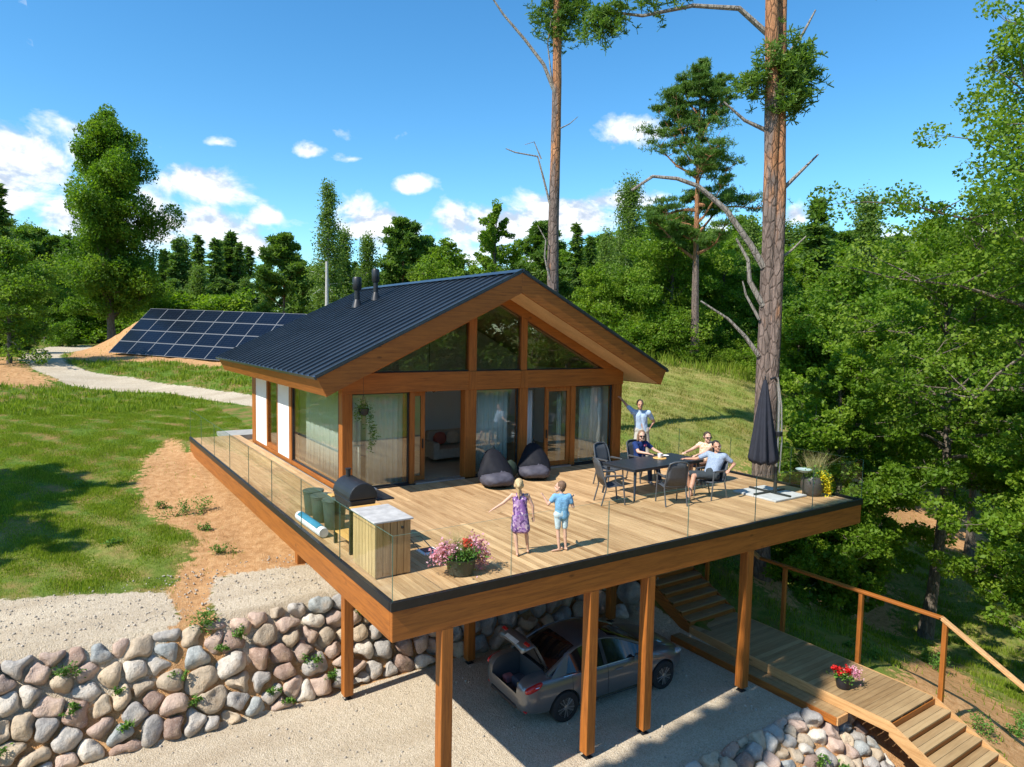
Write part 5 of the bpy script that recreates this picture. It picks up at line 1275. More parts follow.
# --- the two tall pines behind the house and by the deck: tops are above the frame
def big_pine(px, dep, label, h, r0, base=None, fork=False, cb=19, lean=.02, seed=1, dead=(), tufts=()):
    x, y, z = base if base else ground_at(px, dep); o = thing('tall_pine', label, 'tree', (x, y, z)); r_ = np.random.default_rng(seed); m = MB(); m.tube
    def trunk(dx0, dy0, rr, zb, zt_, wob, ph, orange=True):
        
        P = []; Rr = []; n = 26
        for i in range(n+1):
            t_ = i/n; zz = zb + (zt_-zb)*t_; P.append((x+dx0*min(1, t_*3) + wob*math.sin(zz*.35+ph) - lean*CR.x*zz, y+dy0*min(1, t_*3) + wob*math.cos(zz*.3+ph) - lean*CR.y*zz, z+zz)); Rr.append(rr*(1.25-.25*min(1, t_*12))*(1-.62*t_)*(1+.04*math.sin(zz*3)))
        seg = 16; st = len(m.v); m.tube(P, Rr, seg)
        for k in range(len(m.v)-st): zz = m.v[st+k][2]-z; m.att[st+k] = min(.80, max(0, (zz-6)/12.5))
        return P
    P1 = trunk(0, 0, r0, -.3, h, .10, seed); r0 = r0
    if fork: P2 = trunk(.30, -.20, r0*.68, 2.5, h*.95, .08, seed+2)
    m.build('trunk', M['bark_pine'], o)
    for (pts, rr) in dead:       # dead branches: points given as (right, away, up) from the trunk foot
        q = [Vector((x, y, z)) + Vector((CR.x, CR.y, 0))*(a-lean*c) + Vector((CD.x, CD.y, 0))*b_ + Vector((0, 0, c)) for a, b_, c in pts]
        mm = MB(); mm.tint = .1; mm.tube(q, list(np.linspace(rr, rr*.35, len(q))), 7)
        mm.build('dead_branch', M['bark_dead'], o)
    C_ = []; mm = MB(); mm.tint = .7
    for (a, b_, c, s, n) in tufts:
        p = Vector((x, y, z)) + Vector((CR.x, CR.y, 0))*(a-lean*c) + Vector((CD.x, CD.y, 0))*b_ + Vector((0, 0, c))
        for _ in range(n): C_.append(np.array(p) + r_.normal(0, 1, 3)*s)
    # crown above
    for i in range(26):
        zz = cb + (h-cb)*i/26; an = i*2.4; L = (3.4*(1-(i/26)**3)+.6)*r_.uniform(.6, 1.1)
        Pb = branch_pts(r_, (x, y, z+zz), (math.cos(an), math.sin(an), .25+.4*i/26), L, 4, -.03); mm.tube([tuple(p) for p in Pb], [.07, .05, .04, .03, .02], 5, caps=False)
        for p in Pb[2:]:
            for _ in range(16): C_.append(p + r_.normal(0, 1, 3)*np.array([.5, .5, .25])*L*.22)
    mm.build('limbs', M['bark_pine'], o)
    C_ = np.array(C_); C_ = np.repeat(C_, 3, 0) + r_.normal(0, .12, (len(C_)*3, 3)); V, tt_ = needles(C_, r_.normal(.45, .15, len(C_)), .15, 12, r_)
    link_mesh('crown', quads_mesh('crown', V, tt_), M['needle_pine'], o)
    return o
big_pine(557, 28, 'tall bare trunked pine rising behind the roof ridge', 28, .29, base=(14.05, 14.5, float(H(13.9, 14.6))), seed=3, cb=23, lean=.018,
  dead=[([(0, 0, 14.4), (-.5, 0, 15.6), (-1.3, 0, 16.6), (-2.2, 0, 17.6), (-2.9, 0, 18.6)], .09), ([(-.1, 0, 14.5), (-.35, -.1, 16.4), (-.2, -.2, 17.4)], .04), ([(-.15, 0, 9.6), (-.5, -.1, 10.9), (-.75, -.1, 11.8), (-1.7, -.1, 11.95), (-2.1, -.1, 12.1)], .055), ([(-.6, -.1, 11.7), (-.9, -.1, 12.4), (-1.3, 0, 12.3)], .03), ([(-.2, -.2, 6.6), (-.45, -.3, 7.6), (-.4, -.3, 8.3), (-.75, -.3, 8.9)], .05), ([(.2, 0, 13.0), (.6, 0, 13.2), (.95, 0, 13.5)], .03)],
  tufts=[(.2, 0, 17.0, .33, 60), (.8, 0, 17.7, .33, 50), (-.4, 0, 17.7, .35, 50), (.3, 0, 18.2, .5, 70), (.9, 0, 18.6, .4, 40)])
big_pine(765, 19.5, 'thick double trunked pine with dead branches standing against the right deck edge', 29, .275, base=(13.32, 3.25, -3.1), fork=True, seed=5, cb=24, lean=.030,
  dead=[([(-.1, 0, 9.1), (-.5, 0, 9.75), (-1.2, 0, 10.7), (-2.0, 0, 11.35), (-2.6, 0, 11.55), (-3.3, 0, 11.6), (-3.9, 0, 11.2)], .10), ([(-.2, 0, 6.55), (-.6, 0, 7.1), (-1.1, 0, 7.6), (-1.9, 0, 8.1)], .07),
        ([(-.1, 0, 8.0), (-.5, 0, 8.7), (-.55, 0, 9.3), (-.9, 0, 9.9)], .09), ([(0, 0, 12.9), (-.7, 0, 13.2), (-1.3, 0, 13.7)], .07), ([(.3, 0, 11.2), (.9, 0, 11.8), (1.4, 0, 12.3)], .07), ([(.3, 0, 9.3), (.7, 0, 9.6), (1.1, 0, 10.0)], .05),
        ([(.3, 0, 13.2), (.8, 0, 13.5), (1.4, 0, 13.8)], .035), ([(-.2, 0, 7.6), (-.6, 0, 8.3), (-.7, 0, 8.7)], .05), ([(0, 0, 15.5), (-.9, 0, 16.25), (-2.2, 0, 16.3), (-3.6, 0, 16.0), (-4.6, 0, 16.1)], .085), ([(.35, 0, 14.8), (.9, 0, 15.6), (1.2, -.1, 16.2)], .06)],
  tufts=[(-.55, -.2, 14.2, .22, 40), (.1, -.5, 14.7, .26, 40), (.7, -.2, 14.8, .22, 40), (.95, 0, 14.4, .20, 34), (.5, -.4, 14.0, .20, 30), (.7, -.1, 13.7, .16, 20), (.2, -.5, 13.4, .14, 14), (-4.4, 0, 16.0, .24, 36), (-3.5, 0, 16.6, .26, 36), (-4.9, 0, 15.7, .20, 26), (-2.6, 0, 16.8, .3, 34), (3.0, 0, 17.3, .22, 25)])
# --- near leafy trees on the right
def near_tree(base, label, h, rad, n, seed, mat, trunk_r, z0, wide=1., asym=None, size=.17, name='oak_tree', rz=0, lean=(0, 0), bark_='bark_grey'):
    tm, V, tt_ = tree_mesh('broad', seed, h, rad, n, size, z0=z0, trunk_r=trunk_r, asym=asym, lean=lean, nb_=46, tight=.62)
    o = thing(name, label, 'tree', (0, 0, 0)); tm.build('trunk', M[bark_], o, local=True); link_mesh('crown', quads_mesh('crown', V, tt_), M[mat], o, local=True)
    o.location = base; o.rotation_euler = (0, 0, rz); o.scale = (wide, wide, 1); return o
def gp(px, dep): x, y, z = ground_at(px, dep); return (x, y, z-.1)
near_tree(gp(846, 22), 'leafy young oak just beyond the right corner of the deck', 9.0, 2.6, 56000, 61, 'leaf_bright', .17, .10, size=.125)
near_tree(gp(945, 23), 'tall open crowned oak reaching towards the sky right of the deck', 14.5, 4.3, 46000, 62, 'leaf_mid', .20, .40, size=.14, rz=1)
near_tree(gp(862, 27), 'bright leafy tree behind the potted yellow flowers', 10.5, 3.4, 40000, 63, 'leaf_bright', .14, .05, size=.15)
near_tree(gp(815, 20.5), 'low leafy shrub growing in the shade below the deck corner', 3.2, 1.9, 24000, 64, 'leaf_bright', .06, .02, size=.12, name='shrub')
near_tree(gp(855, 21), 'yellow green shrub beside the boardwalk rail beyond the deck', 4.0, 1.5, 20000, 65, 'leaf_bright', .06, .05, size=.12, name='shrub')
near_tree(gp(1072, 16.5), 'tall oak at the right edge whose dark branches hang into the upper corner', 18.5, 4.0, 52000, 66, 'leaf_mid', .22, .46, size=.105, rz=2)
near_tree(gp(1045, 26), 'dense dark leafy tree at the right edge behind the grassy slope', 12, 3.9, 56000, 67, 'leaf_mid', .2, .34, size=.14)
near_tree(gp(985, 33), 'leafy tree in the valley between the two right hand oaks', 11, 4.0, 50000, 68, 'leaf_mid', .2, .40, size=.17)
near_tree(gp(905, 37), 'leafy tree deeper in the valley right of the deck', 11, 4.0, 50000, 69, 'leaf_bright', .2, .40, size=.18)
near_tree(gp(1078, 17.5), 'leafy tree at the right edge whose branches hang over the grassy slope', 8.5, 2.4, 36000, 72, 'leaf_bright', .14, .25, size=.13, rz=.7)
# trees left of the view whose shadows cross the lawn
near_tree((-14.6, 14.6, float(H(-14.6, 14.6))), 'broad tree outside the view on the left that shades the lawn', 12.5, 2.8, 12000, 70, 'leaf_mid', .25, .45, size=.38)
near_tree((-12.9, 11.3, float(H(-12.9, 11.3))), 'second tree outside the view on the left, nearer the gravel shelf', 9.5, 2.1, 7000, 71, 'leaf_mid', .22, .45, size=.38)
# bushes along the meadow edge
random.seed(8)
for i, px in enumerate(span(560, 870, 17)):
    k = random.choice(['bush', 'bush', 'bushD']); plant(k, px, random.uniform(48, 52) if px < 800 else random.uniform(36, 40), None, '%s, %s along the meadow edge counted from the roof' % (KD[k], ordn(i)), 'bushes along the meadow edge', h=random.uniform(1.3, 2.6), wide=1.2, cat='bush')
for i, px in enumerate(span(-60, 300, 24)):
    k = random.choice(['bushD', 'bush']); plant(k, px, random.uniform(68, 74), None, '%s, %s along the foot of the left wood' % (KD[k], ordn(i)), 'bushes along the left wood', h=random.uniform(2.5, 4.5), wide=1.3, cat='bush')
for i, (px, dep, h_) in enumerate([(925, 42, 3), (970, 46, 3.2), (1010, 42, 3), (860, 38, 2.5), (800, 29, 2.2)]):
    plant('bush' if i % 2 else 'bushD', px, dep, None, '%s valley bush among the trees right of the deck, %s' % (['low dark', 'light green'][i % 2], ordn(i)), 'bushes in the valley', h=h_, cat='bush')

# slim spruces added out of view, shaped so their shadow darkens the yard
proto('slim', 'spruce_tree', 'spruce', 81, 34, .95, 16000, .7, 'needle_spruce', 'bark_grey', z0=.45)
for x, y, h_, lb in [(-9.2, -2.05, 33, 'slim tall spruce added outside the view for shade, farther from the gravel yard'), (-6.8, -1.8, 23, 'slim lower spruce added outside the view for shade at the edge of the yard')]:
    plant('slim', 0, 0, None, lb, 'slim spruces added for shade outside the view on the left', h=h_, xyz=(x, y, float(H(x, y))), wide=.62)
# wood behind the viewpoint, mirrored in the window panes and the car
random.seed(31)
for i in range(26):
    a = R(-165 + 11*i); d_ = random.uniform(34, 52); x, y = 2 + d_*math.sin(a + PI) if False else 2 + d_*math.cos(R(185 + 6.6*i)), -8 + d_*math.sin(R(185 + 6.6*i))
    k = random.choice(['broadA', 'spruceA', 'birchB', 'pineB', 'broadC']); plant(k, 0, 0, None, '%s, %s in the wood behind the viewpoint' % (KD[k], ORD[i]), 'wood behind the viewpoint', h=random.uniform(14, 19), xyz=(x, y, -4.0), wide=1.2)
# ------------------------------------------------------------------ people
def skin_mat(name, col):
    t = NT(name); n = t.noise(t.coord('Object'), 9, 3); t.principled(t.ramp(n, [(.3, tuple(x*.92 for x in col)), (.7, tuple(min(1, x*1.06) for x in col))]), .55, 0, .4); return t.m
def cloth(name, a, b=None, scale=40):
    t = NT(name); n = t.noise(t.coord('Object'), scale, 3, .6); b = b or tuple(x*.82 for x in a); w_ = t.noise(t.coord('Object'), 9, 3)
    t.principled(t.ramp(n, [(.4, b), (.6, a)]), .9, 0, .2, t.bump(w_, .5, .02)); return t.m
def caps_mesh(name, caps, voxel, mats, parent, ell=(), smooth=2):
    """union of tapered capsules (p0, r0, p1, r1) and ellipsoids (c, axes matrix) as one continuous surface"""
    V, F_ = [], []; 
    def addm(v, f): b = sum(len(q) for q in V); V.append(v); F_.append(f+b)
    UV, UF = ico(2)
    for p0, r0, p1, r1 in caps:
        p0, p1 = np.array(p0, float), np.array(p1, float); d = p1-p0; L = np.linalg.norm(d)
        if L < 1e-5: addm(UV*r0+p0, UF); continue
        d /= L; s = UV@d; v = np.where((s > 0)[:, None], UV*r1 + p1, UV*r0 + p0); addm(v, UF)
    for c, A in ell: addm(UV@np.array(A, float) + np.array(c, float), UF)
    me = np_mesh(name, np.concatenate(V), np.concatenate(F_), True); tmp = bpy.data.objects.new('tmp_shape', me); COL.objects.link(tmp)
    m = tmp.modifiers.new('r', 'REMESH'); m.mode = 'VOXEL'; m.voxel_size = voxel; m.use_smooth_shade = True
    m = tmp.modifiers.new('s', 'SMOOTH'); m.iterations = smooth; m.factor = .5
    bpy.context.view_layer.update(); dg = bpy.context.evaluated_depsgraph_get(); out = bpy.data.meshes.new_from_object(tmp.evaluated_get(dg)); out.name = name
    bpy.data.objects.remove(tmp); bpy.data.meshes.remove(me); out.materials.clear()
    return link_mesh(name, out, mats, parent)
def v3(*a): return np.array(a, float)
def unit(a): a = np.array(a, float); return a/np.linalg.norm(a)
def hand(caps, wrist, dirn, palm_n, s, side, curl=.5):
    d = unit(dirn); n = unit(np.array(palm_n, float) - d*np.dot(palm_n, d)); sd_ = np.cross(d, n)*side; w0 = np.array(wrist, float)
    for k in (-1, -.33, .33, 1): caps.append((w0 + d*.015*s + sd_*k*.020*s, .013*s, w0 + d*.085*s + sd_*k*.030*s, .012*s))
    for k, L in ((-1, .058), (-.33, .072), (.33, .076), (1, .066)):
        b_ = w0 + d*.088*s + sd_*k*.030*s; m_ = b_ + (d*(1-curl*.35) + n*curl*.5)*L*.5*s; e = m_ + (d*(1-curl) + n*curl*.9)*L*.5*s; caps.append((b_, .0085*s, m_, .008*s)); caps.append((m_, .008*s, e, .0068*s))
    b_ = w0 + d*.03*s + sd_*.028*s; m_ = b_ + unit(d*.7 + sd_*.7 + n*.3)*.038*s; caps.append((b_, .011*s, m_, .0095*s)); caps.append((m_, .0095*s, m_ + unit(d + n*.4 + sd_*.15)*.03*s, .008*s))
def head_parts(c, f, up, s):
    """capsules for skull, jaw, nose, ears, brow; f is the facing direction"""
    f = unit(f); up = unit(np.array(up, float) - f*np.dot(up, f)); r_ = np.cross(f, up); c = np.array(c, float)
    P = lambda a, b_, h: c + r_*a*s + f*b_*s + up*h*s
    caps = [(P(0, .065, -.055), .050*s, P(0, .075, -.085), .030*s), (P(-.03, .05, -.05), .036*s, P(.03, .05, -.05), .036*s), (P(0, .104, .02), .009*s, P(0, .120, -.018), .014*s), (P(-.012, .108, -.02), .009*s, P(.012, .108, -.02), .009*s),
            (P(-.03, .093, .032), .012*s, P(.03, .093, .032), .012*s), (P(-.078, 0, .0), .014*s, P(-.084, -.012, .025), .013*s), (P(.078, 0, .0), .014*s, P(.084, -.012, .025), .013*s), (P(-.018, .098, -.048), .008*s, P(.018, .098, -.048), .008*s)]
    A = np.stack([r_*.076*s, f*.098*s, up*.106*s]); ell = [(P(0, 0, .025), A)]
    return caps, ell, P, (r_, f, up)
def person(label, base, J, mats, s=1.0, kid=False, group=None, voxel=.0095):
    o = thing('person', label, 'person', base)
    caps = []; g = lambda k: np.array(J[k], float)
    k = .86 if kid else 1.0; w_ = J.get('w', 1.0)*s
    face = unit(J['face']); latr = unit(g('shR') - g('shL'))
    # torso
    hp = (g('hipR')+g('hipL'))/2
    caps += [(g('hipR'), .10*k*w_, g('hipL'), .10*k*w_), (hp, .115*k*w_, (hp+g('chest'))/2, .105*k*w_), ((hp+g('chest'))/2 + latr*.04*k, .10*k*w_, g('chest') + latr*.055*k, .115*k*w_), ((hp+g('chest'))/2 - latr*.04*k, .10*k*w_, g('chest') - latr*.055*k, .115*k*w_),
             (g('chest'), .115*k*w_, g('neck'), .055*k*s), (g('shR'), .062*k*w_, g('chest') + np.array([0, 0, .05*k]), .09*k*w_), (g('shL'), .062*k*w_, g('chest') + np.array([0, 0, .05*k]), .09*k*w_), (g('neck'), .052*k*s, g('head') - np.array([0, 0, .04*s]), .05*k*s)]
    for S_ in 'RL':
        caps += [(g('sh'+S_), .055*k*w_, g('el'+S_), .040*k*s), (g('el'+S_), .041*k*s, g('wr'+S_), .026*k*s)]
        hd = g('wr'+S_) - g('el'+S_); hd = np.array(J['hd'+S_], float) if 'hd'+S_ in J else hd
        hand(caps, g('wr'+S_), hd, J.get('pn'+S_, (0, 0, -1)), .95*s*(.85 if kid else 1), 1 if S_ == 'R' else -1, J.get('curl', .45))
        caps += [(g('hip'+S_), .088*k*w_, g('kn'+S_), .056*k*s), (g('kn'+S_), .056*k*s, (g('kn'+S_)*.6+g('an'+S_)*.4), .053*k*s), ((g('kn'+S_)*.6+g('an'+S_)*.4), .053*k*s, g('an'+S_), .034*k*s)]
        fd = unit(J.get('toe'+S_, tuple(face))); a_ = g('an'+S_); 
        caps += [(a_ - fd*.03*k - np.array([0, 0, .03*k]), .033*k*s, a_ + fd*.12*k - np.array([0, 0, .045*k]), .026*k*s), (a_ + fd*.10*k - np.array([0, 0, .045*k]), .028*k*s, a_ + fd*.15*k - np.array([0, 0, .05*k]), .022*k*s)]
    hs = s*(1.08 if kid else 1.0)*1.06
    hc, he, P, fr = head_parts(g('head'), J.get('look', tuple(face)), J.get('hup', (0, 0, 1)), hs)
    caps_mesh('body', caps + hc, voxel, mats['skin'], o, he)
    # eyes, mouth
    b = MB()
    for q in (-.03, .03): c = P(q, .096, .014); b.lathe([(.001, -.006), (.008*hs, 0), (.001, .006)], tuple(c), 8)
    b.build('eyes', M['black'], o)
    return o, P, fr, hs
def limb(j, a, b_, r0, r1, t0=0., t1=1.): A, B = np.array(j[a], float), np.array(j[b_], float); return (A+(B-A)*t0, r0, A+(B-A)*t1, r1)
def garment(o, name, caps, mat, vox=.012, ell=()): return caps_mesh(name, caps, vox, mat, o, ell, 3)
def shirt(o, J, mat, k=1.0, sleeve=.55, low=.0, name='shirt', puff=.014):
    g = lambda q: np.array(J[q], float); w_ = J.get('w', 1.0)*k; hp = (g('hipR')+g('hipL'))/2 + np.array([0, 0, low]); latr = unit(g('shR')-g('shL')); m_ = (hp+g('chest'))/2
    c = [(hp+latr*.05*k, .10*w_+puff, m_+latr*.05*k, .10*w_+puff), (hp-latr*.05*k, .10*w_+puff, m_-latr*.05*k, .10*w_+puff), (m_+latr*.045*k, .10*w_+puff, g('chest')+latr*.055*k, .115*w_+puff), (m_-latr*.045*k, .10*w_+puff, g('chest')-latr*.055*k, .115*w_+puff),
         (g('shR'), .062*w_+puff, g('chest')+np.array([0, 0, .05*k]), .09*w_+puff), (g('shL'), .062*w_+puff, g('chest')+np.array([0, 0, .05*k]), .09*w_+puff), (g('chest'), .115*w_+puff*.7, g('neck')-np.array([0, 0, .02]), .062*k)]
    if sleeve:
        for S_ in 'RL': c.append(limb(J, 'sh'+S_, 'el'+S_, .056*w_+puff, .050*k+puff*.9, 0, sleeve))
    return garment(o, name, c, mat)
def trousers(o, J, mat, k=1.0, frac=1.0, shin=.0, name='trousers'):
    g = lambda q: np.array(J[q], float); w_ = J.get('w', 1.0)*k
    c = [(g('hipR'), .112*w_, g('hipL'), .112*w_), ((g('hipR')+g('hipL'))/2, .118*w_, (g('hipR')+g('hipL'))/2+np.array([0, 0, .08*k]), .112*w_)]
    for S_ in 'RL':
        c.append(limb(J, 'hip'+S_, 'kn'+S_, .100*w_, .100*w_-(.032*k)*frac, 0, frac))
        if shin: c.append(limb(J, 'kn'+S_, 'an'+S_, .070*k, .052*k, 0, shin))
    return garment(o, name, c, mat)
def shoes(o, J, mat, k=1.0):
    for S_ in 'RL':
        a_ = np.array(J['an'+S_], float); fd = unit(J.get('toe'+S_, J['face']))
        garment(o, 'shoe', [(a_-fd*.035*k-np.array([0, 0, .035*k]), .042*k, a_+fd*.10*k-np.array([0, 0, .045*k]), .037*k), (a_-fd*.03*k, .043*k, a_+fd*.02*k-np.array([0, 0, .02*k]), .042*k)], mat, .009)
def hair(o, P, fr, s, mat, ext=(), name='hair', full=True):
    r_, f, up = fr; A = np.stack([r_*.088*s, f*.102*s, up*.104*s]); ell = [(P(0, -.024, .045), A)]; caps = [(P(-.06, -.045, .0), .036*s, P(.06, -.045, .0), .036*s), (P(0, -.05, -.03), .055*s, P(0, -.03, .06), .075*s)]
    for a, b_, r0, r1 in ext: caps.append((P(*a), r0*s, P(*b_), r1*s))
    return caps_mesh(name, caps, .009, mat, o, ell, 2)
def sunglasses(o, P, fr, s):
    r_, f, up = fr; b = MB()
    for q in (-.033, .033): b.frame(tuple(P(q, .114, .012)), tuple(r_*.050*s), tuple(f*.014*s), tuple(up*.036*s))
    b.tube([tuple(P(-.085, .0, .02)), tuple(P(-.075, .09, .02)), tuple(P(0, .115, .02)), tuple(P(.075, .09, .02)), tuple(P(.085, 0, .02))], .005*s, 6); b.build('sunglasses', M['black'], o, .004)
SK = skin_mat('skin_tanned', (.52, .28, .18)); SK2 = skin_mat('skin_fair', (.62, .37, .26))
TOCAM = unit((-.56, -.83, -.05))
# standing man
J = dict(face=(-.56, -.83, 0), look=(-.60, -.80, -.10), w=1.2, hipR=(11.09, 6.22, .98), hipL=(11.24, 6.12, .98), chest=(11.12, 6.18, 1.38), neck=(11.07, 6.15, 1.57), head=(11.03, 6.12, 1.72), shR=(10.96, 6.29, 1.49), shL=(11.29, 6.06, 1.47),
         elR=(10.88, 6.52, 1.70), wrR=(10.93, 6.80, 1.86), pnR=(0, 1, 0), hdR=(.0, .9, .5), elL=(11.50, 6.04, 1.22), wrL=(11.35, 6.04, 1.05), pnL=(-1, 0, 0), knR=(11.00, 6.18, .53), knL=(11.30, 6.08, .53), anR=(10.92, 6.20, .08), anL=(11.36, 6.08, .08))
o, P, fr, s = person('man in light blue short sleeved shirt and beige trousers leaning on the house corner post', (11.1, 6.2, 0), J, {'skin': SK})
shirt(o, J, cloth('light_blue_shirt', (.46, .60, .78)), 1.0, .62, -.02); trousers(o, J, cloth('beige_trousers', (.50, .48, .42)), 1.0, 1.0, .95); shoes(o, J, plain('brown_leather', (.10, .06, .04), .5))
hair(o, P, fr, s, plain('grey_brown_hair', (.10, .07, .05), .8))
o.scale = (1.14, 1.14, 1.08); o.location = (11.02, 6.24, 0)
# woman in navy
J = dict(face=(-.2, -1, 0), look=tuple(TOCAM), w=.98, hipR=(9.20, 4.42, .54), hipL=(9.40, 4.42, .54), chest=(9.30, 4.44, .90), neck=(9.30, 4.40, 1.07), head=(9.29, 4.36, 1.21), shR=(9.14, 4.42, 1.00), shL=(9.46, 4.42, 1.00),
         elR=(9.05, 4.20, .83), wrR=(9.14, 3.95, .815), elL=(9.56, 4.20, .83), wrL=(9.48, 3.95, .815), knR=(9.20, 3.98, .54), knL=(9.42, 3.98, .54), anR=(9.18, 3.92, .09), anL=(9.44, 3.86, .09), toeR=(0, -1, 0), toeL=(0, -1, 0))
o, P, fr, s = person('woman in sunglasses and navy T-shirt with a small pink print sitting behind the table', (9.3, 4.3, 0), J, {'skin': SK2})
shirt(o, J, cloth('navy_tshirt', (.020, .045, .16)), .96, .6); trousers(o, J, cloth('dark_jeans', (.05, .07, .12)), .96, 1.0, .9); shoes(o, J, plain('grey_shoes', (.3, .3, .3), .6), .9)
hair(o, P, fr, s, plain('light_brown_hair', (.22, .13, .075), .7, var=.2, scale=30), [((-.075, -.02, .02), (-.085, .0, -.11), .034, .03), ((.075, -.02, .02), (.085, .0, -.11), .034, .03), ((0, -.06, 0), (0, -.06, -.12), .06, .05)]); sunglasses(o, P, fr, s)
b = MB(); b.frame((9.355, 4.297, .965), (.075, .0, 0), (0, .012, 0), (0, .0, .055)); b.build('shirt_print', plain('pink_print', (.70, .12, .22), .7), o)
o.scale = (1.2, 1.12, 1.03)
# woman in peach
J = dict(face=(-1, -.15, 0), look=tuple(TOCAM), w=.96, hipR=(10.66, 3.46, .54), hipL=(10.66, 3.26, .54), chest=(10.68, 3.33, .90), neck=(10.66, 3.30, 1.08), head=(10.64, 3.27, 1.225), shR=(10.66, 3.48, 1.01), shL=(10.66, 3.17, 1.01),
         elR=(10.40, 3.55, .86), wrR=(10.15, 3.50, .83), elL=(10.36, 3.10, .88), wrL=(10.10, 3.12, .83), knR=(10.28, 3.42, .55), knL=(10.28, 3.22, .55), anR=(10.26, 3.42, .09), anL=(10.24, 3.22, .09), toeR=(-1, 0, 0), toeL=(-1, 0, 0))
o, P, fr, s = person('woman in sunglasses and a peach top resting one arm on the table end', (10.6, 3.35, 0), J, {'skin': SK2})
shirt(o, J, cloth('peach_top', (.82, .66, .50), (.62, .34, .20), 26), .96, .25, name='top'); trousers(o, J, cloth('brown_skirt', (.22, .12, .08)), .96, .95, 0, name='skirt'); shoes(o, J, plain('sandals', (.25, .15, .1), .6), .85)
hair(o, P, fr, s, plain('dark_brown_hair', (.05, .03, .02), .6)); sunglasses(o, P, fr, s)
o.scale = (1.12, 1.18, 1.03)
# man in shorts
J = dict(face=(-1, .1, 0), look=tuple(unit((-.65, -.75, .02))), hup=(-.25, .1, 1), w=1.08, hipR=(9.45, 2.22, .54), hipL=(9.45, 2.02, .54), chest=(9.62, 2.13, .90), neck=(9.66, 2.14, 1.07), head=(9.64, 2.14, 1.22), shR=(9.60, 2.32, 1.01), shL=(9.68, 1.97, 1.01),
         elR=(9.46, 2.54, .86), wrR=(9.40, 2.78, .825), elL=(9.88, 1.84, .82), wrL=(9.66, 1.80, .715), knR=(9.04, 2.44, .56), knL=(8.99, 2.20, .56), anR=(9.16, 2.40, .075), anL=(8.78, 2.14, .075), toeR=(-.9, .1, 0), toeL=(-.9, -.3, 0))
o, P, fr, s = person('barefoot man in grey blue T-shirt and dark shorts sitting sideways at the table', (9.4, 2.15, 0), J, {'skin': SK})
shirt(o, J, cloth('grey_blue_tshirt', (.33, .40, .50), (.24, .30, .40)), 1.0, .62); trousers(o, J, cloth('dark_shorts', (.05, .06, .065)), 1.0, .82, 0, name='shorts'); hair(o, P, fr, s, plain('black_hair', (.02, .015, .012), .6))
o.scale = (1.1, 1.16, 1.03)
# girl, seen from behind
F2 = (.56, .83, 0)
J = dict(face=F2, w=.95, hipL=(2.80, .93, .76), hipR=(2.93, .84, .76), chest=(2.85, .88, 1.02), neck=(2.84, .87, 1.16), head=(2.82, .88, 1.28), shL=(2.74, .96, 1.10), shR=(2.96, .80, 1.10), elL=(2.58, 1.02, .96), wrL=(2.42, 1.10, .85), elR=(3.05, .76, .90), wrR=(3.08, .78, .70),
         knL=(2.80, .94, .43), knR=(3.00, .88, .42), anL=(2.80, .86, .06), anR=(3.06, .90, .07), curl=.35)
o, P, fr, s = person('blond girl in a purple patterned dress walking barefoot away from the railing', (2.88, .88, 0), J, {'skin': SK2}, .84, True, voxel=.008)
dm_ = NT('purple_print_cloth'); c = dm_.coord('Object'); v = dm_.n('ShaderNodeTexVoronoi'); dm_.l(c, v.inputs['Vector']); v.inputs['Scale'].default_value = 26; dm_.principled(dm_.ramp(v.outputs['Color'], [(.0, (.12, .06, .18)), (.35, (.26, .13, .34)), (.6, (.45, .28, .48)), (.8, (.62, .45, .52)), (.92, (.5, .18, .12))], 'CONSTANT'), .95, 0, .1); 
g = lambda q: np.array(J[q], float); hp = (g('hipL')+g('hipR'))/2; lt = unit(g('shR')-g('shL'))
dc = [(g('chest')+lt*.045, .098, g('chest')-lt*.045, .098), (g('chest')+lt*.03, .095, hp+lt*.04, .105), (g('chest')-lt*.03, .095, hp-lt*.04, .105)]
for q in (-1, 0, 1): dc.append((hp+lt*.04*q, .108, hp+lt*.075*q+np.array([.01, 0, -.26]), .105))
garment(o, 'dress', dc, dm_.m, .010)
b = MB()
for q in (-.055, .055): b.tube([tuple(g('chest')+lt*q+np.array([-.05, -.07, .06])), tuple(g('neck')+lt*q*1.1+np.array([0, 0, -.02])), tuple(g('chest')+lt*q+np.array([.05, .07, .06]))], .008, 6)
b.build('dress_straps', dm_.m, o)
hair(o, P, fr, s, plain('blond_hair', (.50, .36, .18), .6, var=.25, scale=40), [((0, -.11, .03), (0, -.125, .02), .05, .045), ((0, -.10, -.02), (0, -.09, -.16), .030, .022), ((0, -.09, -.16), (.01, -.08, -.24), .022, .010)])
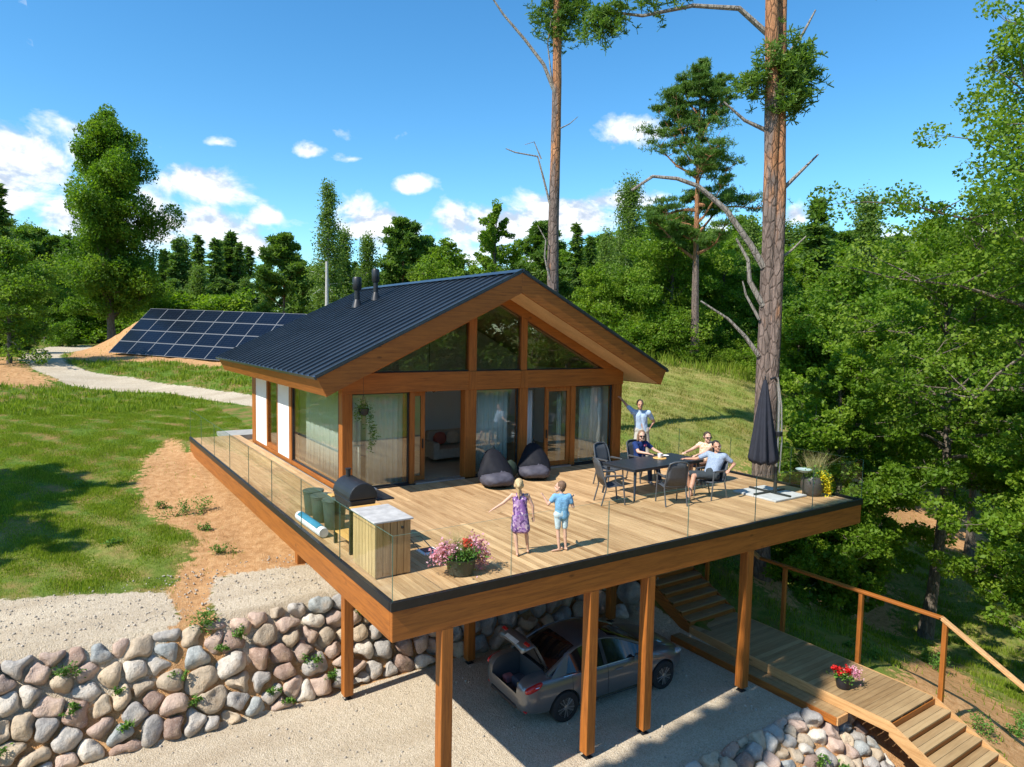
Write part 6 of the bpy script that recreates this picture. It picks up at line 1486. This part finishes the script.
# boy
J = dict(face=(.1, .99, 0), look=tuple(unit((-.55, .80, .05))), w=.98, hipL=(3.63, .77, .67), hipR=(3.77, .73, .67), chest=(3.71, .76, .92), neck=(3.70, .77, 1.05), head=(3.69, .79, 1.165), shL=(3.59, .82, 1.0), shR=(3.82, .70, 1.0), elL=(3.47, .86, .86), wrL=(3.42, .94, 1.0), elR=(3.90, .66, .80), wrR=(3.93, .75, .97), hdR=(.5, -.2, .4),
         knL=(3.63, .76, .38), knR=(3.76, .72, .38), anL=(3.62, .70, .06), anR=(3.76, .68, .06), toeL=(-.9, .3, 0), toeR=(0, 1, 0), curl=.6)
o, P, fr, s = person('boy in a light blue T-shirt and white shorts standing barefoot with both hands raised', (3.7, .75, 0), J, {'skin': SK2}, .80, True, voxel=.008)
shirt(o, J, cloth('sky_blue_tshirt', (.20, .42, .62)), .80, .5, -.03); trousers(o, J, cloth('pale_blue_shorts', (.55, .68, .72)), .78, .80, 0, name='shorts'); hair(o, P, fr, s, plain('brown_hair', (.16, .09, .05), .7, var=.2, scale=40))
# ------------------------------------------------------------------ car
pt_ = NT('grey_car_paint'); n = pt_.noise(pt_.coord('Object'), 300, 2); pt_.principled(pt_.ramp(n, [(.3, (.13, .135, .143)), (.7, (.185, .193, .203))]), .30, .5, .5, None, **{'Coat Weight': .8, 'Coat Roughness': .04}); M['paint'] = pt_.m
M['tyre'] = plain('tyre_rubber', (.02, .02, .02), .85); M['rim'] = plain('alloy_rim', (.50, .50, .51), .28, .9, .05); M['carglass'] = plain('dark_car_glass', (.010, .013, .015), .05, 0, .05, spec=.9); M['redlamp'] = plain('red_lamp', (.45, .012, .015), .15, 0, .1, spec=.8); M['chrome'] = plain('chrome', (.7, .7, .7), .12, 1, .02)
M['carin'] = plain('car_interior', (.02, .02, .022), .8)
cs = .967; ca = R(-2.9)
loc = Vector((4.27, 1.26, 0)) - Matrix.Rotation(ca, 3, 'Z') @ Vector((.98*cs, -.80*cs, 0)); loc.z = GZ0
car = thing('parked_car', 'grey sedan car parked under the deck with its boot lid open', 'car', (0, 0, 0)); car.location = loc; car.rotation_euler = (0, 0, ca); car.scale = (cs, cs, cs)
#       x    zb    ylow  ymax  zmid  zsh  ysh   ztop
ST = [(0.00, .40, .58, .64, .60, .74, .60, .78), (0.04, .33, .68, .75, .58, .84, .70, .90), (.14, .27, .76, .83, .58, .92, .76, 1.02), (.34, .24, .80, .865, .58, .95, .78, 1.055), (.62, .22, .82, .880, .58, .95, .79, 1.065), (.98, .21, .82, .886, .60, .95, .80, 1.05), (1.4, .20, .82, .888, .60, .94, .81, 1.0),
      (2.0, .20, .82, .886, .60, .93, .81, .97), (2.6, .20, .82, .886, .60, .92, .81, .96), (3.1, .20, .82, .886, .60, .925, .80, .98), (3.4, .20, .82, .886, .60, .915, .77, 1.00), (3.68, .21, .82, .884, .60, .89, .75, .98), (4.0, .22, .79, .862, .58, .84, .70, .93), (4.26, .24, .71, .79, .54, .76, .61, .84), (4.44, .27, .58, .65, .50, .67, .50, .73), (4.54, .32, .40, .46, .48, .58, .36, .61)]
V = []; F_ = []
for (x, zb, yl, ym, zm, zs, ys, zt_) in ST:
    half = [(0, zb), (yl*.6, zb), (yl, zb+.03), (ym*.985, zb+.16), (ym, zm), (ym*.985, (zm+zs)/2+.03), (ys+.035, zs), (ys-.06, zs+(zt_-zs)*.42), (ys*.55, zs+(zt_-zs)*.88), (0, zt_)]
    ring = half + [(-y, z) for y, z in half[-2:0:-1]]
    V += [(x, y, z) for y, z in ring]
nr = len(ring)
for i in range(len(ST)-1):
    for k in range(nr): F_.append((i*nr+k, i*nr+(k+1) % nr, (i+1)*nr+(k+1) % nr, (i+1)*nr+k))
F_.append(tuple(range(nr))[::-1]); F_.append(tuple((len(ST)-1)*nr+k for k in range(nr)))
me = bpy.data.meshes.new('body'); me.from_pydata(V, [], F_); me.update()
import bmesh
bm = bmesh.new(); bm.from_mesh(me); bmesh.ops.recalc_face_normals(bm, faces=bm.faces); bm.to_mesh(me); bm.free()
for p in me.polygons: p.use_smooth = True
me.materials.append(M['paint']); me.materials.append(M['carin'])
tmp = bpy.data.objects.new('tmp_body', me); COL.objects.link(tmp)
mo = tmp.modifiers.new('s', 'SUBSURF'); mo.levels = 2; mo.render_levels = 2
cut = MB()
for x in (.98, 3.68):
    cut.lathe([(.0, -1.2), (.375, -1.2), (.375, -.55), (.0, -.55)], (x, 0, .315), 36, axis='Y', mat=1); cut.lathe([(.0, .55), (.375, .55), (.375, 1.2), (.0, 1.2)], (x, 0, .315), 36, axis='Y', mat=1)
cut.prism([(-.02, -.50, .72), (-.06, -.50, 1.4), (.72, -.50, 1.4), (.72, -.50, .50), (.14, -.50, .50)], (0, 1.0, 0), mat=1)
cm = cut.build('tmp_cut', [M['paint'], M['carin']]); 
bm = bmesh.new(); bm.from_mesh(cm.data); bmesh.ops.recalc_face_normals(bm, faces=bm.faces); bm.to_mesh(cm.data); bm.free()
for p in cm.data.polygons: p.use_smooth = False
bo = tmp.modifiers.new('b', 'BOOLEAN'); bo.operation = 'DIFFERENCE'; bo.object = cm; bo.solver = 'EXACT'; bo.use_self = True
bpy.context.view_layer.update(); dg = bpy.context.evaluated_depsgraph_get(); bd = bpy.data.meshes.new_from_object(tmp.evaluated_get(dg)); bd.name = 'body'
bpy.data.objects.remove(tmp); bpy.data.objects.remove(cm); bd.materials.clear()
try: bd.set_sharp_from_angle(angle=R(38))
except Exception: pass
link_mesh('body', bd, [M['paint'], M['carin']], car, local=True)
# cabin: dark glass shell, painted roof and pillars
prof = [(.62, 1.05, .70), (.80, 1.14, .67), (1.0, 1.25, .635), (1.2, 1.345, .61), (1.4, 1.41, .59), (1.6, 1.447, .58), (1.85, 1.465, .575), (2.1, 1.462, .575), (2.32, 1.44, .58), (2.55, 1.385, .595), (2.8, 1.285, .625), (3.05, 1.175, .655), (3.3, 1.06, .69), (3.46, .985, .72)]
V = []; F_ = []; fm = []
for (x, zt_, yt) in prof:
    yb = .80 if .9 < x < 3.1 else .78; zb = .935
    tb_ = .5 if (x < .7 or x > 3.2) else 1
    half = [(0, zt_), (yt*.6, zt_-.006), (yt*.92, zt_-.022), (yt, zt_-.05 if tb_ == 1 else zt_-.03), (yb, zb)]
    V += [(x, y, z) for y, z in half[::-1]] + [(x, -y, z) for y, z in half[1:]]
nr = 9
for i in range(len(prof)-1):
    for k in range(nr-1):
        F_.append((i*nr+k, (i+1)*nr+k, (i+1)*nr+k+1, i*nr+k+1)); x = (prof[i][0]+prof[i+1][0])/2
        side = k in (0, 7); fm.append(0 if (not side and 1.45 < x < 2.38) or (k in (1, 6) and 1.25 < x < 2.5) else 1)
cmh = np_mesh('cabin', V, F_, True, mat_idx=fm); cmh.set_sharp_from_angle(angle=R(30))
cb_ = link_mesh('cabin', cmh, [M['paint'], M['carglass']], car, local=True)
for s_ in (-1, 1):
    def prf(x):
        return np.interp(x, [p[0] for p in prof], [p[1] for p in prof]), np.interp(x, [p[0] for p in prof], [p[2] for p in prof])
    b = MB(); xs = [3.46, 3.2, 2.9, 2.5, 2.15, 1.75, 1.4, 1.12, .80, .62]; b.tube([(x, s_*(prf(x)[1]+.004), prf(x)[0]-.042) for x in xs], [.03, .03, .028, .022, .02, .02, .024, .034, .045, .05], 8); b.build('roof_rail', M['paint'], car, local=True)
    b = MB(); 
    b.prism([(.62, s_*.80, .93), (1.02, s_*.80, .93), (1.22, s_*.605, 1.355), (1.10, s_*.605, 1.31)], (0, s_*.012, 0)); b.build('rear_pillar', M['paint'], car, local=True)
    b = MB(); b.prism([(2.02, s_*.806, .93), (2.11, s_*.806, .93), (2.06, s_*.585, 1.42), (1.98, s_*.585, 1.42)], (0, s_*.012, 0)); b.build('door_pillar', M['black'], car, local=True)
    b = MB(); b.tube([(.95, s_*.822, .94), (1.5, s_*.828, .937), (2.4, s_*.828, .93), (3.0, s_*.815, .925)], .010, 6); b.build('belt_trim', M['chrome'], car, local=True)
    for x in (1.42, 2.30): b = MB(); b.tube([(x, s_*.885, .80), (x+.03, s_*.905, .805), (x+.17, s_*.905, .805), (x+.2, s_*.885, .80)], .012, 6); b.build('door_handle', M['paint'], car, local=True)
    b = MB()
    for xx in (1.16, 2.09, 3.02): b.tube([(xx, s_*.88, .30), (xx, s_*.893, .60), (xx-.0, s_*.872, .80), (xx, s_*.84, .92)], .0045, 5)
    b.tube([(1.3, s_*.875, .26), (3.05, s_*.875, .26)], .006, 5); b.build('door_gaps', M['black'], car, local=True)
    b = MB(); b.frame((2.86, s_*.94, .98), (.10, 0, 0), (0, .17, 0), (0, 0, .12)); b.build('wing_mirror', M['paint'], car, .035, local=True, seg=3)
    V_, FF = ico(3); q = V_.copy(); q = np.sign(q)*np.abs(q)**.8*np.array([.21, .07, .075]); q[:, 2] += q[:, 0]*.22; q += np.array([.26, s_*.775, .86]); link_mesh('tail_light', np_mesh('tail_light', q, FF, True), M['redlamp'], car, local=True)
    b = MB(); b.tube([(.14, s_*.815, .865), (.34, s_*.850, .885)], .010, 6); b.build('tail_light_strip', M['chrome'], car, local=True)
    b = MB(); b.frame((.09, s_*.71, .38), (.05, 0, 0), (0, .12, 0), (0, 0, .03)); b.build('reflector', M['redlamp'], car, .008, local=True)
    q = V_.copy()*np.array([.20, .10, .06]); q += np.array([4.20, s_*.68, .70]); link_mesh('headlight', np_mesh('headlight', q, FF, True), plain('headlight_glass', (.5, .52, .55), .08, .3), car, local=True)
    for x in (.98, 3.68):
        y = s_*.80; wh_ = MB(); wh_.lathe([(.20, -.10), (.285, -.105), (.315, -.085), (.320, -.03), (.320, .03), (.315, .085), (.285, .105), (.20, .10)], (x, y, .32), 40, axis='Y'); ty = wh_.build('wheel', M['tyre'], car, local=True)
        b = MB(); yo = y + s_*.088; b.lathe([(.195, -.012), (.215, -.012), (.215, .012), (.195, .012)], (x, yo, .32), 40, axis='Y')
        for k in range(10):
            a = k*2*PI/10; a2 = a + (.12 if k % 2 else -.12); b.beam((x+.03*math.cos(a), yo, .32+.03*math.sin(a)), (x+.205*math.cos(a2), yo+s_*.004, .32+.205*math.sin(a2)), .018, .030, up=(0, 1, 0))
        b.lathe([(.03, -.02), (.055, -.012), (.055, .012), (.03, .02)], (x, yo, .32), 20, axis='Y'); b.build('rim', M['rim'], ty, local=True)
        b = MB(); b.lathe([(.01, -.06), (.19, -.05), (.19, -.02), (.01, -.02)], (x, yo-s_*.03, .32), 24, axis='Y'); b.build('brake_disc', M['carin'], ty, local=True)
# boot lid, swung open round its hinge
hx, hz = .74, 1.075; th_ = R(62)
def rot(p): dx, dz = p[0]-hx, p[2]-hz; return (hx + dx*math.cos(th_) - dz*-math.sin(th_)*-1 if False else hx + dx*math.cos(th_) + dz*math.sin(th_), p[1], hz - dx*math.sin(th_) + dz*math.cos(th_))
pr = [(.74, 1.075), (.40, 1.075), (.12, 1.065), (.055, 1.03), (.03, .92), (.04, .76)]
V = []; F_ = []
for (x, z) in pr:
    for k in range(9): u = -1+2*k/8; V.append(rot((x + .05*u*u*(1 if x < .2 else .3), u*.57*(1 if z > .9 else .86), z - .035*u*u)))
for i in range(len(pr)-1):
    for k in range(8): F_.append((i*9+k, i*9+k+1, (i+1)*9+k+1, (i+1)*9+k))
lid = link_mesh('boot_lid', np_mesh('boot_lid', V, F_, True), [M['paint']], car, local=True); mo = lid.modifiers.new('s', 'SOLIDIFY'); mo.thickness = .035; mo.offset = 0
b = MB(); b.frame(rot((.42, 0, 1.02)), Vector(rot((1, 0, 0))) .__sub__(Vector(rot((.55, 0, 0)))), (0, .88, 0), Vector(rot((0, 0, .03))).__sub__(Vector(rot((0, 0, 0))))); b.build('lid_lining', M['carin'], lid, local=True)
for s_ in (-1, 1):
    b = MB(); b.frame(rot((.035, s_*.44, .93)), Vector(rot((.03, 0, 0)))-Vector(rot((0, 0, 0))), (0, .17, 0), Vector(rot((0, 0, .07)))-Vector(rot((0, 0, 0)))); b.build('lid_light', M['redlamp'], lid, .01, local=True)
b = MB(); b.frame(rot((.018, 0, .83)), Vector(rot((.01, 0, 0)))-Vector(rot((0, 0, 0))), (0, .46, 0), Vector(rot((0, 0, .09)))-Vector(rot((0, 0, 0)))); b.build('number_plate', plain('plate_white', (.7, .7, .68), .5), lid, local=True)
b = MB(); b.frame((.02, 0, .40), (.08, 0, 0), (0, 1.0, 0), (0, 0, .09)); b.build('bumper_insert', M['black'], car, .02, local=True)
cmat = Matrix.Translation(loc) @ Matrix.Rotation(ca, 4, 'Z') @ Matrix.Scale(cs, 4)
for (p, d, col, nm, lb, ct) in [((.30, -.30, .50), (.20, .16, .24), (.50, .33, .16), 'cardboard_box', 'small brown cardboard box standing in the open boot', 'box'), ((.42, .02, .50), (.28, .30, .20), (.06, .06, .08), 'travel_bag', 'dark soft bag lying in the middle of the open boot', 'bag'), ((.30, .30, .50), (.22, .20, .16), (.35, .12, .12), 'cloth_bag', 'reddish cloth bag at the far side of the open boot', 'bag'), ((.18, -.40, .50), (.10, .10, .16), (.75, .75, .70), 'plastic_bottle', 'white plastic canister at the near side of the open boot', 'canister')]:
    b = MB(); x, y, z = p
    if nm == 'plastic_bottle': b.lathe([(.05, 0), (.055, .01), (.055, .11), (.02, .15), (.02, .18)], (x, y, z), 14)
    else: b.frame((x, y, z+d[2]/2), (d[0], 0, 0), (0, d[1], 0), (0, 0, d[2]))
    ob = b.build(nm, plain(nm + '_mat', col, .8), None, 0 if nm == 'plastic_bottle' else (.05 if 'bag' in nm else .004), seg=3); ob.matrix_world = cmat; tag(ob, lb, ct)
# ------------------------------------------------------------------ grass, weeds
def scatter_grass(name, n, region, hgt, width, seed, mat, keep, lean=.45):
    r_ = np.random.default_rng(seed); x0, x1, y0, y1 = region
    x = r_.uniform(x0, x1, n); y = r_.uniform(y0, y1, n); g, s, d = masks(x, y)
    clump = np.sin(x*2.3+1.3*np.sin(y*1.1))*np.sin(y*2.0+np.sin(x*1.7)) + .5*np.sin(x*5.1+y*3.3)
    pr_ = keep(x, y, g, s, d, clump); k = r_.random(n) < pr_; x, y = x[k], y[k]; n = len(x); z = H(x, y) - .02 + bump_h(x, y)*(1-g[k])
    hh = hgt*(.4+.9*r_.random(n))*(1+.35*np.clip(clump[k], -1, 1)); a = r_.uniform(0, 6.283, n); ln = lean*r_.random(n)*hh; sx, sy = np.cos(a)*width*.5, np.sin(a)*width*.5; b_ = r_.uniform(0, 6.283, n); lx, ly = np.cos(b_)*ln, np.sin(b_)*ln
    V = np.stack([np.stack([x-sx, y-sy, z], -1), np.stack([x+sx, y+sy, z], -1), np.stack([x+lx*.5+sx*.7, y+ly*.5+sy*.7, z+hh*.6], -1), np.stack([x+lx*1.1, y+ly*1.1, z+hh], -1)], 1).reshape(-1, 3)
    ob = link_mesh(name, np_mesh(name, V, np.arange(4*n).reshape(n, 4), False, {'tint': np.repeat(np.clip(r_.normal(.5, .22, n), 0, 1), 4)}), mat)
    return ob
M['grass'] = leaf_mat('grass_blades', (.11, .18, .014), (.21, .29, .022), (.37, .42, .065), .42); M['grass_dry'] = leaf_mat('dry_grass', (.16, .19, .03), (.27, .28, .06), (.45, .38, .14), .3)
nodeck = lambda x, y: ~((x > -.15) & (x < 12.7) & (y < 17.8))
ob = scatter_grass('lawn_grass', 680000, (-9, 2.5, 7, 30), .075, .018, 1, M['grass'], lambda x, y, g, s, d, c: np.clip(1-g*2, 0, 1)*np.clip(1.15-s*1.9, .015, 1)*np.clip(.68+.45*c, .10, 1)*nodeck(x, y)); tag(ob, 'bright short grass covering the sunny slope left of the house', 'grass', kind='stuff')
ob = scatter_grass('path_grass', 120000, (-14, 14, 26, 48), .20, .05, 2, M['grass'], lambda x, y, g, s, d, c: np.clip(1-g*2.2, 0, 1)*np.clip(1-s*1.6, .01, 1)*np.clip(.6+.5*c, .1, 1)); tag(ob, 'grass beside the gravel path near the solar panels', 'grass', kind='stuff')
ob = scatter_grass('meadow_grass', 260000, (12, 46, 5, 32), .13, .035, 3, M['grass_dry'], lambda x, y, g, s, d, c: np.clip(1-s*1.5, .04, 1)*np.clip(.5+.5*c, .06, 1)); tag(ob, 'dry yellowish grass of the meadow behind the deck', 'grass', kind='stuff')
ob = scatter_grass('slope_grass', 230000, (11.2, 34, -6, 9), .13, .03, 4, M['grass'], lambda x, y, g, s, d, c: np.clip(1-s*1.4, .05, 1)*np.clip(.22+.4*c, .03, 1)*(y < 6.5+.15*(x-14))); tag(ob, 'patchy grass on the slope below the boardwalk rail', 'grass', kind='stuff')
ob = scatter_grass('tall_meadow_edge', 60000, (26, 60, 16, 46), .6, .05, 5, M['grass'], lambda x, y, g, s, d, c: ((np.abs((x+4)*.557+(y+9)*.827-49.5-1.5*np.sin(x*.5)) < 3.2)*(.6+.4*c)).clip(0, 1)); tag(ob, 'tall rough grass and ferns along the forest edge behind the meadow', 'grass', kind='stuff')
# weeds in the stone wall and on the soil
def weed(x, y, z, s, seed, label, group, mat='herb'):
    r_ = np.random.default_rng(seed); cs_ = [(x+r_.normal(0, .12*s), y+r_.normal(0, .06*s), z+abs(r_.normal(.10, .07))*s) for _ in range(7)]
    o = thing('weed', label, 'weed', (x, y, z), group); V, F_, tt_ = leafcloud(cs_, (.06*s, .05*s, .05*s), int(260*s), .06, .5, seed, .5); link_mesh('leaves', np_mesh('leaves', V, F_, False, {'tint': tt_}), M[mat], o)
    b = MB()
    for c in cs_[:5]: b.tube([(x, y, z-.05), c], [.006, .002], 4)
    b.build('stem', M[mat], o)
i = 0
for (u, v, s) in [(-5.9, .9, 1.0), (-5.5, .35, 1.1), (-5.0, .55, .8), (-4.0, 1.55, 1.1), (-3.9, .95, .7), (-3.1, .45, .7), (-3.2, 1.1, .5), (-2.2, 1.1, .6), (-1.6, 1.98, 1.7), (-1.0, 1.65, .8), (-1.9, .6, .7), (-.5, .4, .6), (.35, .75, .8), (.75, .35, .9), (-.2, .15, .6), (1.55, 1.5, .5), (-6.4, 1.3, .9), (-1.35, 1.45, .6)]:
    O, A, B, N = wall_map(u, v); q = np.array(O) + N*.20; i += 1
    weed(q[0], q[1], q[2]-.05, s*.75, 100+i, 'green weed tuft between the wall boulders, %s from the left' % ORD[i % 30], 'weeds in the boulder wall')
i = 0
for (u, v, s) in [(7.9, .9, .7), (8.3, 1.2, .6), (6.9, 1.7, .8), (7.6, 1.9, .6), (6.4, 2.3, .7)]:
    O, A, B, N = pile_map(u, v); q = np.array(O) + N*.13; i += 1
    weed(q[0], q[1], q[2]-.03, s, 140+i, 'green weed sprouting from the stone bank, %s from the top' % ORD[i], 'weeds in the stone bank')
random.seed(77); i = 0
for k in range(34):
    if k < 7: x, y = random.uniform(-3.6, .0), random.uniform(8, 15.5)
    else: x, y = random.uniform(11.8, 20), random.uniform(-4, 5)
    z = float(H(x, y)); i += 1
    weed(x, y, z, random.uniform(.6, 1.5), 200+k, 'small weed on the bare soil %s, %s placed' % ('left of the deck' if k < 7 else 'below the handrail', ORD[(k if k < 7 else k-7) % 30]), 'weeds on the bare soil')
# loose stones on the gravel
r_ = np.random.default_rng(5); PV, PF = ico(1); n = 2600
x = np.concatenate([r_.uniform(-7, 9, n//2), r_.uniform(-7, 3, n//2)]); y = np.concatenate([r_.uniform(-1.2, 4.55, n//2), r_.uniform(5.9, 8.2, n//2)]); z = H(x, y); s = .008 + .022*r_.random(n)**2.5
V = (PV[None]*(1+.25*r_.normal(0, 1, (n, 1, 3)).clip(-1, 1))*s[:, None, None] + np.stack([x, y, z+s*.3], -1)[:, None]).reshape(-1, 3); FF = (PF[None] + (np.arange(n)*len(PV))[:, None, None]).reshape(-1, 3)
ob = link_mesh('gravel_pebbles', np_mesh('gravel_pebbles', V, FF, True), plain('pebble_stone', (.42, .37, .30), .9, var=.35, scale=3)); tag(ob, 'loose pebbles lying on the gravel yard and the gravel shelf', 'pebbles', kind='stuff')
